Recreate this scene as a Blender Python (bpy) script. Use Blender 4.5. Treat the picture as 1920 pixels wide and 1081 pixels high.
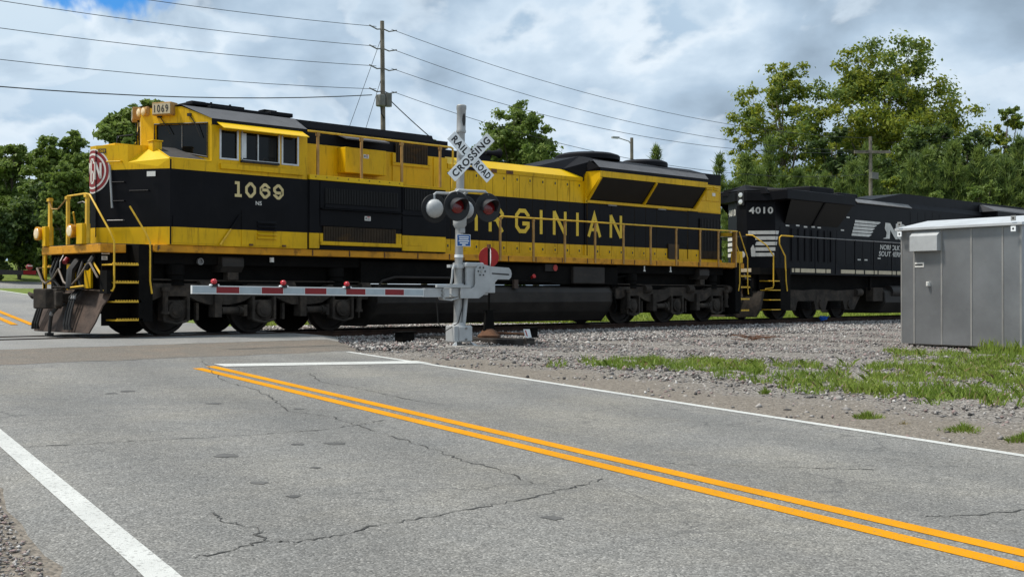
import bpy, math, random
import numpy as np
from mathutils import Vector, Matrix

R = math.radians
scene = bpy.context.scene
for o in list(bpy.data.objects):
    bpy.data.objects.remove(o)
random.seed(7)
rng = np.random.default_rng(11)

# ------------------------------------------------------------------ camera
cam_d = bpy.data.cameras.new('camera')
cam = bpy.data.objects.new('camera', cam_d)
scene.collection.objects.link(cam)
cam.location = (-11.2, -23.7, 0.82)
cam.rotation_euler = (R(90.3114), 0, R(44.75 - 90))
cam_d.sensor_width = 36
cam_d.lens = 43.125
cam_d.clip_start = 0.1
cam_d.clip_end = 6000
scene.camera = cam

# ------------------------------------------------------------------ sun and sky
SUN_EL, SUN_AZ = 60.0, -48.0      # azimuth clockwise from +Y
sun_d = bpy.data.lights.new('sun', 'SUN')
sun_d.energy = 3.3
sun_d.angle = R(9)
sun_d.color = (1.0, 0.955, 0.88)
sun = bpy.data.objects.new('sun', sun_d)
scene.collection.objects.link(sun)
sdir = Vector((math.sin(R(SUN_AZ)) * math.cos(R(SUN_EL)), math.cos(R(SUN_AZ)) * math.cos(R(SUN_EL)), math.sin(R(SUN_EL))))
sun.rotation_euler = (-sdir).to_track_quat('-Z', 'Y').to_euler()

world = bpy.data.worlds.new('World')
scene.world = world
world.use_nodes = True
wn, wl = world.node_tree.nodes, world.node_tree.links
wn.clear()
def N(kind, **kw):
    n = wn.new(kind)
    for k, v in kw.items():
        setattr(n, k, v)
    return n
def wmath(op, a, b=None, c=None, clamp=False):
    n = N('ShaderNodeMath', operation=op, use_clamp=clamp)
    for i, x in enumerate((a, b, c)):
        if x is None:
            continue
        if isinstance(x, (int, float)):
            n.inputs[i].default_value = x
        else:
            wl.new(x, n.inputs[i])
    return n.outputs[0]
def wramp(fac, stops):
    n = N('ShaderNodeValToRGB')
    e = n.color_ramp.elements
    while len(e) < len(stops):
        e.new(0.5)
    for i, (p, col) in enumerate(stops):
        e[i].position = p
        e[i].color = (*col, 1)
    wl.new(fac, n.inputs[0])
    return n
def wmix(fac, a, b):
    n = N('ShaderNodeMix', data_type='RGBA')
    if isinstance(fac, (int, float)):
        n.inputs[0].default_value = fac
    else:
        wl.new(fac, n.inputs[0])
    for x, s in ((a, n.inputs[6]), (b, n.inputs[7])):
        if isinstance(x, tuple):
            s.default_value = (*x, 1)
        else:
            wl.new(x, s)
    return n.outputs[2]
tc = N('ShaderNodeTexCoord')
sky = N('ShaderNodeTexSky', sky_type='NISHITA', sun_disc=False)
sky.sun_elevation = R(SUN_EL)
sky.sun_rotation = R(SUN_AZ)
sky.air_density = 1.0
sky.dust_density = 0.6
sky.ozone_density = 3.0
def wmap(loc, scl):
    m = N('ShaderNodeMapping')
    m.inputs['Location'].default_value = loc
    m.inputs['Scale'].default_value = scl
    wl.new(tc.outputs['Generated'], m.inputs['Vector'])
    return m.outputs[0]
def wnoise(vec, scale, detail, rough=0.55, dist=0.0):
    n = N('ShaderNodeTexNoise')
    n.inputs['Scale'].default_value = scale
    n.inputs['Detail'].default_value = detail
    n.inputs['Roughness'].default_value = rough
    n.inputs['Distortion'].default_value = dist
    wl.new(vec, n.inputs['Vector'])
    return n.outputs['Fac']
CL = (0.9, 3.1, 0.35)
CSC = (1.0, 1.0, 1.75)
def wdist(d):       # distance from a direction
    n = N('ShaderNodeVectorMath', operation='DISTANCE')
    wl.new(tc.outputs['Generated'], n.inputs[0])
    n.inputs[1].default_value = d
    return n.outputs['Value']
def wrange(v, a, b, lo=0.0, hi=1.0):
    n = N('ShaderNodeMapRange', interpolation_type='SMOOTHSTEP')
    for k, x in zip(('From Min', 'From Max', 'To Min', 'To Max'), (a, b, lo, hi)):
        n.inputs[k].default_value = x
    wl.new(v, n.inputs['Value'])
    return n.outputs[0]
# three cloud decks seen through one another: a pale veil, big backlit cumulus with bright rims, smaller puffs in front
veil = wnoise(wmap(CL, (1, 1, 1.9)), 2.6, 5, 0.45, 0.1)
big = wnoise(wmap((4.2, 1.15, 2.4), (1, 1, 1.5)), 4.3, 12, 0.50, 0.15)
puff = wnoise(wmap((8.3, 6.1, 0.7), (1, 1, 1.6)), 8.5, 11, 0.50, 0.2)
shade = wnoise(wmap((1.7, 9.2, 3.3), (1, 1, 2.0)), 3.2, 4, 0.5, 0.0)
lay0 = wramp(veil, [(0.30, (0.33, 0.45, 0.58)), (0.5, (0.43, 0.555, 0.685)), (0.70, (0.60, 0.705, 0.79))])
bigs = wmath('ADD', big, wmath('MULTIPLY', wmath('SUBTRACT', shade, 0.5), 0.16))
lay1 = wramp(bigs, [(0.425, (0.93, 0.95, 0.96)), (0.445, (0.74, 0.81, 0.87)), (0.485, (0.53, 0.64, 0.75)), (0.54, (0.385, 0.495, 0.615)), (0.64, (0.235, 0.31, 0.395))])
lay2 = wramp(puff, [(0.54, (0.90, 0.925, 0.945)), (0.56, (0.70, 0.78, 0.85)), (0.60, (0.50, 0.61, 0.72)), (0.68, (0.36, 0.46, 0.57))])
cloud = wmix(wrange(big, 0.435, 0.475), lay0.outputs[0], lay1.outputs[0])
cloud = wmix(wmath('MULTIPLY', wrange(puff, 0.525, 0.61), 0.8), cloud, lay2.outputs[0])
K = 9.0      # colours above are radiance; the background runs at 0.1
cs = N('ShaderNodeVectorMath', operation='SCALE')
cs.inputs['Scale'].default_value = K
wl.new(cloud, cs.inputs[0])
# open blue between the clouds
rag = wmath('MULTIPLY', wmath('SUBTRACT', wnoise(wmap((1, 7, 3), (1, 1, 1)), 11, 9, 0.5, 0.2), 0.5), 0.16)
gap1 = wrange(wmath('ADD', wdist((0.446, 0.862, 0.237)), rag), 0.034, 0.046, 1.0, 0.0)
gap2 = wrange(wmath('ADD', wdist((0.784, 0.587, 0.205)), rag), -0.030, -0.018, 1.0, 0.0)
gap = wmath('MAXIMUM', gap1, gap2)
blue = N('ShaderNodeVectorMath', operation='MULTIPLY')
wl.new(sky.outputs[0], blue.inputs[0])
blue.inputs[1].default_value = (0.28, 0.72, 1.12)
skyc = wmix(gap, cs.outputs[0], blue.outputs[0])
bg = N('ShaderNodeBackground')
bg.inputs['Strength'].default_value = 0.1
wl.new(skyc, bg.inputs['Color'])
wo = N('ShaderNodeOutputWorld')
wl.new(bg.outputs[0], wo.inputs['Surface'])

scene.view_settings.view_transform = 'Standard'
scene.view_settings.look = 'None'
scene.view_settings.gamma = 1
scene.view_settings.exposure = 0.42
scene.view_settings.use_curve_mapping = False
scene.render.resolution_x, scene.render.resolution_y = 1024, 576
# ------------------------------------------------------------------ helpers
MATS = {}
def mat(name, col, rough=0.6, metal=0.0, var=0.15, scale=2.0, dirt=None, amt=0.0, dscale=(1.2, 1.2, 1.2), bump=0.0, bscale=60.0,
        spec=0.4, emit=0.0, trans=0.0, col2=None, sharp=0.12, coat=0.0):
    """Principled paint / metal / stone with tone variation, grime and fine relief."""
    m = bpy.data.materials.new(name)
    m.use_nodes = True
    nt = m.node_tree
    b = nt.nodes['Principled BSDF']
    L = nt.links.new
    co = nt.nodes.new('ShaderNodeTexCoord').outputs['Object']
    n1 = nt.nodes.new('ShaderNodeTexNoise')
    n1.inputs['Scale'].default_value = scale
    n1.inputs['Detail'].default_value = 6
    n1.inputs['Roughness'].default_value = 0.6
    L(co, n1.inputs['Vector'])
    r = nt.nodes.new('ShaderNodeValToRGB')
    e = r.color_ramp.elements
    lo = tuple(max(0, c * (1 - var)) for c in col)
    hi = tuple(min(1, c * (1 + var)) for c in (col2 or col))
    e[0].position, e[0].color = 0.36, (*lo, 1)
    e[1].position, e[1].color = 0.66, (*hi, 1)
    L(n1.outputs['Fac'], r.inputs[0])
    out = r.outputs[0]
    rg = None
    if dirt is not None:
        mp = nt.nodes.new('ShaderNodeMapping')
        mp.inputs['Scale'].default_value = dscale
        L(co, mp.inputs['Vector'])
        n2 = nt.nodes.new('ShaderNodeTexNoise')
        n2.inputs['Scale'].default_value = 2.2
        n2.inputs['Detail'].default_value = 8
        n2.inputs['Roughness'].default_value = 0.65
        L(mp.outputs[0], n2.inputs['Vector'])
        mr = nt.nodes.new('ShaderNodeMapRange')
        mr.inputs['From Min'].default_value = 0.62 - 0.3 * amt
        mr.inputs['From Max'].default_value = 0.62 - 0.3 * amt + sharp
        mr.inputs['To Max'].default_value = min(1.0, 0.45 + amt)
        L(n2.outputs['Fac'], mr.inputs['Value'])
        mx = nt.nodes.new('ShaderNodeMix')
        mx.data_type = 'RGBA'
        L(mr.outputs[0], mx.inputs[0])
        L(out, mx.inputs[6])
        mx.inputs[7].default_value = (*dirt, 1)
        out = mx.outputs[2]
        ra = nt.nodes.new('ShaderNodeMapRange')
        ra.inputs['To Min'].default_value = rough
        ra.inputs['To Max'].default_value = min(1, rough + 0.3)
        L(mr.outputs[0], ra.inputs['Value'])
        L(ra.outputs[0], b.inputs['Roughness'])
    else:
        b.inputs['Roughness'].default_value = rough
    L(out, b.inputs['Base Color'])
    b.inputs['Metallic'].default_value = metal
    b.inputs['Specular IOR Level'].default_value = spec
    if coat:
        b.inputs['Coat Weight'].default_value = coat
        b.inputs['Coat Roughness'].default_value = 0.1
    if trans:
        b.inputs['Transmission Weight'].default_value = trans
    if emit:
        L(out, b.inputs['Emission Color'])
        b.inputs['Emission Strength'].default_value = emit
    if bump:
        n3 = nt.nodes.new('ShaderNodeTexNoise')
        n3.inputs['Scale'].default_value = bscale
        n3.inputs['Detail'].default_value = 4
        L(co, n3.inputs['Vector'])
        bp = nt.nodes.new('ShaderNodeBump')
        bp.inputs['Strength'].default_value = bump
        bp.inputs['Distance'].default_value = 0.02
        L(n3.outputs['Fac'], bp.inputs['Height'])
        L(bp.outputs[0], b.inputs['Normal'])
    MATS[name] = m
    return m

COL = scene.collection
LOC = {}
def _props(o, label=None, cat=None, group=None, kind=None):
    if label: o['label'] = label
    if cat: o['category'] = cat
    if group: o['group'] = group
    if kind: o['kind'] = kind
    return o
def thing(name, label, cat, loc, group=None):
    o = bpy.data.objects.new(name, None)
    o.empty_display_size = 0.3
    COL.objects.link(o)
    o.location = loc
    LOC[o.name] = np.array(loc, float)
    return _props(o, label, cat, group)

class MB:
    """Collects faces in world coordinates; build() links them as one mesh object."""
    def __init__(self):
        self.v, self.f, self.m = [], [], []
        self.mi = 0
        self.smooth = False
    def add(self, vs, fs, mi=None):
        k = len(self.v)
        self.v += [tuple(map(float, p)) for p in vs]
        self.f += [tuple(i + k for i in f) for f in fs]
        self.m += [self.mi if mi is None else mi] * len(fs)
        return self
    def box(self, x0, x1, y0, y1, z0, z1, mi=None):
        vs = [(x0, y0, z0), (x1, y0, z0), (x1, y1, z0), (x0, y1, z0), (x0, y0, z1), (x1, y0, z1), (x1, y1, z1), (x0, y1, z1)]
        return self.add(vs, [(0, 3, 2, 1), (4, 5, 6, 7), (0, 1, 5, 4), (1, 2, 6, 5), (2, 3, 7, 6), (3, 0, 4, 7)], mi)
    def obox(self, c, a, b, d, mi=None):
        c, a, b, d = (np.array(x, float) for x in (c, a, b, d))
        vs = [c - a - b - d, c + a - b - d, c + a + b - d, c - a + b - d, c - a - b + d, c + a - b + d, c + a + b + d, c - a + b + d]
        return self.add(vs, [(0, 3, 2, 1), (4, 5, 6, 7), (0, 1, 5, 4), (1, 2, 6, 5), (2, 3, 7, 6), (3, 0, 4, 7)], mi)
    def prism(self, poly, vec, mi=None):
        n = len(poly)
        p = [np.array(q, float) for q in poly]
        vec = np.array(vec, float)
        vs = p + [q + vec for q in p]
        fs = [tuple(range(n))[::-1], tuple(range(n, 2 * n))] + [(i, (i + 1) % n, n + (i + 1) % n, n + i) for i in range(n)]
        return self.add(vs, fs, mi)
    def poly(self, pts, mi=None):
        return self.add(pts, [tuple(range(len(pts)))], mi)
    def cyl(self, p0, p1, r0, r1=None, n=14, mi=None, caps=True):
        r1 = r0 if r1 is None else r1
        p0, p1 = np.array(p0, float), np.array(p1, float)
        d = p1 - p0
        d = d / np.linalg.norm(d)
        a = np.cross(d, (0, 0, 1) if abs(d[2]) < 0.9 else (1, 0, 0))
        a /= np.linalg.norm(a)
        b = np.cross(d, a)
        vs = []
        for p, r in ((p0, r0), (p1, r1)):
            vs += [p + r * (math.cos(2 * math.pi * i / n) * a + math.sin(2 * math.pi * i / n) * b) for i in range(n)]
        fs = [(i, (i + 1) % n, n + (i + 1) % n, n + i) for i in range(n)]
        if caps:
            fs += [tuple(range(n))[::-1], tuple(range(n, 2 * n))]
        return self.add(vs, fs, mi)
    def lathe(self, p0, axis, prof, n=18, mi=None):
        """prof: list of (distance along axis, radius)."""
        p0, d = np.array(p0, float), np.array(axis, float)
        d = d / np.linalg.norm(d)
        a = np.cross(d, (0, 0, 1) if abs(d[2]) < 0.9 else (1, 0, 0))
        a /= np.linalg.norm(a)
        b = np.cross(d, a)
        vs = [p0 + t * d + r * (math.cos(2 * math.pi * i / n) * a + math.sin(2 * math.pi * i / n) * b) for t, r in prof for i in range(n)]
        fs = []
        for k in range(len(prof) - 1):
            fs += [(k * n + i, k * n + (i + 1) % n, (k + 1) * n + (i + 1) % n, (k + 1) * n + i) for i in range(n)]
        fs += [tuple(range(n))[::-1], tuple(range((len(prof) - 1) * n, len(prof) * n))]
        return self.add(vs, fs, mi)
    def tube(self, pts, r, n=7, mi=None):
        pts = [np.array(p, float) for p in pts]
        m = len(pts)
        vs = []
        prev = None
        for i, p in enumerate(pts):
            d = pts[min(i + 1, m - 1)] - pts[max(i - 1, 0)]
            d = d / np.linalg.norm(d)
            if prev is None:
                a = np.cross(d, (0, 0, 1) if abs(d[2]) < 0.9 else (1, 0, 0))
            else:
                a = prev - d * np.dot(prev, d)
            a /= np.linalg.norm(a)
            prev = a
            b = np.cross(d, a)
            rr = r[i] if isinstance(r, (list, tuple)) else r
            vs += [p + rr * (math.cos(2 * math.pi * k / n) * a + math.sin(2 * math.pi * k / n) * b) for k in range(n)]
        fs = [(j * n + k, j * n + (k + 1) % n, (j + 1) * n + (k + 1) % n, (j + 1) * n + k) for j in range(m - 1) for k in range(n)]
        fs += [tuple(range(n))[::-1], tuple(range((m - 1) * n, m * n))]
        return self.add(vs, fs, mi)
    def build(self, name, mats, parent=None, smooth=False, bevel=0.0, **props):
        off = LOC[parent.name] if parent is not None else props.pop('loc', np.zeros(3))
        off = np.array(off, float)
        me = bpy.data.meshes.new(name)
        me.from_pydata([tuple(np.array(p) - off) for p in self.v], [], self.f)
        mats = mats if isinstance(mats, (list, tuple)) else [mats]
        for x in mats:
            me.materials.append(MATS[x] if isinstance(x, str) else x)
        if len(mats) > 1:
            me.polygons.foreach_set('material_index', self.m)
        if smooth:
            me.polygons.foreach_set('use_smooth', [True] * len(me.polygons))
        me.update()
        o = bpy.data.objects.new(name, me)
        COL.objects.link(o)
        if parent is not None:
            o.parent = parent
        else:
            o.location = off
        LOC[o.name] = off
        if smooth:
            try:
                me.set_sharp_from_angle(angle=R(38))
            except Exception:
                pass
        if bevel:
            bm_ = o.modifiers.new('bevel', 'BEVEL')
            bm_.width = bevel
            bm_.segments = 2
            bm_.limit_method = 'ANGLE'
            bm_.angle_limit = R(40)
        return _props(o, **props)
def np_mesh(name, verts, faces4, mats, parent=None, loc=(0, 0, 0), mat_index=None, **props):
    """Fast mesh from numpy arrays; faces all with the same corner count."""
    off = LOC[parent.name] if parent is not None else np.array(loc, float)
    me = bpy.data.meshes.new(name)
    nv, (nf, k) = len(verts), faces4.shape
    me.vertices.add(nv)
    me.vertices.foreach_set('co', (verts - off).astype(np.float32).ravel())
    me.loops.add(nf * k)
    me.loops.foreach_set('vertex_index', faces4.astype(np.int32).ravel())
    me.polygons.add(nf)
    me.polygons.foreach_set('loop_start', np.arange(0, nf * k, k, dtype=np.int32))
    mats = mats if isinstance(mats, (list, tuple)) else [mats]
    for x in mats:
        me.materials.append(MATS[x])
    if mat_index is not None:
        me.polygons.foreach_set('material_index', mat_index.astype(np.int32))
    me.update(calc_edges=True)
    o = bpy.data.objects.new(name, me)
    COL.objects.link(o)
    if parent is not None:
        o.parent = parent
    else:
        o.location = off
    LOC[o.name] = off
    return _props(o, **props)

def text_faces(s, size, bold=0.0, spacing=1.0, align='LEFT'):
    cu = bpy.data.curves.new('lettering', 'FONT')
    cu.body = s
    cu.size = size
    cu.offset = bold
    cu.space_character = spacing
    cu.align_x = align
    cu.resolution_u = 4
    ob = bpy.data.objects.new('lettering', cu)
    COL.objects.link(ob)
    bpy.context.view_layer.update()
    me = bpy.data.meshes.new_from_object(ob.evaluated_get(bpy.context.evaluated_depsgraph_get()))
    vs = np.array([v.co[:2] for v in me.vertices]).reshape(-1, 2)
    fs = [tuple(p.vertices) for p in me.polygons]
    bpy.data.objects.remove(ob)
    bpy.data.meshes.remove(me)
    bpy.data.curves.remove(cu)
    return vs, fs
def text_on(mb, s, origin, ex, ey, width=None, height=None, bold=0.0, spacing=1.0, mi=0, shear=0.0):
    """Flat lettering laid on a plane; scaled to the given width and height, lower left corner at origin."""
    vs, fs = text_faces(s, 1.0, bold, spacing)
    vs = vs - vs.min(0)
    w, h = vs.max(0)
    sx = (width / w) if width else None
    sy = (height / h) if height else sx
    sx = sx or sy
    o, ex, ey = (np.array(q, float) for q in (origin, ex, ey))
    pts = [o + (x * sx + shear * y * sy) * ex + y * sy * ey for x, y in vs]
    mb.add(pts, fs, mi)
    return w * sx
def ribbon(mb, pts, w, org, ex, ey, nrm, lift, mi=0, closed=False):
    """Block-letter stroke: mitred ribbon along a polyline given in letter coordinates."""
    P = [np.array(p, float) for p in pts]
    n = len(P)
    org, ex, ey, nrm = (np.array(q, float) for q in (org, ex, ey, nrm))
    L, Rr = [], []
    for i in range(n):
        a = P[i] - P[i - 1] if (i > 0 or closed) else P[1] - P[0]
        b = P[(i + 1) % n] - P[i] if (i < n - 1 or closed) else P[-1] - P[-2]
        a, b = a / np.linalg.norm(a), b / np.linalg.norm(b)
        na, nb = np.array((-a[1], a[0])), np.array((-b[1], b[0]))
        m = na + nb
        m = m / np.linalg.norm(m)
        k = w / 2 / max(0.35, float(np.dot(m, na)))
        L.append(P[i] + m * k)
        Rr.append(P[i] - m * k)
    vs = [org + p[0] * ex + p[1] * ey + lift * nrm for p in L + Rr]
    fs = [(i, n + i, n + (i + 1) % n, (i + 1) % n) for i in range(n if closed else n - 1)]
    mb.add(vs, fs, mi)
def interp(x, xs, ys):
    return float(np.interp(x, xs, ys))

# ------------------------------------------------------------------ materials
mat('yellow_paint', (0.69, 0.40, 0.002), 0.45, var=0.13, scale=0.9, dirt=(0.20, 0.10, 0.008), amt=0.30, dscale=(5.5, 5.5, 0.75), sharp=0.25, spec=0.25, bump=0.12, bscale=2.2)
mat('yellow_clean', (0.74, 0.46, 0.004), 0.42, var=0.06, scale=1.5, dirt=(0.34, 0.19, 0.01), amt=0.06, dscale=(2.0, 2.0, 1.0), sharp=0.25, spec=0.25)
mat('seam_dark', (0.06, 0.035, 0.008), 0.8, var=0.3)
mat('orange_sill', (0.60, 0.265, 0.01), 0.55, var=0.16, scale=2.0, dirt=(0.13, 0.055, 0.018), amt=0.28, dscale=(2.2, 2.2, 2.2), sharp=0.16, spec=0.3)
mat('handrail_yellow', (0.70, 0.42, 0.03), 0.5, var=0.14, scale=4.0, dirt=(0.28, 0.13, 0.03), amt=0.2, dscale=(3, 3, 3), sharp=0.2)
mat('handrail_worn', (0.40, 0.22, 0.06), 0.6, var=0.2, scale=4.0, dirt=(0.20, 0.10, 0.05), amt=0.35, dscale=(3, 3, 3), sharp=0.2)
mat('black_paint', (0.0045, 0.0045, 0.006), 0.5, var=0.3, scale=1.3, dirt=(0.015, 0.0135, 0.0125), amt=0.2, dscale=(2.5, 2.5, 0.7), sharp=0.3, spec=0.12)
mat('black_roof', (0.007, 0.007, 0.009), 0.65, var=0.3, scale=1.3, dirt=(0.022, 0.020, 0.019), amt=0.2, dscale=(1, 1, 1), sharp=0.3, spec=0.15)
mat('grey_roof', (0.085, 0.085, 0.09), 0.75, var=0.15, scale=2.0, dirt=(0.14, 0.135, 0.13), amt=0.2, dscale=(1, 1, 1), sharp=0.3, bump=0.15, bscale=90)
mat('grille_dark', (0.004, 0.0035, 0.003), 0.6, var=0.3, scale=2)
mat('grille_brown', (0.035, 0.022, 0.010), 0.7, var=0.35, scale=2, dirt=(0.10, 0.055, 0.02), amt=0.3, dscale=(1, 1, 2))
mat('truck_grime', (0.040, 0.033, 0.027), 0.85, var=0.35, scale=2.5, dirt=(0.105, 0.080, 0.060), amt=0.42, dscale=(1.8, 1.8, 1.8), sharp=0.3, spec=0.2, bump=0.25, bscale=30)
mat('under_black', (0.006, 0.0055, 0.005), 0.8, var=0.35, scale=2.0, dirt=(0.018, 0.015, 0.012), amt=0.25, dscale=(1.5, 1.5, 1.5), sharp=0.3, spec=0.08)
mat('tank_grime', (0.026, 0.022, 0.019), 0.6, var=0.3, scale=1.5, dirt=(0.060, 0.049, 0.040), amt=0.35, dscale=(0.9, 0.9, 2.5), sharp=0.35, spec=0.25)
mat('wheel_steel', (0.024, 0.019, 0.016), 0.7, metal=0.3, var=0.3, scale=3, dirt=(0.05, 0.038, 0.03), amt=0.35)
mat('rail_head', (0.20, 0.185, 0.175), 0.35, metal=0.8, var=0.2, scale=4)
mat('rail_rust', (0.060, 0.031, 0.020), 0.85, var=0.3, scale=5, dirt=(0.032, 0.020, 0.016), amt=0.4, dscale=(2, 2, 2))
mat('plow_rust', (0.066, 0.042, 0.030), 0.75, var=0.35, scale=1.8, dirt=(0.026, 0.018, 0.015), amt=0.42, dscale=(1.6, 1.6, 2.4), sharp=0.25, bump=0.2, bscale=25)
mat('rubber', (0.015, 0.014, 0.013), 0.6, var=0.2)
mat('steel_grey', (0.22, 0.21, 0.20), 0.5, metal=0.5, var=0.2, scale=5)
mat('window_alu', (0.55, 0.55, 0.53), 0.35, metal=0.7, var=0.1, scale=6)
mat('cab_inside', (0.05, 0.05, 0.05), 0.8, var=0.3)
mat('cream_letter', (0.62, 0.50, 0.24), 0.55, var=0.06, scale=3)
mat('yellow_letter', (0.74, 0.50, 0.035), 0.5, var=0.05, scale=3)
mat('white_letter', (0.62, 0.60, 0.55), 0.6, var=0.12, scale=4, dirt=(0.25, 0.23, 0.2), amt=0.12, dscale=(4, 4, 2))
mat('sticker_white', (0.70, 0.68, 0.63), 0.5, var=0.05)
mat('sticker_red', (0.45, 0.04, 0.03), 0.5, var=0.05)
mat('print_dark', (0.03, 0.03, 0.03), 0.6, var=0.05)
mat('logo_maroon', (0.25, 0.018, 0.018), 0.45, var=0.08)
mat('logo_white', (0.74, 0.68, 0.62), 0.5, var=0.06)
mat('lamp_amber', (0.55, 0.32, 0.10), 0.25, var=0.25, scale=8, spec=0.6)
mat('lamp_glass', (0.62, 0.45, 0.26), 0.12, var=0.2, scale=9, spec=0.8)
mat('lamp_clear', (0.72, 0.72, 0.70), 0.15, metal=0.4, var=0.1)
mat('board_cream', (0.52, 0.44, 0.30), 0.5, var=0.1, scale=6)
mat('glass_dark', (0.006, 0.007, 0.007), 0.05, var=0.2, spec=0.25)
mat('walk_grey', (0.055, 0.052, 0.050), 0.9, var=0.2, scale=5, bump=0.3, bscale=120)
mat('signal_paint', (0.42, 0.43, 0.43), 0.45, var=0.10, scale=3, dirt=(0.20, 0.19, 0.17), amt=0.16, dscale=(3, 3, 1), sharp=0.25, metal=0.0)
mat('galvanised', (0.36, 0.36, 0.35), 0.5, metal=0.35, var=0.12, scale=7, dirt=(0.22, 0.21, 0.19), amt=0.15, dscale=(3, 3, 1.5), sharp=0.3)
mat('crossbuck_white', (0.86, 0.88, 0.88), 0.4, var=0.04, scale=4, dirt=(0.55, 0.55, 0.52), amt=0.04)
mat('crossbuck_black', (0.012, 0.012, 0.012), 0.5, var=0.05)
mat('signal_black', (0.012, 0.012, 0.013), 0.55, var=0.2, scale=4, dirt=(0.04, 0.04, 0.038), amt=0.15)
mat('visor_grey', (0.030, 0.030, 0.033), 0.5, var=0.15)
mat('lens_red', (0.16, 0.006, 0.008), 0.12, var=0.15, scale=10, spec=0.7)
mat('lamp_red', (0.42, 0.02, 0.03), 0.2, var=0.2, scale=20, spec=0.6, emit=0.08)
mat('arm_red', (0.23, 0.012, 0.016), 0.4, var=0.08, scale=5)
mat('arm_silver', (0.40, 0.46, 0.49), 0.4, var=0.06, scale=5)
mat('arm_white', (0.70, 0.71, 0.70), 0.5, var=0.05)
mat('sign_blue', (0.012, 0.10, 0.33), 0.4, var=0.05)
mat('target_red', (0.42, 0.015, 0.012), 0.45, var=0.1, scale=5, dirt=(0.2, 0.03, 0.02), amt=0.1)
mat('old_timber', (0.034, 0.028, 0.024), 0.9, var=0.35, scale=3, dirt=(0.10, 0.085, 0.07), amt=0.25, dscale=(1, 6, 6), bump=0.4, bscale=30)
mat('rust_brown', (0.13, 0.06, 0.03), 0.9, var=0.35, scale=6, dirt=(0.05, 0.03, 0.02), amt=0.3)
mat('bungalow_metal', (0.33, 0.337, 0.345), 0.33, metal=0.7, var=0.14, scale=0.9, dirt=(0.24, 0.235, 0.225), amt=0.34, dscale=(0.8, 0.8, 1.4), sharp=0.5)
mat('bungalow_seam', (0.36, 0.35, 0.33), 0.45, metal=0.5, var=0.15)
mat('bungalow_roof', (0.52, 0.53, 0.535), 0.4, metal=0.2, var=0.10, scale=2, dirt=(0.36, 0.355, 0.34), amt=0.2)
mat('concrete', (0.30, 0.28, 0.25), 0.9, var=0.2, scale=4, bump=0.2, bscale=50)
mat('pole_wood', (0.185, 0.160, 0.128), 0.9, var=0.3, scale=3, dirt=(0.085, 0.070, 0.055), amt=0.3, dscale=(8, 8, 0.4), bump=0.4, bscale=30)
mat('steel_worn', (0.17, 0.135, 0.105), 0.55, var=0.3, scale=4, dirt=(0.07, 0.055, 0.045), amt=0.3)
mat('transformer', (0.15, 0.145, 0.13), 0.6, var=0.2)
mat('wire', (0.03, 0.032, 0.035), 0.6, var=0.1)
mat('bark', (0.085, 0.068, 0.052), 0.95, var=0.35, scale=3, bump=0.4, bscale=12)
mat('bark_pale', (0.17, 0.145, 0.115), 0.95, var=0.35, scale=3, bump=0.4, bscale=12)
mat('blue_litter', (0.02, 0.12, 0.5), 0.4, var=0.2)
mat('paint_white', (0.53, 0.53, 0.50), 0.75, var=0.08, scale=2, dirt=(0.20, 0.195, 0.185), amt=0.20, dscale=(16, 16, 16), sharp=0.05, bump=0.3, bscale=160, spec=0.2)
mat('paint_yellow', (0.62, 0.262, 0.001), 0.75, var=0.09, scale=1.6, dirt=(0.24, 0.17, 0.09), amt=0.15, dscale=(16, 16, 16), sharp=0.05, bump=0.3, bscale=160, spec=0.1)
mat('lamp_bright', (0.86, 0.66, 0.40), 0.15, var=0.15, scale=12, spec=0.8)
mat('crack_dark', (0.060, 0.058, 0.054), 0.95, var=0.35, scale=3)
mat('stain_dark', (0.092, 0.089, 0.084), 0.85, var=0.25, scale=6)

def leaf_mat(name, a, b, trans=0.35):
    m = bpy.data.materials.new(name)
    m.use_nodes = True
    nt = m.node_tree
    L = nt.links.new
    bs = nt.nodes['Principled BSDF']
    co = nt.nodes.new('ShaderNodeTexCoord').outputs['Object']
    n1 = nt.nodes.new('ShaderNodeTexNoise')
    n1.inputs['Scale'].default_value = 0.55
    n1.inputs['Detail'].default_value = 5
    n1.inputs['Roughness'].default_value = 0.75
    L(co, n1.inputs['Vector'])
    r = nt.nodes.new('ShaderNodeValToRGB')
    r.color_ramp.elements[0].position, r.color_ramp.elements[0].color = 0.35, (*a, 1)
    r.color_ramp.elements[1].position, r.color_ramp.elements[1].color = 0.65, (*b, 1)
    L(n1.outputs['Fac'], r.inputs[0])
    L(r.outputs[0], bs.inputs['Base Color'])
    bs.inputs['Roughness'].default_value = 0.55
    bs.inputs['Specular IOR Level'].default_value = 0.3
    tr = nt.nodes.new('ShaderNodeBsdfTranslucent')
    L(r.outputs[0], tr.inputs['Color'])
    mx = nt.nodes.new('ShaderNodeMixShader')
    mx.inputs[0].default_value = trans
    L(bs.outputs[0], mx.inputs[1])
    L(tr.outputs[0], mx.inputs[2])
    L(mx.outputs[0], nt.nodes['Material Output'].inputs['Surface'])
    MATS[name] = m
leaf_mat('leaf_poplar', (0.185, 0.230, 0.020), (0.330, 0.350, 0.045), 0.48)
leaf_mat('leaf_mid', (0.098, 0.158, 0.030), (0.185, 0.245, 0.048), 0.44)
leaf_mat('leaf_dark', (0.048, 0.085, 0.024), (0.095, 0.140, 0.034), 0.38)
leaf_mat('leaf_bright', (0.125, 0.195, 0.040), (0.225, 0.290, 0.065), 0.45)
leaf_mat('leaf_pine', (0.135, 0.200, 0.042), (0.235, 0.295, 0.068), 0.42)
leaf_mat('leaf_pine_dark', (0.075, 0.125, 0.032), (0.140, 0.195, 0.048), 0.40)
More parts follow.
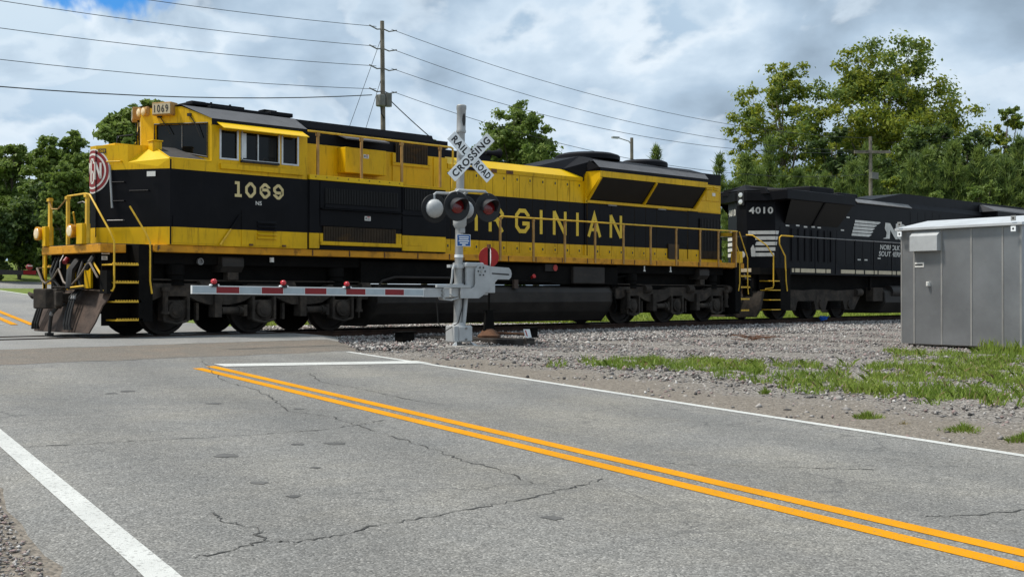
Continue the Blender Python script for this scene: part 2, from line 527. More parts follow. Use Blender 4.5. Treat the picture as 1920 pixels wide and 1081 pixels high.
leaf_mat('leaf_yellow', (0.24, 0.29, 0.025), (0.36, 0.37, 0.04), 0.42)
leaf_mat('grass_blade', (0.145, 0.235, 0.028), (0.285, 0.360, 0.065))
leaf_mat('grass_far', (0.21, 0.28, 0.035), (0.34, 0.38, 0.075))
leaf_mat('grass_dry', (0.30, 0.24, 0.11), (0.38, 0.31, 0.16))
# ------------------------------------------------------------------ terrain
SK = 0.2315                                    # the road crosses the track on a skew
def xc(Y):
    return -2.05 + SK * (Y + 8.6)
FARY = [0, 1, 4, 11, 20, 30, 35, 38, 44, 60, 90, 160, 700]
FARZ = [0, 0.0, 0.11, 0.38, 0.84, 1.15, 1.38, 1.75, 2.55, 3.3, 3.9, 4.5, 8.0]
def zroad(Y):
    if Y <= 0:
        return -0.02 - max(0.0, -Y - 2.2) * 0.0262
    return -0.02 + interp(Y, FARY, FARZ)
def edge_r(Y):
    return interp(Y, [-60, -7.2, -4.5, -2.6, 2.6, 5, 9, 600], [3.62, 3.62, 4.6, 5.4, 5.4, 4.6, 3.7, 3.7])
def edge_l(Y):
    return interp(Y, [-60, -18.3, -15, -7, -2.6, 2.6, 9, 600], [-5.6, -4.42, -4.2, -4.2, -5.5, -5.5, -4.1, -4.1])
def zground(X, Y):
    s = X - xc(Y)
    if Y <= 0:
        z = interp(Y, [-60, -24, -16, -11, -8, -5, -3, -2.2, 0], [-1.6, -0.64, -0.43, -0.33, -0.27, -0.245, -0.20, -0.19, -0.19])
    else:
        side = interp(Y, [0, 2.2, 4, 8, 40, 120, 700], [-0.19, -0.19, -0.28, -0.22, 0.0, 0.9, 4.0])
        w = interp(s, [-8, 10, 22, 40], [1, 1, 0.3, 0])
        roadish = zroad(Y) - 0.07 if Y > 2.4 else -0.19
        z = side * (1 - w) + roadish * w
    er, el = edge_r(Y), edge_l(Y)
    if Y < -6 and el - 1.5 < s < el + 0.02:
        z = max(z, zroad(Y) - 0.03)
        return z
    if el - 0.01 <= s <= er + 0.01:
        z = min(z, zroad(Y) - 0.07) if abs(Y) > 2.4 else min(z, -0.19)
    return z

def zone_mat():
    m = bpy.data.materials.new('ground_cover')
    m.use_nodes = True
    nt = m.node_tree
    L = nt.links.new
    b = nt.nodes['Principled BSDF']
    co = nt.nodes.new('ShaderNodeTexCoord').outputs['Object']
    sep = nt.nodes.new('ShaderNodeSeparateXYZ')
    L(co, sep.inputs[0])
    def mth(op, a, c, clamp=False):
        n = nt.nodes.new('ShaderNodeMath')
        n.operation, n.use_clamp = op, clamp
        for i, x in enumerate((a, c)):
            if isinstance(x, (int, float)):
                n.inputs[i].default_value = x
            else:
                L(x, n.inputs[i])
        return n.outputs[0]
    def noise(scale, detail=6, rough=0.6):
        n = nt.nodes.new('ShaderNodeTexNoise')
        n.inputs['Scale'].default_value = scale
        n.inputs['Detail'].default_value = detail
        n.inputs['Roughness'].default_value = rough
        L(co, n.inputs['Vector'])
        return n.outputs['Fac']
    def ramp(f, stops):
        n = nt.nodes.new('ShaderNodeValToRGB')
        e = n.color_ramp.elements
        while len(e) < len(stops):
            e.new(0.5)
        for i, (p, c) in enumerate(stops):
            e[i].position, e[i].color = p, (*c, 1)
        L(f, n.inputs[0])
        return n.outputs[0]
    def mix(f, a, c):
        n = nt.nodes.new('ShaderNodeMix')
        n.data_type = 'RGBA'
        L(f, n.inputs[0])
        L(a, n.inputs[6])
        L(c, n.inputs[7])
        return n.outputs[2]
    def step(v, a, c):
        n = nt.nodes.new('ShaderNodeMapRange')
        n.interpolation_type = 'SMOOTHSTEP'
        n.inputs['From Min'].default_value = a
        n.inputs['From Max'].default_value = c
        L(v, n.inputs['Value'])
        return n.outputs[0]
    vor = nt.nodes.new('ShaderNodeTexVoronoi')
    vor.inputs['Scale'].default_value = 34
    L(co, vor.inputs['Vector'])
    vsep = nt.nodes.new('ShaderNodeSeparateColor')
    L(vor.outputs['Color'], vsep.inputs[0])
    gravel = ramp(vsep.outputs[0], [(0.0, (0.085, 0.076, 0.067)), (0.35, (0.165, 0.148, 0.130)), (0.7, (0.245, 0.222, 0.196)), (0.93, (0.33, 0.305, 0.275)), (1.0, (0.44, 0.41, 0.38))])
    n1 = noise(0.8)
    n2 = noise(3.0)
    s = mth('SUBTRACT', mth('SUBTRACT', sep.outputs[0], mth('MULTIPLY', sep.outputs[1], SK)), -2.05 + SK * 8.6)
    wob = mth('MULTIPLY', mth('SUBTRACT', n1, 0.5), 3.0)
    dirt = ramp(noise(14, 8, 0.75), [(0.3, (0.115, 0.097, 0.078)), (0.5, (0.20, 0.172, 0.14)), (0.72, (0.30, 0.265, 0.22))])
    ssum = mth('ADD', s, wob)
    yw = mth('ADD', sep.outputs[1], wob)
    dmask = mth('MULTIPLY', mth('SUBTRACT', 1.0, step(ssum, 4.6, 6.3), True), mth('SUBTRACT', 1.0, step(sep.outputs[1], -9.5, -6.5), True))
    lmask = mth('SUBTRACT', 1.0, step(s, -4.0, -3.8), True)
    dm = mth('MAXIMUM', mth('MULTIPLY', dmask, 0.85), mth('MULTIPLY', lmask, 0.55))
    base = mix(dm, gravel, dirt)
    grass = ramp(noise(5, 8, 0.7), [(0.3, (0.085, 0.125, 0.025)), (0.5, (0.145, 0.19, 0.040)), (0.7, (0.225, 0.26, 0.075))])
    gm = step(mth('ADD', sep.outputs[1], mth('MULTIPLY', mth('SUBTRACT', n2, 0.5), 1.6)), 3.2, 4.2)
    base = mix(gm, base, grass)
    L(base, b.inputs['Base Color'])
    b.inputs['Roughness'].default_value = 0.95
    b.inputs['Specular IOR Level'].default_value = 0.15
    bp = nt.nodes.new('ShaderNodeBump')
    bp.inputs['Strength'].default_value = 0.7
    bp.inputs['Distance'].default_value = 0.03
    L(vor.outputs['Distance'], bp.inputs['Height'])
    bp.invert = True
    L(bp.outputs[0], b.inputs['Normal'])
    MATS['ground_cover'] = m
zone_mat()

def asphalt_mat():
    m = bpy.data.materials.new('asphalt')
    m.use_nodes = True
    nt = m.node_tree
    L = nt.links.new
    b = nt.nodes['Principled BSDF']
    co = nt.nodes.new('ShaderNodeTexCoord').outputs['Object']
    sep = nt.nodes.new('ShaderNodeSeparateXYZ')
    L(co, sep.inputs[0])
    def noise(scale, detail=6, rough=0.6, dist=0, vec=None):
        n = nt.nodes.new('ShaderNodeTexNoise')
        n.inputs['Scale'].default_value = scale
        n.inputs['Detail'].default_value = detail
        n.inputs['Roughness'].default_value = rough
        n.inputs['Distortion'].default_value = dist
        L(vec or co, n.inputs['Vector'])
        return n.outputs['Fac']
    def mth(op, a, c, clamp=False):
        n = nt.nodes.new('ShaderNodeMath')
        n.operation, n.use_clamp = op, clamp
        for i, x in enumerate((a, c)):
            if isinstance(x, (int, float)):
                n.inputs[i].default_value = x
            else:
                L(x, n.inputs[i])
        return n.outputs[0]
    def mapr(v, a, c, lo=0.0, hi=1.0):
        n = nt.nodes.new('ShaderNodeMapRange')
        n.inputs['From Min'].default_value = a
        n.inputs['From Max'].default_value = c
        n.inputs['To Min'].default_value = lo
        n.inputs['To Max'].default_value = hi
        L(v, n.inputs['Value'])
        return n.outputs[0]
    def ramp(f, stops):
        n = nt.nodes.new('ShaderNodeValToRGB')
        e = n.color_ramp.elements
        while len(e) < len(stops):
            e.new(0.5)
        for i, (p, c) in enumerate(stops):
            e[i].position, e[i].color = p, (*c, 1)
        L(f, n.inputs[0])
        return n.outputs[0]
    def mix(f, a, c, mode='MIX'):
        n = nt.nodes.new('ShaderNodeMix')
        n.data_type, n.blend_type = 'RGBA', mode
        if isinstance(f, (int, float)):
            n.inputs[0].default_value = f
        else:
            L(f, n.inputs[0])
        for x, sck in ((a, n.inputs[6]), (c, n.inputs[7])):
            if isinstance(x, tuple):
                sck.default_value = (*x, 1)
            else:
                L(x, sck)
        return n.outputs[2]
    vor = nt.nodes.new('ShaderNodeTexVoronoi')
    vor.inputs['Scale'].default_value = 95
    L(co, vor.inputs['Vector'])
    vs = nt.nodes.new('ShaderNodeSeparateColor')
    L(vor.outputs['Color'], vs.inputs[0])
    agg = ramp(vs.outputs[0], [(0.0, (0.098, 0.094, 0.086)), (0.3, (0.160, 0.154, 0.141)), (0.75, (0.214, 0.206, 0.189)), (0.93, (0.275, 0.265, 0.244)), (1.0, (0.37, 0.355, 0.325))])
    tone = ramp(noise(0.55, 7, 0.62), [(0.30, (0.84, 0.86, 0.89)), (0.5, (1.0, 1.0, 1.0)), (0.70, (1.20, 1.17, 1.10))])
    col = mix(1.0, agg, tone, 'MULTIPLY')
    fine = ramp(noise(7.5, 8, 0.75), [(0.3, (0.82, 0.82, 0.82)), (0.55, (1.02, 1.02, 1.02)), (0.75, (1.12, 1.11, 1.08))])
    col = mix(1.0, col, fine, 'MULTIPLY')
    # wheel paths worn smooth and pale, oil-darkened lane centres, broad stains
    s_ = mth('SUBTRACT', mth('SUBTRACT', sep.outputs[0], mth('MULTIPLY', sep.outputs[1], SK)), -2.05 + SK * 8.6)
    wp = mth('COSINE', mth('MULTIPLY', mth('ADD', s_, mth('MULTIPLY', noise(0.3, 3), 0.5)), 3.5), 0)
    wp = mth('MULTIPLY', mapr(wp, -1, 1, 0.93, 1.07), mapr(noise(0.16, 4, 0.6), 0.3, 0.7, 0.88, 1.12))
    cmb = nt.nodes.new('ShaderNodeCombineColor')
    for k_ in range(3):
        L(wp, cmb.inputs[k_])
    col = mix(1.0, col, cmb.outputs[0], 'MULTIPLY')
    # old patch of brown-grey asphalt beside the track
    w = mth('ADD', sep.outputs[1], mth('MULTIPLY', mth('SUBTRACT', noise(0.9, 4), 0.5), 0.7))
    pm = mth('MULTIPLY', mapr(w, -6.85, -6.75), mapr(w, -3.85, -3.78, 1, 0))
    brown = mix(1.0, agg, (0.80, 0.73, 0.66), 'MULTIPLY')
    brown = mix(mapr(noise(1.7, 5), 0.45, 0.7), brown, mix(1.0, agg, (0.98, 0.82, 0.70), 'MULTIPLY'))
    col = mix(pm, col, brown)
    # lighter smooth strip along the rails, pale worn surface beyond
    nearr = mth('MULTIPLY', mapr(w, -3.85, -3.78), 1.0)
    col = mix(mth('MULTIPLY', nearr, 0.35), col, (0.30, 0.295, 0.285))
    # dark seam at both patch edges
    seam = mth('MAXIMUM', mapr(mth('ABSOLUTE', mth('ADD', w, 6.80), 0), 0.02, 0.07, 0.75, 0.0), mapr(mth('ABSOLUTE', mth('ADD', w, 3.82), 0), 0.015, 0.05, 0.8, 0.0))
    col = mix(seam, col, (0.05, 0.048, 0.045))
    # hairline crazing
    ve = nt.nodes.new('ShaderNodeTexVoronoi')
    ve.feature = 'DISTANCE_TO_EDGE'
    ve.inputs['Scale'].default_value = 0.62
    wv = nt.nodes.new('ShaderNodeVectorMath')
    wv.operation = 'ADD'
    nz = nt.nodes.new('ShaderNodeTexNoise')
    nz.inputs['Scale'].default_value = 1.6
    nz.inputs['Detail'].default_value = 7
    L(co, nz.inputs['Vector'])
    L(co, wv.inputs[0])
    L(nz.outputs['Color'], wv.inputs[1])
    L(wv.outputs[0], ve.inputs['Vector'])
    crack = mth('MULTIPLY', mapr(ve.outputs['Distance'], 0.003, 0.011, 1, 0), mapr(noise(0.35, 3), 0.50, 0.62))
    col = mix(mth('MULTIPLY', crack, 0.55), col, (0.055, 0.054, 0.052))
    # little dark pits
    vp = nt.nodes.new('ShaderNodeTexVoronoi')
    vp.inputs['Scale'].default_value = 3.2
    L(co, vp.inputs['Vector'])
    vps = nt.nodes.new('ShaderNodeSeparateColor')
    L(vp.outputs['Color'], vps.inputs[0])
    pit = mth('MULTIPLY', mapr(mth('ADD', vp.outputs['Distance'], mth('MULTIPLY', noise(9, 4), 0.25)), 0.16, 0.22, 1, 0), mapr(vps.outputs[1], 0.70, 0.74))
    col = mix(mth('MULTIPLY', pit, 0.5), col, (0.07, 0.068, 0.066))
    L(col, b.inputs['Base Color'])
    b.inputs['Roughness'].default_value = 0.82
    b.inputs['Specular IOR Level'].default_value = 0.35
    bp = nt.nodes.new('ShaderNodeBump')
    bp.inputs['Strength'].default_value = 0.55
    bp.inputs['Distance'].default_value = 0.008
    hs = mth('ADD', mth('MULTIPLY', vor.outputs['Distance'], -1.0), noise(120, 3))
    L(hs, bp.inputs['Height'])
    L(bp.outputs[0], b.inputs['Normal'])
    MATS['asphalt'] = m
asphalt_mat()

def grid_mesh(name, cols, rows, fn, mats, **kw):
    nx, ny = len(cols), len(rows)
    vs = np.array([fn(c, r) for r in rows for c in cols], float)
    i = np.arange((nx - 1) * (ny - 1))
    a = (i // (nx - 1)) * nx + i % (nx - 1)
    return np_mesh(name, vs, np.stack([a, a + 1, a + nx + 1, a + nx], 1), mats, **kw)

# ground: columns follow the skewed road so that its edges fall between columns
ucols = sorted(set(np.round(np.concatenate([[-900, -400, -200, -120, -80, -50, -35, -25, -18, -14, -11, -9], np.arange(-8, 0, 0.4), np.arange(0, 30, 0.33), np.arange(30, 60, 1.2), [65, 75, 90, 120, 160, 220, 320, 500, 900]]), 3)))
urows = sorted(set(np.round(np.concatenate([[-120, -80, -60, -45, -35, -30, -26], np.arange(-24, -1.9, 0.33), np.arange(-2, 2.6, 0.6), np.arange(2.6, 14, 0.6), np.arange(14, 60, 2), [65, 72, 80, 95, 120, 160, 220, 320, 500, 900, 1500]]), 3)))
def ground_pt(cu, Y):
    er, el = edge_r(Y), edge_l(Y)
    s = cu
    X = xc(Y) + s if Y < 60 else xc(60) + s
    z = zground(X, Y)
    if (s > er + 0.3 or s < el - 0.2) and -22 < Y < -2.2 and s < 40:
        z += 0.035 * (random.random() - 0.5) + 0.03 * math.sin(X * 1.7 + Y) * math.sin(Y * 1.3)
    return (X, Y, z)
grid_mesh('ground', ucols, urows, ground_pt, 'ground_cover', kind='structure')

# road sheet
rrows = sorted(set(np.round(np.concatenate([[-60, -45, -35, -28], np.arange(-25, -1.6, 0.4), np.arange(-1.2, 1.3, 0.4), np.arange(1.6, 14, 0.6), np.arange(14, 31.6, 2)]), 3)))
fr = np.linspace(0, 1, 29)
def road_pt(f, Y):
    er, el = edge_r(Y), edge_l(Y)
    wob = 0.05 * math.sin(Y * 2.1) + 0.04 * math.sin(Y * 5.3 + 1)
    s = el + (er - el) * f + (wob if f > 0.99 else -wob if f < 0.01 else 0)
    z = zroad(Y)
    if f > 0.99 or f < 0.01:
        z -= 0.05
    return (xc(Y) + s, Y, z)
road = None
# near, between the rails, far
near_rows = [r for r in rrows if r < -0.9]
near_rows += [-0.87]
mid_rows = [-0.62, -0.3, 0, 0.3, 0.62]
far_rows = [0.87] + [r for r in rrows if r > 0.9]
road = grid_mesh('road', fr, near_rows, road_pt, 'asphalt', kind='structure')
grid_mesh('crossing_infill', fr, mid_rows, road_pt, 'asphalt', parent=road)
grid_mesh('far_road', fr, far_rows, road_pt, 'asphalt', parent=road)
# cross street beyond
grid_mesh('street', np.concatenate([np.arange(-90, 60, 5.0)]), [31.2, 31.5, 33, 34.5, 36, 36.3], lambda x, y: (x, y, zground(x, y) + (-0.1 if y < 31.4 or y > 36.1 else 0.075)), 'asphalt', kind='structure')

def paint_strip(name, s0a, s0b, w, Ys, material, lift=0.0035):
    cols = np.linspace(-w / 2, w / 2, 3)
    def fn(c, Y):
        k = (Y - Ys[0]) / (Ys[-1] - Ys[0])
        s = s0a + (s0b - s0a) * k
        return (xc(Y) + s + c * 1.026, Y, zroad(Y) + lift)
    return grid_mesh(name, cols, Ys, fn, material, parent=road)
def yr(a, b, st=0.4):
    n = max(2, int(abs(b - a) / st))
    return list(np.linspace(a, b, n))
paint_strip('centre_line', -0.175, -0.155, 0.150, yr(-45, -8.68), 'paint_yellow')
paint_strip('centre_line', 0.115, 0.130, 0.150, yr(-45, -8.48), 'paint_yellow')
paint_strip('edge_line', 3.38, 3.36, 0.12, yr(-45, -7.0), 'paint_white')
paint_strip('edge_line', -5.3, -3.98, 0.155, yr(-45, -18.5), 'paint_white')
paint_strip('edge_line', -3.98, -3.80, 0.15, yr(-18.5, -13.0), 'paint_white')
paint_strip('edge_line', -3.80, -3.75, 0.14, yr(-13.0, -7.0), 'paint_white')
# near stop line
mb = MB()
n = 16
tl = [(-1.72 + 2.95 * i / n, -8.42 - 1.05 * i / n) for i in range(n + 1)]
mb.add([(x + d[0], y + d[1], zroad(y + d[1]) + 0.0065) for x, y in tl for d in ((-0.05, -0.24), (0.06, 0.24))], [(2 * i, 2 * i + 2, 2 * i + 3, 2 * i + 1) for i in range(n)])
mb.build('stop_line', 'paint_white', road)
paint_strip('far_centre_line', -0.05, 1.4, 0.17, yr(4.8, 30), 'paint_yellow', 0.01)
paint_strip('far_centre_line', 0.35, 1.8, 0.17, yr(4.6, 30), 'paint_yellow', 0.01)
paint_strip('far_edge_line', 3.5, 3.5, 0.16, yr(9.5, 30), 'paint_white', 0.01)
mb = MB()
tl = [(xc(5.2) - 0.3 - 3.6 * i / 10, 5.2 + 0.9 * i / 10) for i in range(11)]
mb.add([(x, y + d, zroad(y + d) + 0.014) for x, y in tl for d in (-0.22, 0.22)], [(2 * i + 2, 2 * i, 2 * i + 1, 2 * i + 3) for i in range(10)])
mb.build('far_stop_line', 'paint_white', road)
# the long open cracks
CR = [
 [(-7.18, -14.44), (-6.77, -14.55), (-6.25, -14.68), (-5.66, -14.85), (-5.2, -14.94), (-4.79, -14.99), (-4.24, -14.89), (-3.88, -14.76)],
 [(-8.09, -18.44), (-7.81, -18.42), (-7.6, -18.35), (-7.49, -18.48), (-7.28, -18.48), (-6.96, -18.43), (-6.56, -18.42), (-6.13, -18.41), (-5.63, -18.37), (-5.16, -18.31), (-4.78, -18.21)],
 [(-7.6, -18.35), (-7.48, -18.07), (-7.49, -17.78), (-7.42, -17.55)],
 [(-1.12, -6.9), (-2.16, -8.9), (-3.0, -10.6), (-3.24, -11.66), (-3.59, -12.49), (-4.18, -13.63), (-4.11, -14.23), (-4.36, -15.04), (-4.62, -15.93), (-4.74, -16.34)],
 [(-3.91, -18.04), (-3.7, -18.33), (-3.4, -18.64), (-3.1, -19.0), (-2.89, -19.23)],
 [(-4.3, -20.29), (-4.18, -20.41), (-3.91, -20.51), (-3.6, -20.62)],
 [(-1.44, -10.21), (-2.03, -11.24), (-2.13, -12.01), (-2.34, -12.87), (-2.56, -13.68), (-2.5, -14.05)],
 [(-4.74, -16.34), (-4.96, -16.95), (-5.08, -17.48), (-5.28, -18.03)],
]
for line in CR:
    mb = MB()
    pts = []
    for (a, b_) in zip(line[:-1], line[1:]):
        for k in np.linspace(0, 1, 9)[:-1]:
            pts.append((a[0] + (b_[0] - a[0]) * k + random.uniform(-0.03, 0.03), a[1] + (b_[1] - a[1]) * k + random.uniform(-0.03, 0.03)))
    pts.append(line[-1])
    w = [random.uniform(0.001, 0.0075) * (0.5 + abs(math.sin(0.37 * k))) for k, _ in enumerate(pts)]
    vs, fs = [], []
    for i, p in enumerate(pts):
        q0, q1 = np.array(pts[max(0, i - 1)]), np.array(pts[min(len(pts) - 1, i + 1)])
        d = (q1 - q0) / (np.linalg.norm(q1 - q0) + 1e-6)
        nn = np.array((-d[1], d[0])) * w[i]
        for sg in (1, -1):
            y = p[1] + sg * nn[1]
            vs.append((p[0] + sg * nn[0], y, zroad(y) + 0.0035))
    fs = [(2 * i, 2 * i + 1, 2 * i + 3, 2 * i + 2) for i in range(len(pts) - 1)]
    mb.add(vs, fs)
    mb.build('crack', 'crack_dark', road)
SP = [(-6.21, -15.76, .10), (-5.19, -15.73, .09), (-4.39, -12.64, .09), (-5.43, -15.58, .06), (-6.67, -16.88, .06), (-6.78, -17.42, .05), (-6.03, -18.9, .07), (-6.02, -16.61, .04), (-3.98, -13.54, .06), (-4.5, -11.02, .10), (-4.75, -11.14, .08)]
for x, y, r_ in SP:
    mb = MB()
    k = 11
    pr = [(x + r_ * random.uniform(0.55, 1.25) * math.cos(6.283 * i / k), y + r_ * random.uniform(0.55, 1.25) * math.sin(6.283 * i / k)) for i in range(k)]
    mb.poly([(a, b_, zroad(b_) + 0.003) for a, b_ in pr])
    mb.build('tar_spot', 'stain_dark', road)

# ------------------------------------------------------------------ railway track
track = thing('railway_track', None, None, (0, 0, -0.19))
track['kind'] = 'structure'
XA, XB = -60.0, 130.0
for y in (-0.753, 0.753):
    mb = MB()
    prof = [(-0.07, -0.172), (0.07, -0.172), (0.07, -0.158), (0.012, -0.135), (0.012, -0.045), (0.036, -0.035), (0.036, -0.004), (0.03, 0.0), (-0.03, 0.0), (-0.036, -0.004), (-0.036, -0.035), (-0.012, -0.045), (-0.012, -0.135), (-0.07, -0.158)]
    mb.prism([(XA, y + a, b_) for a, b_ in prof], (XB - XA, 0, 0))
    nf = len(mb.f)
    mb.m = [0] * nf
    for k in (2 + 6, 2 + 7, 2 + 8):
        mb.m[k] = 1
    mb.build('rail', ['rail_rust', 'rail_head'], track)
tie = None
for i in range(150):
    x = 4.9 + 0.535 * i
    if x > 85:
        break
    dy = random.uniform(-0.05, 0.05)
    if tie is None:
        mb = MB()
        mb.box(x - 0.115, x + 0.115, -1.3, 1.3, -0.33, -0.175)
        tie = mb.build('sleeper', 'old_timber', track)
        tx = x
    else:
        c = tie.copy()
        COL.objects.link(c)
        c.parent = track
        c.location = (x - tx, dy, random.uniform(-0.012, 0.008))
for i in range(12):                       # far left of the crossing
    c = tie.copy()
    COL.objects.link(c)
    c.parent = track
    c.location = (-9.0 - 0.535 * i - tx, 0, 0)

# ------------------------------------------------------------------ loose stone
for nm, c in (('stone_a', (0.345, 0.32, 0.295)), ('stone_b', (0.215, 0.20, 0.188)), ('stone_c', (0.070, 0.066, 0.064)), ('stone_d', (0.27, 0.205, 0.19)), ('stone_e', (0.52, 0.495, 0.465))):
    mat(nm, c, 0.9, var=0.25, scale=9, spec=0.2)
STONE_V = np.array([(1, 0, 0), (-1, 0, 0), (0, 1, 0), (0, -1, 0), (0, 0, 1), (0, 0, -1)], float)
STONE_F = np.array([(0, 2, 4), (2, 1, 4), (1, 3, 4), (3, 0, 4), (2, 0, 5), (1, 2, 5), (3, 1, 5), (0, 3, 5)])
def scatter_stones(name, P, size, probs, kind_label):
    n = len(P)
    v = STONE_V[None] * (1 + rng.uniform(-0.45, 0.45, (n, 6, 3))) + rng.uniform(-0.35, 0.35, (n, 6, 3))
    v = v * (size[:, None, None] * np.stack([rng.uniform(0.8, 1.4, n), rng.uniform(0.7, 1.1, n), rng.uniform(0.45, 0.85, n)], 1)[:, None, :])
    a = rng.uniform(0, 6.283, n)
    ca, sa = np.cos(a)[:, None], np.sin(a)[:, None]
    x, y = v[..., 0] * ca - v[..., 1] * sa, v[..., 0] * sa + v[..., 1] * ca
    v = np.stack([x, y, v[..., 2]], -1) + P[:, None, :]
    f = (STONE_F[None] + 6 * np.arange(n)[:, None, None]).reshape(-1, 3)
    mi = np.repeat(rng.choice(5, n, p=probs), 8)
    return np_mesh(name, v.reshape(-1, 3), f, ['stone_a', 'stone_b', 'stone_c', 'stone_d', 'stone_e'], mat_index=mi, kind='stuff', label=kind_label)
def pick(n, x0, x1, y0, y1, keep):
    X = rng.uniform(x0, x1, n)
    Y = rng.uniform(y0, y1, n)
    ok = np.array([keep(a, b_) for a, b_ in zip(X, Y)])
    X, Y = X[ok], Y[ok]
    Z = np.array([zground(a, b_) for a, b_ in zip(X, Y)])
    return np.stack([X, Y, Z], 1)
offroad = lambda x, y: x - xc(y) > edge_r(y) + random.uniform(-0.1, 0.35) ** 3 * 8 + 0.02
P = pick(64000, 2.5, 44, -5.2, -0.95, lambda x, y: offroad(x, y) and random.random() < interp(x, [3, 22, 44], [1, 0.8, 0.45]))
P[:, 2] += rng.uniform(-0.01, 0.045, len(P)) + np.where(P[:, 1] > -2.4, 0.02, 0.0)
scatter_stones('ballast', P, rng.uniform(0.018, 0.046, len(P)), [0.30, 0.34, 0.16, 0.12, 0.08], 'grey crushed stone ballast along the near side of the track')
P = pick(14000, 2.5, 40, 0.9, 3.4, lambda x, y: x - xc(y) > edge_r(y))
scatter_stones('ballast', P, rng.uniform(0.025, 0.055, len(P)), [0.34, 0.30, 0.10, 0.10, 0.16], 'pale crushed stone ballast beyond the train')
P = pick(52000, -1.5, 26, -19, -5.0, lambda x, y: offroad(x, y) and random.random() < interp(x - xc(y), [3.6, 5.0, 7, 30], [0.12, 0.35, 0.95, 0.8]) * interp(y, [-19, -14, -9, -5], [0.45, 0.8, 1, 1]))
scatter_stones('gravel', P + np.array((0, 0, 0.008)), rng.uniform(0.009, 0.032, len(P)) * np.where(rng.uniform(0, 1, len(P)) < 0.04, 1.9, 1.0), [0.27, 0.34, 0.14, 0.21, 0.04], 'mixed grey and pinkish gravel on the verge by the signal')
P = pick(30000, -10.8, -7.0, -21.0, -14.0, lambda x, y: x - xc(y) < edge_l(y) - random.uniform(-0.12, 0.3) ** 2)
scatter_stones('gravel', P + np.array((0, 0, 0.006)), rng.uniform(0.004, 0.016, len(P)), [0.30, 0.25, 0.1, 0.27, 0.08], 'brown and grey gravel on the near shoulder')

# ------------------------------------------------------------------ grass
def blades(name, P, h, mats, mi=None, lean=0.45, width=0.012, out=None, **props):
    n = len(P)
    a = rng.uniform(0, 6.283, n)
    d = np.stack([np.cos(a), np.sin(a), np.zeros(n)], 1)
    b_ = rng.uniform(0, 6.283, n)
    ln = np.stack([np.cos(b_), np.sin(b_), np.zeros(n)], 1) * (rng.uniform(0.05, lean, n) * h)[:, None]
    if out is not None:
        ln = ln * 0.5 + out * (h * lean)[:, None]
    w = width * rng.uniform(0.6, 1.3, n)[:, None]
    mid = P + ln * 0.35 + np.array((0, 0, 1)) * (h * 0.6)[:, None]
    tip = P + ln + np.array((0, 0, 1)) * (h * rng.uniform(0.7, 1.0, n))[:, None]
    v = np.stack([P - d * w, P + d * w, mid + d * w * 0.7, tip, mid - d * w * 0.7], 1).reshape(-1, 3)
    f = np.arange(n)[:, None] * 5 + np.array([[0, 1, 2, 3, 4]])
    return np_mesh(name, v, f, mats, mat_index=mi, **props)
def tuft_points(cx, cy, rx, ry, n):
    r_ = np.sqrt(rng.uniform(0, 1, n))
    a = rng.uniform(0, 6.283, n)
    X, Y = cx + rx * r_ * np.cos(a), cy + ry * r_ * np.sin(a)
    return np.stack([X, Y, [zground(x, y) - 0.01 for x, y in zip(X, Y)]], 1)
STRIP = [(4.24, -10.73), (4.99, -10.8), (5.61, -11.22), (5.3, -12.1), (6.31, -12.14), (4.9, -13.2), (4.5, -14.2), (3.9, -15.0), (3.8, -15.6), (3.5, -16.3), (3.6, -16.9), (3.9, -17.4), (7.86, -14.21), (9.4, -13.95), (8.9, -14.92), (8.15, -15.76), (7.0, -15.4), (5.6, -15.2), (6.2, -16.4), (12.2, -12.0), (12.0, -13.2), (10.8, -14.2)]
pp = []
for i, (x, y) in enumerate(STRIP):
    for k in range(24):
        a, b_ = x + random.gauss(0, 0.55), y + random.gauss(0, 0.42)
        pp.append(tuft_points(a, b_, 0.17, 0.15, random.randint(25, 85)))
P = np.concatenate(pp)
dens = np.array([x - xc(y) > 4.6 for x, y, z in P])
P = P[dens]
h = 0.035 + 0.16 * rng.uniform(0, 1, len(P)) ** 2 * (0.35 + 0.65 * np.abs(np.sin(P[:, 0] * 2.3 + 1.1 * np.sin(P[:, 1] * 3.1))))
blades('verge_grass', P, h, ['grass_blade', 'grass_dry'], (rng.uniform(0, 1, len(P)) < 0.07).astype(int), lean=1.1, width=0.008, kind='stuff', label='patchy green grass growing through the gravel verge')
P = np.concatenate([tuft_points(14.2 + random.gauss(0, 0.8), -13.9 + random.gauss(0, 0.55), 0.22, 0.22, 60) for _ in range(70)])
blades('verge_grass', P, 0.06 + 0.34 * rng.uniform(0, 1, len(P)) ** 1.6 * (0.3 + 0.7 * np.abs(np.sin(P[:, 0] * 1.7 + P[:, 1] * 2.3))), ['grass_blade', 'grass_dry'], (rng.uniform(0, 1, len(P)) < 0.05).astype(int), kind='stuff', label='tall green grass at the corner of the metal bungalow')
TUFT = [(0.44, -17.35, .17, 'grass_blade', 'upright green grass tuft standing alone nearest the white edge line'), (0.12, -17.92, .09, 'grass_dry', 'small dry straw coloured tuft on the bare dirt'),
        (0.22, -18.48, .22, 'grass_blade', 'wide low green grass tuft on the bare dirt shoulder'), (0.05, -19.13, .17, 'grass_blade', 'green grass tuft cut by the right edge of the picture'), (2.01, -15.09, .07, 'grass_blade', 'tiny green grass tuft in the gravel below the grass strip')]
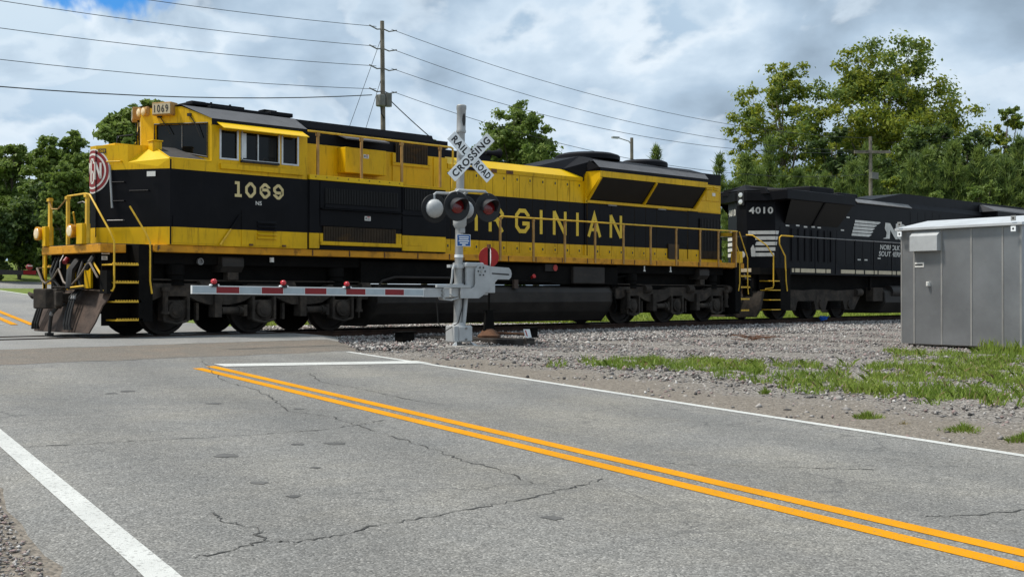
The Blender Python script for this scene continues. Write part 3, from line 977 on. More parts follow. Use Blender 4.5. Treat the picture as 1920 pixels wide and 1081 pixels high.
for x, y, r_, m_, lb in TUFT:
    P = tuft_points(x, y, r_, r_ * 0.8, int(130 if r_ < 0.1 else 420))
    P[:, 2] = zground(x, y) - 0.01
    k_ = np.hypot((P[:, 0] - x) / r_, (P[:, 1] - y) / r_ / 0.8)
    P[:, :2] = np.array((x, y)) + (P[:, :2] - np.array((x, y))) * (k_ ** 0.8)[:, None] * (1 + 0.25 * np.sin(3 * np.arctan2(P[:, 1] - y, P[:, 0] - x) + 9 * x))[:, None]
    o_ = np.stack([(P[:, 0] - x) / r_, (P[:, 1] - y) / r_, np.zeros(len(P))], 1)
    blades('grass_tuft', P, (0.03 + 0.13 * rng.uniform(0.2, 1, len(P)) * (1.05 - 0.8 * np.clip(k_, 0, 1))) * (0.7 if m_ == 'grass_dry' else 1), out=o_ * 0.8, mats=[m_, 'grass_dry'], mi=(rng.uniform(0, 1, len(P)) < 0.06).astype(int), lean=0.9, width=0.006, label=lb, cat="grass tuft", group='lone grass tufts on the shoulder')
n = 34000
X, Y = rng.uniform(4, 70, n), 3.6 + 22 * rng.uniform(0, 1, n) ** 1.6
P = np.stack([X, Y, [zground(x, y) - 0.01 for x, y in zip(X, Y)]], 1)
ok = np.array([x - xc(y) > edge_r(y) + 1 for x, y in zip(X, Y)])
P = P[ok]
blades('meadow_grass', P, rng.uniform(0.06, 0.2, len(P)), ['grass_far'], width=0.03, kind='stuff', label='bright mown grass beyond the track')
# ------------------------------------------------------------------ yellow and black locomotive
loco = thing('diesel_locomotive', 'yellow and black six-axle diesel locomotive with number 1069 leading the train', 'locomotive', (10.7, 0, 0), None)
ZD, ZS = 1.83, 1.68            # deck, sill bottom
B0, B1 = 2.19, 3.355           # black band on the cab
YEL, BLK = 'yellow_paint', 'black_paint'
EX, EZ, NY = (1, 0, 0), (0, 0, 1), (0, -1, 0)

# --- cab and nose shell, painted in three bands
plan = [(0.56, 0.13), (0.56, -0.13), (1.26, -1.35), (1.405, -1.56), (4.75, -1.56), (4.75, 1.56), (1.405, 1.56), (1.26, 1.35)]
mb = MB()
def band_prism(mb, plan, zs, mis, top=True):
    n = len(plan)
    for k in range(len(zs) - 1):
        vs = [(x, y, zs[k]) for x, y in plan] + [(x, y, zs[k + 1]) for x, y in plan]
        mb.add(vs, [(i, (i + 1) % n, n + (i + 1) % n, n + i) for i in range(n)], mis[k])
    mb.poly([(x, y, zs[0]) for x, y in plan], mis[0])
band_prism(mb, plan, [ZD + 0.004, B0, B1], [0, 1])
mb.build('cab_body', [YEL, BLK], loco)
mb = MB()
for sg in (-1, 1):
    # upper nose: front facet, side wall of the raised centre, sloped shoulder
    A = (0.56, 0.0, 3.86); A1 = (0.56, sg * 0.13, 3.86); Bp = (0.92, sg * 0.757, 3.86); F_ = (1.46, sg * 0.757, 3.875)
    C = (0.92, sg * 0.757, 3.50); D = (1.26, sg * 1.35, 3.40); E = (1.405, sg * 1.56, 3.56); Hh = (1.99, sg * 0.757, 3.875)
    b = lambda x, y: (x, y, B1)
    q = [([b(0.56, 0), b(0.56, sg * 0.13), A1, A], 0), ([b(0.56, sg * 0.13), b(0.92, sg * 0.757), Bp, A1], 0), ([b(0.92, sg * 0.757), b(1.26, sg * 1.35), D, C], 0),
         ([C, F_, Bp], 0), ([C, D, E, F_], 1), ([b(1.26, sg * 1.35), b(1.405, sg * 1.56), E, D], 0),
         ([A, A1, Bp, F_, Hh, (1.62, 0, 3.875)], 1), ([b(1.405, sg * 1.56), b(2.36, sg * 1.56), (2.36, sg * 1.56, 3.56), E], 0),
         ([F_, E, (2.36, sg * 1.56, 3.56), Hh], 2)]
    for pts, mi in q:
        mb.poly(pts if sg < 0 else pts[::-1], mi)
mb.build('nose', [YEL, 'yellow_clean', 'walk_grey'], loco)
for sg in (-1, 1):   # painted trim rib along the edge of the anti-slip shoulder
    m2 = MB()
    m2.tube([(1.46, sg * 0.757, 3.882), (1.405, sg * 1.555, 3.57), (2.35, sg * 1.555, 3.57)], 0.016, 6)
    m2.build('trim_rib', 'yellow_clean', loco)
m2 = MB()   # nose-top hatch, vent, number plate
m2.box(0.85, 1.35, -0.35, 0.35, 3.875, 3.92)
m2.build('nose_hatch', YEL, loco, bevel=0.01)
m2 = MB()
m2.box(1.36, 1.56, -0.98, -0.78, 3.62, 3.95)
m2.box(1.34, 1.58, -1.0, -0.76, 3.95, 3.975)
m2.build('bell_cover', YEL, loco, bevel=0.008)

# --- cab front facets with windscreens
def facet_frame(mb, P, s0, s1, t0, t1, depth, mi=0):
    """P(s,t) maps the unit square to the facet; leaves a rectangular hole with reveals of the given depth vector."""
    S, T = [0, s0, s1, 1], [0, t0, t1, 1]
    for i in range(3):
        for j in range(3):
            if i == 1 and j == 1:
                continue
            mb.poly([P(S[i], T[j]), P(S[i + 1], T[j]), P(S[i + 1], T[j + 1]), P(S[i], T[j + 1])], mi)
    c = [P(s0, t0), P(s1, t0), P(s1, t1), P(s0, t1)]
    d = np.array(depth)
    for k in range(4):
        mb.poly([c[k], c[(k + 1) % 4], np.array(c[(k + 1) % 4]) + d, np.array(c[k]) + d], mi)
    return [np.array(x) + d for x in c]
for sg in (-1, 1):
    zt = lambda s: 4.72 if s < 0.58 else 4.72 - (s - 0.58) / 0.42 * 0.30
    def P(s, t, sg=sg):
        y = 1.56 * s
        x = 1.62 + 0.74 * s
        zb = 3.84 if s < 0.49 else 3.84 - (s - 0.49) / 0.51 * 0.30
        return np.array((x, sg * y, zb + (4.44 - zb) * t))
    mb = MB()
    nrm = np.array((-0.90, sg * 0.43, 0))
    back = facet_frame(mb, P, 0.205, 0.935, 0.12, 0.90, -0.05 * nrm)
    # gable above the facet up to the roof line
    g = [(0, 4.44), (1, 4.44), (1, 4.46), (0.58, 4.735), (0, 4.735)]
    mb.poly([(1.62 + 0.74 * s, sg * 1.56 * s, z) for s, z in g])
    mb.build('cab_front', YEL, loco)
    m2 = MB()
    m2.poly(back)
    ws = m2.build('windscreen', 'glass_dark', loco)
    m2 = MB()
    c4 = [P(0.195, 0.105) + 0.004 * nrm, P(0.945, 0.105) + 0.004 * nrm, P(0.945, 0.915) + 0.004 * nrm, P(0.195, 0.915) + 0.004 * nrm]
    m2.tube(c4 + [c4[0]], 0.018, 5)
    m2.build('gasket', 'rubber', ws)
    m2 = MB()
    mid = (P(0.57, 0.14) + P(0.57, 0.88)) / 2 - 0.03 * nrm
    m2.tube([P(0.57, 0.14) - 0.04 * nrm, P(0.57, 0.88) - 0.04 * nrm], 0.012, 5)
    m2.build('glazing_bar', 'steel_grey', ws)
    for s_ in (0.30, 0.72):
        m2 = MB()
        p0 = P(s_ - 0.02, 1.28 if s_ < 0.5 else 1.30) + 0.03 * nrm
        p0[2] = 4.55
        m2.obox(p0, 0.045 * np.array((0.43, sg * 0.9, 0)), 0.02 * nrm, (0, 0, 0.03))
        m2.tube([p0, p0 + np.array((0.06, sg * 0.11, -0.17)), P(s_ + 0.13, 0.55) + 0.01 * nrm], 0.011, 5)
        m2.build('wiper', 'rubber', ws)
# --- cab side walls with window openings
for sg in (-1, 1):
    y = sg * 1.56
    mb = MB()
    def wq(x0, x1, z0, z1):
        mb.box(x0, x1, min(y, y - sg * 0.05), max(y, y - sg * 0.05), z0, z1)
    X0, X1, Z0, Z1 = 2.36, 4.75, B1, 4.36
    wins = [(2.57, 2.97), (3.05, 4.0), (4.1, 4.49)]
    wq(X0, X1, Z0, 3.66); wq(X0, X1, 4.24, Z1)
    xs = [X0] + [v for w in wins for v in w] + [X1]
    for k in range(0, len(xs), 2):
        wq(xs[k], xs[k + 1], 3.66, 4.24)
    mb.build('cab_side', YEL, loco)
    m2 = MB()
    yo = y + sg * 0.012
    m2.box(2.55, 4.62, min(y, y + sg * 0.05), max(y, y + sg * 0.05), 3.43, 3.545)
    m2.build('belt_rail', YEL, loco, bevel=0.01)
    for k, (a, b_) in enumerate(wins):
        m2 = MB()
        m2.poly([(a, y - sg * 0.035, 3.66), (b_, y - sg * 0.035, 3.66), (b_, y - sg * 0.035, 4.24), (a, y - sg * 0.035, 4.24)])
        w = m2.build('side_window', 'glass_dark', loco)
        m2 = MB()
        for (x0, x1, z0, z1) in ((a - 0.03, a + 0.012, 3.63, 4.26), (b_ - 0.012, b_ + 0.03, 3.63, 4.26), (a + 0.012, b_ - 0.012, 3.63, 3.665)):
            if k == 1 and x0 < a and True:
                x0, x1 = a + 0.02, a + 0.05
            m2.box(x0, x1, min(y - sg * 0.01, yo), max(y - sg * 0.01, yo), z0, z1)
        if k == 1:
            m2.box(3.47, 3.50, min(y - sg * 0.03, y), max(y - sg * 0.03, y), 3.66, 4.22)
            m2.box(3.06, 3.2, min(y - sg * 0.03, y - sg * 0.01), max(y - sg * 0.03, y - sg * 0.01), 3.70, 4.22)
        m2.build('frame', 'window_alu', w)
    m2 = MB()   # armrest below the sliding window
    m2.box(3.04, 3.98, min(y, y + sg * 0.07), max(y, y + sg * 0.07), 3.60, 3.645)
    m2.build('arm_rest', 'rubber', loco)
    m2 = MB()
    m2.prism([(2.47, y + sg * 0.005, 4.40), (2.47, y + sg * 0.30, 4.25), (2.47, y + sg * 0.30, 4.235), (2.47, y + sg * 0.005, 4.385)], (2.12, 0, 0))
    m2.build('sun_shade', 'yellow_clean', loco)
m2 = MB()
m2.box(2.5, 4.6, -1.3, 1.3, 3.4, 4.3)
m2.build('cab_interior', 'cab_inside', loco)
# --- cab roof
mb = MB()
def roof_sec(x, xf):
    return [(xf(-1.58), -1.58, 4.33), (xf(-1.58), -1.58, 4.455), (xf(-0.92), -0.92, 4.765), (xf(0), 0, 4.79), (xf(0.92), 0.92, 4.765), (xf(1.58), 1.58, 4.455), (xf(1.58), 1.58, 4.33)]
fa = roof_sec(0, lambda y: 1.60 + 0.475 * abs(y))
fb = roof_sec(0, lambda y: 4.74 if abs(y) > 1 else 4.86)
for i in range(6):
    mb.add([fa[i], fb[i], fb[i + 1], fa[i + 1]], [(0, 1, 2, 3)], 1 if i in (0, 5) else 0)
mb.poly(fb[::-1], 1)
mb.poly([fa[0], fa[6], fb[6], fb[0]], 1)
mb.build('cab_roof', ['grey_roof', 'black_roof'], loco)
m2 = MB()
m2.box(2.95, 4.5, -0.55, 0.55, 4.79, 4.90)
m2.box(2.6, 3.9, -0.4, 0.4, 4.90, 4.97)
m2.box(4.45, 5.05, -0.6, 0.6, 4.84, 4.93)
m2.build('air_conditioner', 'black_roof', loco, bevel=0.015)
for x in (3.3, 3.78):
    m2 = MB(); m2.cyl((x, 0, 4.97), (x, 0, 5.06), 0.025, n=8); m2.build('antenna', 'black_roof', loco)
m2 = MB()
for x in (2.75, 4.6):
    m2.box(x, x + 0.34, -0.12, 0.12, 5.0 if x < 3 else 5.01, 5.025 if x < 3 else 5.035)
    m2.box(x + 0.03, x + 0.07, -0.05, 0.05, 4.9, 5.01)
    m2.box(x + 0.27, x + 0.31, -0.05, 0.05, 4.9, 5.01)
m2.build('antenna', 'black_roof', loco)
# --- headlight and number boards
m2 = MB()
m2.box(1.64, 1.95, -0.2, 0.2, 4.56, 4.79)
m2.build('headlight', 'handrail_worn', loco, bevel=0.06)
for y in (-0.105, 0.105):
    m2 = MB(); m2.lathe((1.65, y * 0.92, 4.67), (-1, 0, 0), [(0, 0.088), (0.035, 0.092), (0.04, 0.075)], 16)
    hl = m2.build('lamp', 'lamp_amber', loco, smooth=True)
    m2 = MB(); m2.lathe((1.609, y * 0.92, 4.67), (-1, 0, 0), [(0, 0.074), (0.012, 0.06), (0.02, 0.03)], 14); m2.build('lens', 'lamp_bright', hl, smooth=True)
for sg in (-1, 1):
    d = np.array((0.43, sg * 0.90, 0)); nrm = np.array((-0.90, sg * 0.43, 0))
    c = np.array((1.865, sg * 0.56, 4.69)) + 0.07 * nrm
    m2 = MB(); m2.obox(c - 0.06 * nrm, 0.235 * d, 0.12 * nrm, (0, 0, 0.135))
    nb = m2.build('number_board', 'handrail_worn', loco, bevel=0.012)
    m2 = MB(); m2.obox(c + 0.065 * nrm, 0.215 * d, 0.004 * nrm, (0, 0, 0.108)); m2.build('face', 'board_cream', nb)
    m2 = MB()
    ex = -d * sg * 1.0 if sg > 0 else d
    ex = np.array((0.43, -0.90, 0)) if sg < 0 else np.array((-0.43, -0.90, 0))
    o0 = c + 0.073 * nrm - ex * 0.172 + np.array((0, 0, -0.08))
    text_on(m2, '1069', o0, ex, EZ, width=0.345, height=0.16, bold=0.018, spacing=1.25)
    m2.build('digits', 'print_dark', nb)

# --- round nose emblem
def wrap(a, z, lift):
    k = abs(a)
    sg = -1 if a >= 0 else 1
    if k <= 0.13:
        return (0.56 - lift, sg * k, z)
    t = (k - 0.13) / 1.153
    return (0.56 + t * 0.5738 - lift * 0.867, sg * (0.13 + t + lift * 0.5), z)
def disc(r, lift, m_, parent, ri=0.0, zc=3.345, n=48, nr=8):
    mm = MB()
    rs = np.linspace(ri, r, nr)
    vs = [wrap(rr * math.cos(6.28318 * i / n), zc + rr * math.sin(6.28318 * i / n), lift) for rr in rs for i in range(n)]
    mm.add(vs, [(k * n + i, k * n + (i + 1) % n, (k + 1) * n + (i + 1) % n, (k + 1) * n + i) for k in range(nr - 1) for i in range(n)])
    return mm.build('emblem', m_, parent) if parent is loco else mm.build('ring', m_, parent)
em = disc(0.455, 0.006, 'logo_white', loco)
disc(0.425, 0.010, 'logo_maroon', em)
disc(0.365, 0.014, 'logo_white', em)
disc(0.325, 0.018, 'logo_maroon', em)
def emb_stroke(mm, pts, w, lift=0.022):
    for (p, q) in zip(pts[:-1], pts[1:]):
        p, q = np.array(p, float), np.array(q, float)
        n = max(1, int(np.linalg.norm(q - p) / 0.02))
        d = (q - p) / np.linalg.norm(q - p)
        nn = np.array((-d[1], d[0])) * w / 2
        vs = []
        for k in range(n + 1):
            c = p + (q - p) * k / n
            vs += [wrap((c + nn)[0], 3.345 + (c + nn)[1], lift), wrap((c - nn)[0], 3.345 + (c - nn)[1], lift)]
        mm.add(vs, [(2 * k, 2 * k + 1, 2 * k + 3, 2 * k + 2) for k in range(n)])
mm = MB()
emb_stroke(mm, [(-0.255, 0.17), (-0.175, -0.17), (-0.10, 0.17)], 0.05)
emb_stroke(mm, [(0.055, 0.15), (0.055, 0.235), (-0.045, 0.235), (-0.045, -0.235), (0.055, -0.235), (0.055, -0.02), (0.0, -0.02)], 0.05, 0.024)
emb_stroke(mm, [(0.125, -0.18), (0.125, 0.18), (0.245, -0.16), (0.245, 0.16)], 0.046, 0.026)
mm.build('letters', 'logo_white', em)
# front builder plate and grab irons on the nose facets
m2 = MB()
def nose_rail(a0, a1, z, out=0.05):
    p, q = np.array(wrap(a0, z, 0.0)), np.array(wrap(a1, z, 0.0))
    n_ = np.array((-0.867, -0.5, 0)) * out
    return [p, p + n_, q + n_, q]
for a0, a1, z in ((0.52, 0.80, 3.10), (0.52, 0.80, 2.72), (0.42, 0.78, 2.33), (0.92, 1.35, 2.92)):
    m2 = MB(); m2.tube(nose_rail(a0, a1, z), 0.012, 6); m2.build('grab_iron', 'black_paint' if z > 2.4 else 'steel_grey', loco)
m2 = MB(); m2.tube(nose_rail(0.40, 0.72, 3.52), 0.014, 6); m2.build('grab_iron', YEL, loco)
m2 = MB()
p = np.array(wrap(0.46, 3.45, 0.03)); q = np.array(wrap(0.53, 2.58, 0.05))
m2.tube([p, p + (q - p) * 0.35, q], 0.022, 6); m2.build('door_handle', 'galvanised', loco)
m2 = MB(); m2.tube([np.array(wrap(0.135, 3.76, 0.02)), np.array(wrap(0.135, 2.0, 0.02))], 0.012, 5); m2.build('door_hinge', 'black_paint', loco)
m2 = MB()
vs = [wrap(a, z, 0.008) for a, z in ((0.17, 3.70), (0.36, 3.70), (0.36, 3.79), (0.17, 3.79))]
m2.poly(vs); pl = m2.build('plate', 'print_dark', loco)
m2 = MB()
fx = np.array(wrap(0.36, 0, 0)) - np.array(wrap(0.17, 0, 0)); fx /= np.linalg.norm(fx)
text_on(m2, '1069', np.array(wrap(0.19, 3.715, 0.011)), fx, EZ, width=0.15, height=0.06, bold=0.01)
m2.build('digits', YEL, pl)
# folded mirror on the far windscreen post
m2 = MB()
m2.tube([(2.3, 1.62, 4.4), (2.0, 1.75, 4.35), (1.95, 1.75, 3.9), (2.3, 1.62, 3.85)], 0.02, 6)
m2.build('mirror', 'signal_black', loco)

# --- deck, sill, underframe
mb = MB()
mb.box(1.10, 21.2, -1.53, 1.53, ZS, ZD)
mb.build('side_sill', 'orange_sill', loco, bevel=0.012)
for k in range(16):   # welded joints on the sill
    x = 4.9 + 1.02 * k
    m2 = MB(); m2.box(x, x + 0.03, -1.54, -1.528, ZS + 0.01, ZD - 0.01); m2.build('sill_joint', 'rust_brown', loco)
mb = MB()
mb.box(0.9, 21.0, -1.05, 1.05, 1.15, ZS - 0.002)
mb.box(6.4, 15.6, -1.35, 1.35, 1.12, 1.6)
mb.box(1.2, 6.4, -1.30, 1.30, 1.45, ZS - 0.004)
mb.box(15.6, 20.8, -1.30, 1.30, 1.45, ZS - 0.004)
mb.build('underframe', 'under_black', loco)
m2 = MB(); text_on(m2, 'F', (1.15, -1.545, 1.70), EX, EZ, height=0.105, bold=0.02); m2.build('end_letter', 'print_dark', loco)
mb = MB()   # front platform plate
mb.box(0.08, 0.62, -1.27, 1.32, 1.655, 1.82)
mb.build('end_sill', 'orange_sill', loco, bevel=0.012)
mb = MB(); mb.box(0.10, 1.1, -1.25, 1.25, 1.82, 1.835); mb.build('front_deck', 'walk_grey', loco)
mb = MB(); mb.box(20.9, 21.75, -1.45, 1.45, 1.66, 1.825); mb.build('rear_end_sill', 'orange_sill', loco, bevel=0.012)
# front buffer structure behind the plow
mb = MB()
mb.box(0.35, 0.9, -0.95, 0.95, 0.45, 1.66)
mb.box(0.25, 0.36, -0.55, 0.55, 0.55, 1.55)
mb.build('draft_gear_box', 'under_black', loco)
for (y0, y1) in ((-0.62, -0.35), (0.1, 0.42)):
    m2 = MB(); m2.box(0.20, 0.25, y0, y1, 0.75, 1.45); m2.build('pilot_plate', YEL, loco)
# --- plow
mb = MB()
prof = [(0.16, 0.93), (0.05, 0.72), (-0.05, 0.48), (-0.14, 0.26), (-0.20, 0.09)]
ys = [-1.37, -1.25, -0.9, -0.45, 0, 0.45, 0.9, 1.05, 1.15]
vs = []
for (x, z) in prof:
    for y in ys:
        k = abs(y) / 1.4
        zt_ = z
        if z < 0.15 and abs(y) > 1.1 and (y < -1.2 or y > 1.1):
            zt_ = 0.30 if y < -1.35 else 0.09
        elif z < 0.3 and abs(y) > 1.35:
            zt_ = 0.42
        elif z < 0.5 and abs(y) > 1.35:
            zt_ = 0.62
        vs.append((x + 0.06 * k * k + (0.06 if abs(y) > 1.35 else 0), y, zt_))
nyy = len(ys)
mb.add(vs, [(r_ * nyy + i, r_ * nyy + i + 1, (r_ + 1) * nyy + i + 1, (r_ + 1) * nyy + i) for r_ in range(len(prof) - 1) for i in range(nyy - 1)])
plow = mb.build('plow', 'plow_rust', loco)
so = plow.modifiers.new('thick', 'SOLIDIFY'); so.thickness = 0.03
for y0 in (-0.62, -0.52, -0.42, 0.72, 0.82, 0.92):      # air hoses hanging in front of the plow
    m2 = MB()
    m2.tube([(0.02, y0 * 0.93, 0.92), (-0.10, y0 * 0.95, 0.80), (-0.20, y0, 0.5), (-0.26, y0 * 1.06, 0.24), (-0.24, y0 * 1.1, 0.14)], [0.028, 0.026, 0.026, 0.028, 0.038], 7)
    h_ = m2.build('air_hose', 'rubber', plow)
    m2 = MB(); m2.cyl((-0.105, y0 * 0.95, 0.80), (-0.125, y0 * 0.96, 0.74), 0.036, n=8); m2.build('clamp', 'steel_grey' if y0 < -0.45 else 'rubber', plow)
m2 = MB()
m2.tube([(-0.10, -0.16, 0.64), (-0.22, -0.12, 0.60), (-0.30, 0.02, 0.45), (-0.29, 0.12, 0.2), (-0.29, 0.14, 0.06)], [0.03, 0.035, 0.036, 0.035, 0.03], 8)
bh = m2.build('brake_hose', 'rubber', loco, smooth=True)
m2 = MB(); m2.cyl((-0.29, 0.005, 0.49), (-0.302, 0.035, 0.42), 0.045, n=10); m2.build('clamp', 'steel_grey', bh)
m2 = MB(); m2.box(-0.36, -0.22, 0.09, 0.2, 0.0, 0.07); m2.build('glad_hand', 'rubber', bh)
# --- coupler
mb = MB()
mb.box(-0.2, 0.4, -0.10, 0.18, 0.66, 0.86)
mb.prism([(x + 0.17, y - 0.04, z) for x, y, z in ((-0.72, 0.36, 0.55), (-0.38, 0.30, 0.55), (-0.30, 0.02, 0.55), (-0.36, -0.16, 0.55), (-0.50, -0.20, 0.55), (-0.46, 0.0, 0.55), (-0.60, 0.04, 0.55))], (0, 0, 0.40))
cp = mb.build('coupler', 'truck_grime', loco, bevel=0.025)
m2 = MB()
m2.prism([(x + 0.17, y - 0.04, z) for x, y, z in ((-0.56, -0.32, 0.60), (-0.42, -0.34, 0.60), (-0.36, -0.14, 0.60), (-0.50, -0.10, 0.60))], (0, 0, 0.30))
m2.build('knuckle', 'truck_grime', cp, bevel=0.03)
m2 = MB(); m2.tube([(-0.38, 0.36, 0.78), (-0.46, 0.52, 0.80), (-0.49, 0.64, 0.86)], [0.05, 0.06, 0.03], 8); m2.build('coupling_guard', 'truck_grime', cp)
# uncoupling lever: the long bent bar
m2 = MB()
lever = [(0.12, 1.42, 1.38), (0.0, 1.36, 1.38), (0.0, 1.12, 1.12), (0.0, 0.95, 1.06), (0.0, 0.62, 1.16), (0.0, 0.40, 1.33), (-0.04, 0.28, 1.35), (-0.04, 0.05, 1.08), (-0.04, -0.15, 1.02), (-0.04, -0.32, 1.03), (-0.02, -0.58, 1.18), (0.02, -0.86, 1.44), (0.02, -0.95, 1.45), (0.02, -1.28, 1.16)]
m2.tube(lever, 0.022, 7); m2.build('uncoupling_lever', 'steel_worn', loco, smooth=True)
m2 = MB(); m2.tube([(0.02, -0.86, 1.44), (0.12, -0.90, 1.46), (0.14, -1.20, 1.20)], 0.022, 7); m2.build('uncoupling_lever', 'handrail_yellow', loco)
m2 = MB(); m2.tube([(0.1, 1.42, 1.38), (0.06, 1.16, 1.08), (0.06, 1.1, 0.62), (0.1, 0.9, 0.58)], 0.022, 7); m2.build('uncoupling_lever', 'under_black', loco)
m2 = MB(); m2.tube([(0.10, 0.35, 1.63), (0.02, 0.33, 1.5), (0.0, 0.3, 1.36)], 0.016, 5); m2.build('chain', 'steel_grey', loco)
m2 = MB(); m2.tube([(0.02, 0.12, 0.98), (-0.02, -0.42, 0.98), (0.02, 0.7, 0.99)], 0.012, 5); m2.build('pipe', 'truck_grime', loco)
for pts, r_ in (([(0.2, 0.9, 1.6), (0.08, 0.9, 1.3), (0.05, 0.7, 1.05), (0.1, 0.6, 0.9)], 0.03), ([(0.2, 0.75, 1.6), (0.02, 0.7, 1.2), (0.05, 0.45, 1.0), (0.15, 0.4, 0.9)], 0.03), ([(0.2, -0.1, 1.5), (0.0, -0.2, 1.3), (-0.05, -0.25, 0.95)], 0.09), ([(0.2, -0.8, 1.6), (0.05, -0.9, 1.45), (0.05, -0.75, 1.35)], 0.06), ([(0.2, -0.3, 1.5), (0.0, -0.5, 1.2), (0.02, -0.6, 0.95)], 0.03)):
    m2 = MB(); m2.tube(pts, r_, 8); m2.build('jumper_cable', 'rubber', loco, smooth=True)
m2 = MB(); m2.cyl((0.14, 0.26, 1.56), (0.06, 0.22, 1.48), 0.055, n=10); m2.build('jumper_plug', 'arm_red', loco)
m2 = MB(); m2.tube([(-0.08, -0.36, 0.97), (-0.12, -1.0, 1.0)], 0.022, 6); m2.build('plow_step', 'handrail_yellow', loco)
m2 = MB(); m2.box(-0.12, 0.15, -1.05, -0.3, 0.93, 0.955); m2.build('plow_step', 'under_black', loco)

# --- stepwells, treads, grab rails (front near, front far, rear near, rear far)
def steps(xa, xb, sg, tread_mat, nm):
    y = sg * 1.53
    lo, hi = min(y, y - sg * 0.42), max(y, y - sg * 0.42)
    mb = MB()
    d = 1 if xb > xa else -1
    xo = xb
    mb.box(min(xb, xb + d * 0.30), max(xb, xb + d * 0.30), lo, hi, 0.30, ZD - 0.01)
    mb.box(min(xa, xb), max(xa, xb), min(y - sg * 0.42, y - sg * 0.45), max(y - sg * 0.42, y - sg * 0.45), 0.22, ZD - 0.01)
    if sg < 0:
        mb.box(min(xa, xa - d * 0.10), max(xa, xa - d * 0.10), lo + 0.02, hi - 0.12, 0.85, 1.30)
    mb.build('stepwell', 'under_black', loco)
    for k, z in enumerate((1.43, 1.08, 0.705, 0.345)):
        m2 = MB()
        sh = 0.03 * k
        x0, x1 = min(xa + d * sh, xb + d * sh), max(xa + d * sh, xb + d * sh)
        m2.box(x0, x1, lo, hi, z - 0.03, z)
        t_ = m2.build('step_tread', tread_mat, loco)
        m2 = MB()
        for j in range(10):
            xx = x0 + (x1 - x0) * (j + 0.25) / 10
            m2.box(xx, xx + (x1 - x0) / 20, min(y, y - sg * 0.02), max(y, y - sg * 0.02), z, z + 0.022)
        m2.build('serration', tread_mat, t_, kind='stuff')
steps(0.19, 0.75, -1, 'handrail_yellow', 'front')
steps(0.19, 0.75, 1, 'handrail_yellow', 'front')
steps(22.0, 21.45, -1, 'handrail_yellow', 'rear')
steps(22.0, 21.45, 1, 'handrail_yellow', 'rear')
for sg in (-1, 1):
    m2 = MB()
    m2.tube([(0.10, sg * 1.36, 0.91), (0.20, sg * 1.53, 0.91), (0.225, sg * 1.545, 0.98), (0.225, sg * 1.545, 1.86), (0.16, sg * 1.50, 2.05), (0.06, sg * 0.92, 2.74), (0.08, sg * 0.82, 2.80), (0.1, sg * 0.60, 2.83), (0.15, 0.28, 2.83)][:9 if sg < 0 else 4], 0.019, 8)
    m2.build('grab_rail', 'handrail_yellow', loco, smooth=True)
    m2 = MB()
    m2.tube([(1.03, sg * 1.54, 0.85), (0.985, sg * 1.545, 1.1), (0.985, sg * 1.545, 1.86), (0.93, sg * 1.47, 2.05), (0.72, sg * 1.22, 2.58)], 0.019, 8)
    m2.build('grab_rail', 'handrail_yellow', loco, smooth=True)
    m2 = MB()
    m2.tube([(21.85, sg * 1.54, 0.85), (21.8, sg * 1.545, 1.1), (21.8, sg * 1.545, 2.0), (21.4, sg * 1.5, 2.82)], 0.019, 8)
    m2.build('grab_rail', 'handrail_yellow', loco, smooth=True)
    m2 = MB()
    m2.tube([(21.3, sg * 1.54, 0.95), (21.36, sg * 1.545, 1.2), (21.36, sg * 1.545, 2.1), (21.25, sg * 1.5, 2.4), (21.25, sg * 1.5, 2.82)], 0.019, 8)
    m2.build('grab_rail', 'handrail_yellow', loco, smooth=True)
# end posts of the front platform
for y, w in ((-0.62, 0.075), (0.22, 0.06), (1.03, 0.08)):
    m2 = MB()
    m2.box(0.10, 0.16, y - w / 2, y + w / 2, 1.82, 2.83)
    m2.box(0.08, 0.17, y - w * 0.75, y + w * 0.75, 2.76, 2.82)
    m2.build('end_post', 'handrail_yellow', loco)
m2 = MB(); m2.tube([(0.1, 1.03, 2.8), (0.1, 0.9, 2.6), (0.1, 0.62, 2.58), (0.1, 0.24, 2.76)], 0.014, 5); m2.build('chain', 'handrail_worn', loco)
m2 = MB(); m2.tube([(0.1, -0.28, 2.66), (0.12, -0.45, 2.68), (0.13, -0.58, 2.64)], 0.012, 5); m2.build('chain', 'steel_grey', loco)
m2 = MB(); m2.tube([(0.2, -0.48, 1.82), (0.2, -0.48, 2.7)], 0.022, 6); m2.build('drain_pipe', 'truck_grime', loco)
m2 = MB(); m2.tube([(0.12, 1.22, 1.66), (0.12, 1.22, 0.85)], 0.03, 6); m2.build('corner_post', YEL, loco)
for y in (1.30, -0.20):       # ditch lights
    m2 = MB(); m2.box(0.02, 0.2, y - 0.28 if y > 0 else y - 0.42, y - 0.12 if y > 0 else y - 0.16, 1.83, 2.24)
    dl = m2.build('ditch_light', 'yellow_paint', loco, bevel=0.01)
    m2 = MB(); m2.lathe((0.10, y, 2.10), (-1, 0.0, 0), [(-0.1, 0.10), (0.10, 0.14), (0.14, 0.14), (0.145, 0.115)], 18); m2.build('housing', 'orange_sill', dl, smooth=True)
    m2 = MB(); m2.lathe((-0.042, y, 2.10), (-1, 0.0, 0), [(0, 0.112), (0.014, 0.10), (0.02, 0.05)], 18); m2.build('lens', 'lamp_bright', dl, smooth=True)
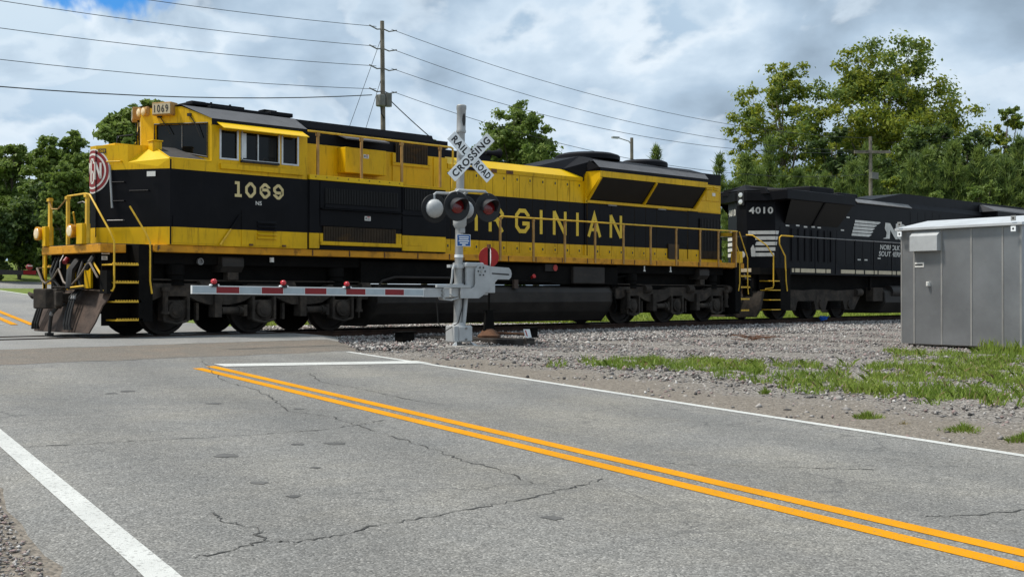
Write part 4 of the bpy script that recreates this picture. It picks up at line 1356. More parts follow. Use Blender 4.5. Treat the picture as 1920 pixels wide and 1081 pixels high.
for z0, w_, h_ in ((1.62, 0.165, 0.095), (1.51, 0.12, 0.075)):     # stencilled notices in the stepwell
    m2 = MB(); m2.box(0.185, 0.185 + w_, -1.116, -1.112, z0, z0 + h_); n_ = m2.build('notice', 'sticker_white', loco)
    m2 = MB()
    for j in range(3):
        m2.box(0.2, 0.2 + w_ * (0.75 - 0.1 * j), -1.1185, -1.1165, z0 + h_ * (0.2 + 0.27 * j), z0 + h_ * (0.32 + 0.27 * j))
    m2.build('print', 'print_dark', n_)

# --- cab side details
m2 = MB()
LET = lambda mb, pts, org, closed=False, t=0.06, lift=0.0: ribbon(mb, pts, t, org, EX, EZ, NY, lift, 0, closed)
def oct_(w, h, t, c):
    return [(c, t / 2), (w - c, t / 2), (w - t / 2, c), (w - t / 2, h - c), (w - c, h - t / 2), (c, h - t / 2), (t / 2, h - c), (t / 2, c)]
def digit(mb, ch, org, w, h, t):
    c = t / 2 + 0.30 * w
    if ch == '1':
        LET(mb, [(0.10 * w, h - t / 2), (0.55 * w, h - t / 2)], org, t=t, lift=0.0)
        LET(mb, [(0.52 * w, 0), (0.52 * w, h)], org, t=t, lift=0.001)
        LET(mb, [(0.08 * w, t / 2), (0.92 * w, t / 2)], org, t=t, lift=0.002)
    elif ch == '0':
        LET(mb, oct_(w, h, t, c), org, True, t)
    else:
        m = 0.57 * h
        p = [(w - t / 2, h * 0.69), (w - t / 2, h - c * 0.85), (w - c, h - t / 2), (c, h - t / 2), (t / 2, h - c), (t / 2, c), (c, t / 2), (w - c, t / 2), (w - t / 2, c * 0.85), (w - t / 2, m - 0.045), (w - t / 2 - 0.045, m), (t / 2, m)]
        if ch == '9':
            p = [(w - x, h - y) for x, y in p]
        LET(mb, p, org, t=t)
for ch, x, w in (('1', 2.89, 0.20), ('0', 3.16, 0.265), ('6', 3.52, 0.265), ('9', 3.86, 0.265)):
    digit(m2, ch, (x, -1.566, 2.872), w, 0.325, 0.062)
m2.build('road_number', 'cream_letter', loco)
m2 = MB(); text_on(m2, 'NS', (3.42, -1.566, 2.725), EX, EZ, width=0.15, height=0.085, bold=0.012); m2.build('owner_letters', 'sticker_white', loco)
m2 = MB()      # battery-box panels and louvres low on the cab side
for x0, x1, z0, z1 in ((1.47, 2.50, 1.87, 2.42), (3.07, 4.29, 1.87, 2.60)):
    mi = 0
    mm = MB()
    mm.box(x0, x1, -1.572, -1.56, z0, min(z1, B0), 0)
    if z1 > B0:
        mm.box(x0, x1, -1.572, -1.56, B0, z1, 1)
    mm.build('access_panel', [YEL, BLK], loco)
for k in range(5):
    z = 2.02 + 0.082 * k
    mm = MB()
    mm.prism([(3.45, -1.572, z), (3.45, -1.615, z), (3.45, -1.572, z + 0.05)], (0.48, 0, 0))
    mm.build('louvre', YEL if z < B0 - 0.03 else BLK, loco)
for x in (3.25, 4.08):
    mm = MB(); mm.box(x, x + 0.09, -1.60, -1.572, 1.86, 1.90); mm.build('latch', 'rust_brown', loco)
m2 = MB(); m2.tube([(2.54, -1.60, 1.86), (3.03, -1.60, 2.50)], 0.022, 6); m2.build('window_ladder_bar', BLK, loco)
m2 = MB(); m2.tube([(2.535, -1.604, 1.855), (2.79, -1.604, 2.188)], 0.0235, 6); m2.build('window_ladder_bar', 'handrail_yellow', loco)
for x in (1.405, 4.752):
    m2 = MB(); m2.box(x, x + 0.035, -1.566, -1.555, ZD + 0.01, B1 + (0.19 if x < 2 else 0.0)); m2.build('body_seam', BLK, loco)
for x0, z0 in ((1.19, 3.25),):
    pass
def notice(x, z, y=-1.575, w=0.17, h=0.10, red=True):
    m2 = MB(); m2.box(x, x + w, y, y + 0.008, z, z + h)
    o = m2.build('warning_sticker', 'sticker_white', loco)
    m2 = MB()
    m2.box(x + 0.02, x + 0.05, y - 0.003, y - 0.001, z + 0.02, z + h - 0.02, 0)
    m2.box(x + 0.07, x + w - 0.02, y - 0.003, y - 0.001, z + h * 0.72, z + h * 0.92, 1)
    m2.box(x + 0.07, x + w - 0.02, y - 0.003, y - 0.001, z + h * 0.2, z + h * 0.32, 0)
    m2.box(x + 0.07, x + w - 0.03, y - 0.003, y - 0.001, z + h * 0.45, z + h * 0.57, 0)
    m2.build('print', ['print_dark', 'sticker_red'], o)
notice(6.35, 3.245); notice(6.32, 2.52, y=-1.6); notice(8.08, 2.235)
m2 = MB(); vs = [wrap(1.46, 3.2, 0.012), wrap(1.46 + 0.0, 3.3, 0.012)]
mm = MB(); mm.poly([(1.14, -1.16, 3.20), (1.235, -1.33, 3.20), (1.235, -1.33, 3.30), (1.14, -1.16, 3.30)]);
mm.v = [(x - 0.03, y - 0.02, z) for x, y, z in mm.v]
mm.build('warning_sticker', 'sticker_white', loco)

# --- inverter cabinet behind the cab (full width, near side), upper hood above it
mb = MB()
mb.box(4.79, 8.84, -1.555, 1.555, ZD + 0.004, 3.36)
mb.build('inverter_cabinet', BLK, loco)
for sg in (-1,):
    y = -1.56
    panels = [('cabinet_panel', 4.79, 5.06, 1.85, B0, YEL), ('cabinet_panel', 4.79, 5.06, B0, 3.36, BLK), ('cabinet_panel', 5.08, 7.42, 2.745, 3.35, BLK), ('cabinet_panel', 5.08, 7.42, 2.36, 2.72, BLK),
              ('cabinet_panel', 7.45, 8.82, 2.70, 3.35, BLK), ('cabinet_panel', 7.45, 8.82, 2.23, 2.67, BLK), ('cabinet_panel', 7.45, 8.82, 1.86, 2.225, YEL), ('cabinet_panel', 7.26, 7.42, 1.95, 2.25, YEL), ('cabinet_panel', 5.08, 5.16, 1.95, 2.19, YEL)]
    for nm, x0, x1, z0, z1, m_ in panels:
        m2 = MB(); m2.box(x0, x1, y - 0.03, y, z0, z1); m2.build(nm, m_, loco, bevel=0.006)
    m2 = MB(); m2.box(5.08, 7.42, y - 0.05, y, 1.93, 2.015); m2.build('cabinet_ledge', YEL, loco, bevel=0.008)
    m2 = MB(); m2.box(5.08, 7.42, y - 0.10, y - 0.03, 2.725, 2.742); m2.build('cabinet_ledge', BLK, loco)
    m2 = MB(); m2.box(5.2, 7.35, y - 0.055, y - 0.03, 2.76, 2.83); m2.build('cabinet_ledge', 'black_roof', loco)
    def grille(x0, x1, z0, z1, yy, m_, nb):
        m2 = MB()
        m2.box(x0, x1, yy + 0.0, yy + 0.015, z0, z1)
        for j in range(nb):
            xx = x0 + (x1 - x0) * (j + 0.2) / nb
            m2.box(xx, xx + 0.5 * (x1 - x0) / nb, yy - 0.02, yy, z0, z1)
        o = m2.build('grille', m_, loco)
        o['kind'] = 'stuff'
        return o
    grille(5.17, 7.25, 2.02, 2.345, y - 0.018, 'grille_brown', 46)
    grille(5.2, 7.3, 2.86, 3.2, y - 0.035, 'grille_dark', 46)
    grille(7.5, 8.78, 2.83, 3.32, y - 0.035, 'grille_dark', 26)
    m2 = MB(); m2.box(7.5, 8.05, y - 0.036, y - 0.030, 1.99, 2.19); m2.build('access_panel', YEL, loco, bevel=0.003)
mb = MB(); mb.box(4.79, 7.47, -1.60, -1.02, 3.362, 3.47); mb.build('cabinet_top_beam', 'yellow_clean', loco, bevel=0.008)
mb = MB(); mb.box(7.48, 8.84, -1.58, -1.02, 3.362, 3.41); mb.box(7.5, 8.8, -1.585, -1.5, 3.41, 3.425); mb.build('cabinet_top_beam', YEL, loco, bevel=0.006)
for j in range(9):
    m2 = MB(); m2.cyl((4.95 + 0.3 * j, -1.606, 3.43), (4.95 + 0.3 * j, -1.60, 3.43), 0.014, n=8); m2.build('rivet', 'rust_brown', loco)
mb = MB()      # upper hood
mb.box(4.80, 9.40, -1.0, 1.0, 3.37, 4.235, 0)
mb.box(4.87, 9.35, -0.97, 0.97, 4.237, 4.50, 1)
mb.prism([(4.87, -0.97, 4.5), (4.87, -0.86, 4.77), (4.87, 0.86, 4.77), (4.87, 0.97, 4.5)], (4.15, 0, 0), 1)
mb.box(9.03, 9.6, -0.8, 0.8, 4.5, 4.68, 1)
mb.build('upper_hood', [YEL, 'black_roof'], loco)
for x0 in (5.2, 6.4, 7.6):
    m2 = MB(); m2.box(x0, x0 + 1.1, -0.55, 0.55, 4.772, 4.80); m2.build('roof_hatch', 'black_roof', loco, bevel=0.01)
m2 = MB(); m2.box(4.9, 9.0, -0.985, -0.93, 4.555, 4.60); m2.build('roof_gutter', BLK, loco)
for x0, x1 in ((4.86, 5.9), (7.62, 8.9), (8.93, 9.38)):
    m2 = MB(); m2.box(x0, x1, -1.02, -1.002, 3.48, 3.98 if 7 < x0 < 8.5 else 4.225); m2.build('hood_door', YEL, loco, bevel=0.006)
m2 = MB(); m2.box(5.98, 7.18, -1.32, -1.0, 3.62, 4.20); m2.build('equipment_box', YEL, loco, bevel=0.012)
m2 = MB(); m2.prism([(6.0, -1.36, 4.37), (6.0, -0.98, 4.50), (6.0, -0.98, 4.53), (6.0, -1.36, 4.40)], (1.25, 0, 0)); m2.build('rain_hood', 'grey_roof', loco)
grille(7.70, 8.72, 4.0, 4.47, -1.03, 'grille_brown', 20)
for (x0, x1, z0, z1) in ((7.60, 7.70, 3.98, 4.22), (8.72, 8.80, 3.98, 4.22), (7.60, 8.80, 3.93, 4.0)):
    m2 = MB(); m2.box(x0, x1, -1.05, -1.0, z0, z1); m2.build('grille_frame', YEL, loco, bevel=0.005)
notice(6.5, 3.98, y=-1.33, w=0.15, h=0.09)
for x in (5.05, 6.27, 7.47, 8.68):
    m2 = MB(); m2.box(x - 0.03, x + 0.03, -1.555, -1.52, 3.42, 4.36); m2.box(x - 0.045, x + 0.045, -1.56, -1.515, 4.34, 4.42)
    m2.build('stanchion', 'handrail_worn', loco)
m2 = MB(); m2.tube([(4.78, -1.54, 4.43), (9.02, -1.54, 4.43), (9.09, -1.54, 4.40), (9.11, -1.53, 4.33), (9.11, -1.5, 3.44)], 0.025, 7); m2.build('handrail', 'handrail_yellow', loco, smooth=True)

# --- engine hood with doors
mb = MB()
mb.box(8.86, 21.10, -1.0, 1.0, ZD + 0.003, 2.22, 0)
mb.box(8.86, 21.10, -1.0, 1.0, 2.22, 3.39, 1)
mb.box(9.42, 21.10, -1.0, 1.0, 3.39, 4.0, 0)
mb.build('engine_hood', [YEL, BLK], loco)
mb = MB()
sec = [(-1.03, 3.985), (-1.04, 4.09), (-0.78, 4.30), (0.78, 4.30), (1.04, 4.09), (1.03, 3.985)]
x0, x1 = 9.40, 14.46
for i in range(len(sec) - 1):
    (ya, za), (yb, zb) = sec[i], sec[i + 1]
    mb.add([(x0, ya, za), (x1, ya, za), (x1, yb, zb), (x0, yb, zb)], [(0, 1, 2, 3)], (0, 2, 1, 2, 0)[i])
mb.poly([(x1, y, z) for y, z in sec], 0); mb.poly([(x0, y, z) for y, z in sec][::-1], 0)
mb.build('hood_roof', [YEL, 'grey_roof', 'yellow_clean'], loco)
for k in range(2):
    m2 = MB(); m2.box(10.9 + 0.55 * k, 11.1 + 0.6 * k, -1.045, -1.035, 3.99, 4.08); m2.build('scorch', 'rust_brown', loco)
m2 = MB(); m2.box(10.0, 10.75, -1.047, -1.038, 3.99, 4.075); m2.build('exhaust_soot', BLK, loco)
def door(x0, x1, top, latch_hi=True):
    mm = MB()
    mm.box(x0 + 0.008, x1 - 0.008, -1.022, -1.002, 1.93, 2.22, 0)
    mm.box(x0 + 0.008, x1 - 0.008, -1.022, -1.002, 2.22, 3.39 if top > 3.5 else top, 1)
    if top > 3.5:
        mm.box(x0 + 0.008, x1 - 0.008, -1.022, -1.002, 3.39, top, 0)
    d_ = mm.build('hood_door', [YEL, BLK], loco)
    mm = MB(); mm.box(x0 - 0.009, x0 + 0.0075, -1.0135, -1.002, 1.93, top); mm.build('door_seam', 'seam_dark', d_)
    zs = [2.05] + ([3.86] if top > 3.5 else [])
    for z in zs:
        mm = MB()
        xl = x1 - 0.10
        mm.box(xl - 0.05, xl + 0.05, -1.030, -1.022, z - 0.075, z + 0.075, 0)
        mm.box(xl - 0.022, xl + 0.022, -1.036, -1.030, z - 0.03, z + 0.035, 1)
        mm.build('latch', ['yellow_clean', 'print_dark'], d_)
for k in range(11):
    door(9.0 + 0.493 * k, 9.0 + 0.493 * (k + 1), 3.975)
for k in range(10):
    if k in (7, 8):
        continue
    door(14.68 + 0.52 * k, 14.68 + 0.52 * (k + 1), 3.40)
m2 = MB(); m2.box(8.86, 21.1, -1.06, -1.0, ZD + 0.005, 1.925); m2.build('hood_kick_plate', YEL, loco, bevel=0.006)
m2 = MB(); m2.box(18.33, 18.85, -1.062, -1.02, 1.9, 2.36); m2.build('sand_filler_recess', 'grille_brown', loco)
m2 = MB(); m2.box(18.33, 19.35, -1.012, -1.0, 2.36, 3.38); m2.build('hood_panel', BLK, loco)
grille(19.95, 21.05, 2.02, 3.2, -1.03, 'grille_dark', 14)
grille(19.95, 21.05, 1.95, 2.2, -1.052, 'grille_brown', 16)
m2 = MB()
for x in (14.60,):
    m2.box(x - 0.05, x + 0.03, -1.06, -1.0, 3.39, 4.2, 0)
m2.box(x - 0.05, x + 0.03, -1.03, -1.0, 1.93, 2.22, 0)
m2.box(x - 0.02, x + 0.0, -1.028, -1.0, 2.22, 3.39, 1)
m2.build('hood_joint', [YEL, BLK], loco)
for x0 in (15.55, 17.85):
    m2 = MB(); m2.box(x0, x0 + 0.38, -1.05, -1.02, 3.365, 3.40); m2.build('door_stop', 'steel_grey', loco)

# VIRGINIAN
T = 0.105
HT = 0.645
ZL = 2.46
t2, w_, c_ = T / 2, 0.55, 0.175
I_ = [([(t2, 0), (t2, HT)], T)]
R_ = I_ + [([(t2, HT - t2), (w_ - c_, HT - t2), (w_ - t2, HT - c_), (w_ - t2, HT / 2 + 0.10), (w_ - c_, HT / 2), (t2, HT / 2)], T), ([(w_ * 0.5, HT / 2), (w_ - t2, 0)], T)]
G_ = [([(w_ - t2, HT * 0.70), (w_ - t2, HT - c_), (w_ - c_, HT - t2), (c_, HT - t2), (t2, HT - c_), (t2, c_), (c_, t2), (w_ - c_, t2), (w_ - t2, c_), (w_ - t2, HT * 0.40), (w_ * 0.5, HT * 0.40)], T)]
N_ = I_ + [([(t2, HT - 0.01), (w_ - t2, 0.01)], T), ([(w_ - t2, 0), (w_ - t2, HT)], T)]
A_ = [([(t2, 0), (0.30, HT - 0.03), (0.6 - t2, 0)], T), ([(0.15, 0.2), (0.45, 0.2)], 0.09)]
V_ = [([(t2, HT), (0.25, 0.0), (0.5 - t2, HT)], T)]
for strokes, x in ((V_, 9.49), (I_, 10.325), (R_, 10.82), (G_, 11.79), (I_, 12.735), (N_, 13.25), (I_, 14.20), (A_, 14.67), (N_, 15.635)):
    m2 = MB()
    for j, (pts, tk) in enumerate(strokes):
        ribbon(m2, pts, tk, (x, -1.026, ZL), EX, EZ, NY, 0.001 * j)
    m2.build('name_letter', 'yellow_letter', loco)

# --- radiator section with flared intakes
mb = MB()
XR0, XR1 = 14.64, 19.68
for sg in (-1, 1):
    yo, yi = sg * 1.53, sg * 1.0
    P_ = lambda x, y, z: (x, y, z)
    fl = [([(XR0, yo, 4.10), (XR1, yo, 4.10), (XR1, yo, 4.265), (XR0, yo, 4.265)], 0),
          ([(XR0, yo, 4.265), (XR1, yo, 4.265), (XR1, yo, 4.365), (XR0, yo, 4.365)], 1),
          ([(XR0 - 0.05, yo, 4.365), (XR1 + 0.05, yo, 4.365), (XR1 + 0.30, sg * 1.2, 4.56), (XR0 + 0.05, sg * 1.2, 4.60)], 2),
          ([(XR0 - 0.06, sg * 1.0, 4.0), (XR0, yo, 4.10), (XR0, yo, 4.265), (XR0 - 0.10, sg * 1.02, 4.265)], 0), ([(XR0 - 0.10, sg * 1.02, 4.265), (XR0, yo, 4.265), (XR0 - 0.05, yo, 4.365), (XR0 - 0.1, sg * 1.2, 4.57)], 1),
          ([(XR1, yo, 4.10), (XR1 + 0.0, yi, 3.45), (XR1 + 0.05, yi, 4.36), (XR1, yo, 4.365)], 0),
          ([(XR0, yo, 4.10), (XR0, yi, 3.47), (XR0 - 0.06, yi, 3.47), (XR0 - 0.06, yi, 4.0)], 0)]
    for pts, mi in fl:
        mb.poly(pts if sg < 0 else pts[::-1], mi)
mb.build('radiator_housing', [YEL, 'black_roof', 'grey_roof'], loco)
mb = MB()
sec = [(-1.22, 4.36), (-1.2, 4.58), (-0.65, 4.74), (0.65, 4.74), (1.2, 4.58), (1.22, 4.36)]
mb.prism([(14.75, y, z) for y, z in sec], (5.2, 0, 0))
mb.box(14.5, 19.9, -1.0, 1.0, 4.0, 4.37)
mb.add([(13.0, -0.62, 4.33), (13.0, 0.62, 4.33), (14.75, -0.65, 4.74), (14.75, 0.65, 4.74), (14.75, -1.2, 4.58), (14.75, 1.2, 4.58), (14.46, -1.03, 4.1), (14.46, 1.03, 4.1), (13.9, -0.8, 4.31), (13.9, 0.8, 4.31)],
       [(0, 2, 3, 1), (0, 8, 6, 4, 2), (1, 3, 5, 7, 9), (4, 6, 7, 5)])
mb.build('radiator_roof', 'black_roof', loco)
for sg in (-1, 1):
    yo, yi = sg * 1.515, sg * 1.005
    for k in range(2):
        xa, xb = XR0 + 0.06 + k * 2.5, XR0 + 0.06 + (k + 1) * 2.5 - 0.08
        mm = MB(); mm.poly([(xa, yi, 3.49), (xb, yi, 3.49), (xb, yo, 4.095), (xa, yo, 4.095)]); mm.build('intake_screen', 'grille_dark', loco)
    for xa in (XR0, XR0 + 2.49, XR1 - 0.06):
        mm = MB(); mm.prism([(xa, yi, 3.46), (xa + 0.07, yi, 3.46), (xa + 0.07, yo, 4.10), (xa, yo, 4.10)], (0, sg * 0.03, -0.035)); mm.build('screen_rib', YEL, loco)
    mm = MB(); mm.box(XR0 - 0.05, XR1 + 0.05, min(sg * 1.0, sg * 1.06), max(sg * 1.0, sg * 1.06), 3.405, 3.475); mm.build('screen_rail', YEL, loco)
mb = MB()
mb.box(19.9, 21.10, -1.0, 1.0, 4.0, 4.28, 0)
mb.box(19.85, 21.10, -1.01, 1.01, 4.282, 4.62, 1)
mb.build('rear_hood', [YEL, 'black_roof'], loco)
for k in range(3):
    for j in range(2):
        mm = MB(); mm.prism([(20.05 + 0.33 * k, -1.0, 4.13 + 0.07 * j), (20.05 + 0.33 * k, -1.035, 4.13 + 0.07 * j), (20.05 + 0.33 * k, -1.0, 4.17 + 0.07 * j)], (0.26, 0, 0)); mm.build('louvre', 'yellow_clean', loco)
for x0, x1, z0, z1 in ((19.78, 20.28, 3.77, 4.1), (20.31, 21.05, 3.77, 4.1), (19.72, 21.05, 3.41, 3.75)):
    mm = MB(); mm.box(x0, x1, -1.02, -1.0, z0, z1); mm.build('hood_panel', YEL, loco, bevel=0.005)
mm = MB(); mm.box(20.62, 20.78, -1.03, -1.02, 3.93, 4.03); mm.build('warning_sticker', 'sticker_white', loco)
for x, r_ in ((15.85, 0.95), (17.0, 0.1), (18.45, 0.75)):
    if r_ < 0.2:
        continue
    mm = MB(); mm.lathe((x, 0, 4.74), (0, 0, 1), [(0, r_), (0.12, r_), (0.15, r_ * 0.96), (0.20, r_ * 0.80), (0.21, r_ * 0.3)], 26); mm.build('radiator_fan', 'black_roof', loco, smooth=True)
    mm = MB(); mm.box(x + r_ - 0.03, x + r_ + 0.10, -0.16, 0.16, 4.76, 4.89); mm.build('lifting_lug', 'black_roof', loco)
# horn and exhaust on the roof
mm = MB(); mm.box(11.05, 11.4, -0.5, -0.2, 4.30, 4.5); mm.box(10.4, 11.9, -0.62, -0.1, 4.28, 4.34); hb = mm.build('horn', 'black_roof', loco)
for k, (y, d, l) in enumerate(((-0.52, 1, 0.5), (-0.36, -1, 0.55), (-0.2, 1, 0.42))):
    mm = MB(); mm.lathe((11.2, y, 4.56), (d, 0, 0.04), [(0, 0.05), (l * 0.5, 0.06), (l * 0.85, 0.09), (l, 0.13), (l + 0.01, 0.10)], 14); mm.build('bell', 'black_roof', hb, smooth=True)
mm = MB(); mm.box(9.5, 10.35, -0.55, 0.55, 4.30, 4.52); mm.build('exhaust_stack', 'black_roof', loco, bevel=0.02)

# --- walkway handrail along the hood
for sg in (-1, 1):
    for k in range(10):
        x = (10.73, 11.95, 13.17, 14.41, 15.63, 16.86, 18.08, 19.27, 20.22, 21.16)[k]
        y = sg * 1.52
        mm = MB(); mm.box(x - 0.03, x + 0.03, min(y, y + sg * 0.035), max(y, y + sg * 0.035), ZS + 0.02, 2.80)
        mm.box(x - 0.035, x + 0.035, min(y, y + sg * 0.045), max(y, y + sg * 0.045), 2.74, 2.80)
        st = mm.build('stanchion', 'handrail_worn', loco)
    mm = MB(); mm.tube([(10.70, sg * 1.53, 2.70), (10.72, sg * 1.53, 2.80), (10.80, sg * 1.53, 2.825), (21.25, sg * 1.53, 2.825)], 0.023, 7); mm.build('handrail', 'handrail_yellow', loco, smooth=True)
for y in (-1.42, -0.75, 0.75, 1.42):
    mm = MB(); mm.box(21.2, 21.26, y - 0.05, y + 0.05, ZD, 2.82); mm.build('end_post', 'handrail_worn', loco)
for y0, y1 in ((-1.42, -0.75), (0.75, 1.42)):
    mm = MB(); mm.box(21.2, 21.25, y0, y1, 2.68, 2.80); mm.build('end_rail', 'handrail_yellow', loco)
mm = MB(); mm.box(21.23, 21.6, -1.5, -1.3, 1.84, 2.2); mm.build('end_box', YEL, loco, bevel=0.01)
mm = MB(); mm.lathe((21.6, -1.2, 2.05), (1, 0, 0), [(-0.1, 0.1), (0.1, 0.13), (0.12, 0.1)], 14); mm.build('ditch_light', 'signal_black', loco, smooth=True)

# --- fuel tank and boxes under the frame
mb = MB()
sec = [(-1.12, 1.08), (-1.42, 1.02), (-1.5, 0.9), (-1.5, 0.64), (-1.36, 0.38), (-1.1, 0.12), (1.1, 0.12), (1.36, 0.38), (1.5, 0.64), (1.5, 0.9), (1.42, 1.02), (1.12, 1.08)]
def tank_ring(x, k):
    return [(x, y * k, 0.58 + (z - 0.58) * (0.82 + 0.18 * k)) for y, z in sec]
ra, rb = tank_ring(6.75, 1.0), tank_ring(15.15, 1.0)
n = len(sec)
mb.add(ra + rb, [(i, (i + 1) % n, n + (i + 1) % n, n + i) for i in range(n)] + [tuple(range(n)), tuple(range(2 * n - 1, n - 1, -1))])
tank = mb.build('fuel_tank', 'tank_grime', loco, bevel=0.03)
mm = MB(); mm.tube([(7.1, -1.15, 1.3), (7.6, -1.38, 1.22), (9.2, -1.38, 1.2), (12.8, -1.38, 1.18)], 0.035, 7); mm.build('air_pipe', 'under_black', loco)
mm = MB(); mm.tube([(6.8, -1.45, 0.95), (6.9, -1.5, 1.15), (7.3, -1.5, 1.24), (9.6, -1.5, 1.24)], 0.03, 7); mm.build('air_pipe', 'tank_grime', loco)
mm = MB(); mm.box(13.62, 14.93, -1.45, -1.0, 1.13, 1.6); mm.build('blower_box', 'tank_grime', loco, bevel=0.03)
mm = MB(); mm.box(12.55, 13.0, -1.40, -1.1, 1.46, 1.64); eb = mm.build('valve_box', 'tank_grime', loco)
mm = MB(); mm.lathe((12.93, -1.41, 1.55), (0, -1, 0), [(0, 0.085), (0.01, 0.085), (0.012, 0.04)], 16); mm.build('ring', 'sticker_red', eb)
mm = MB(); mm.cyl((12.0, -1.52, 1.32), (12.02, -1.40, 1.28), 0.055, 0.03, n=12); mm.build('fuel_cap', 'target_red', loco)
mm = MB(); mm.box(11.25, 11.40, -1.53, -1.46, 1.0, 1.22); mm.build('sight_gauge', 'plow_rust', loco)
mm = MB(); mm.box(10.9, 11.0, -1.3, -1.2, 1.2, 1.6); mm.build('pipe_bracket', 'under_black', loco)
mm = MB(); mm.prism([(2.68, -1.42, 1.62), (2.68, -1.46, 1.58), (2.68, -1.46, 1.42), (2.68, -1.36, 1.30), (2.68, -1.0, 1.30), (2.68, -1.0, 1.62)], (0.52, 0, 0)); mm.build('sand_box', 'tank_grime', loco)
mm = MB(); mm.box(2.86, 3.12, -1.38, -1.2, 1.14, 1.3); mm.build('sand_trap', 'truck_grime', loco)
mm = MB(); mm.prism([(19.35, -1.42, 1.62), (19.35, -1.46, 1.58), (19.35, -1.46, 1.42), (19.35, -1.36, 1.30), (19.35, -1.0, 1.30), (19.35, -1.0, 1.62)], (0.5, 0, 0)); mm.build('sand_box', 'tank_grime', loco)
mm = MB(); mm.box(19.5, 19.72, -1.38, -1.2, 1.14, 1.3); mm.build('sand_trap', 'truck_grime', loco)
mm = MB(); mm.lathe((2.2, -1.35, 1.51), (0, -1, 0), [(0, 0.07), (0.06, 0.07), (0.06, 0.05), (0.02, 0.045)], 16); mm.build('drain_port', 'steel_grey', loco)
mm = MB(); mm.cyl((3.95, -1.38, 1.63), (3.95, -1.38, 1.53), 0.05, n=10); mm.build('horn_valve', 'sticker_white', loco)
for x in (16.62, 17.85):
    mm = MB(); mm.cyl((x, -1.5, 1.66), (x, -1.5, 1.54), 0.018, n=6); mm.cyl((x, -1.5, 1.54), (x, -1.5, 1.50), 0.035, n=8); mm.build('drain_cock', 'sticker_white', loco)

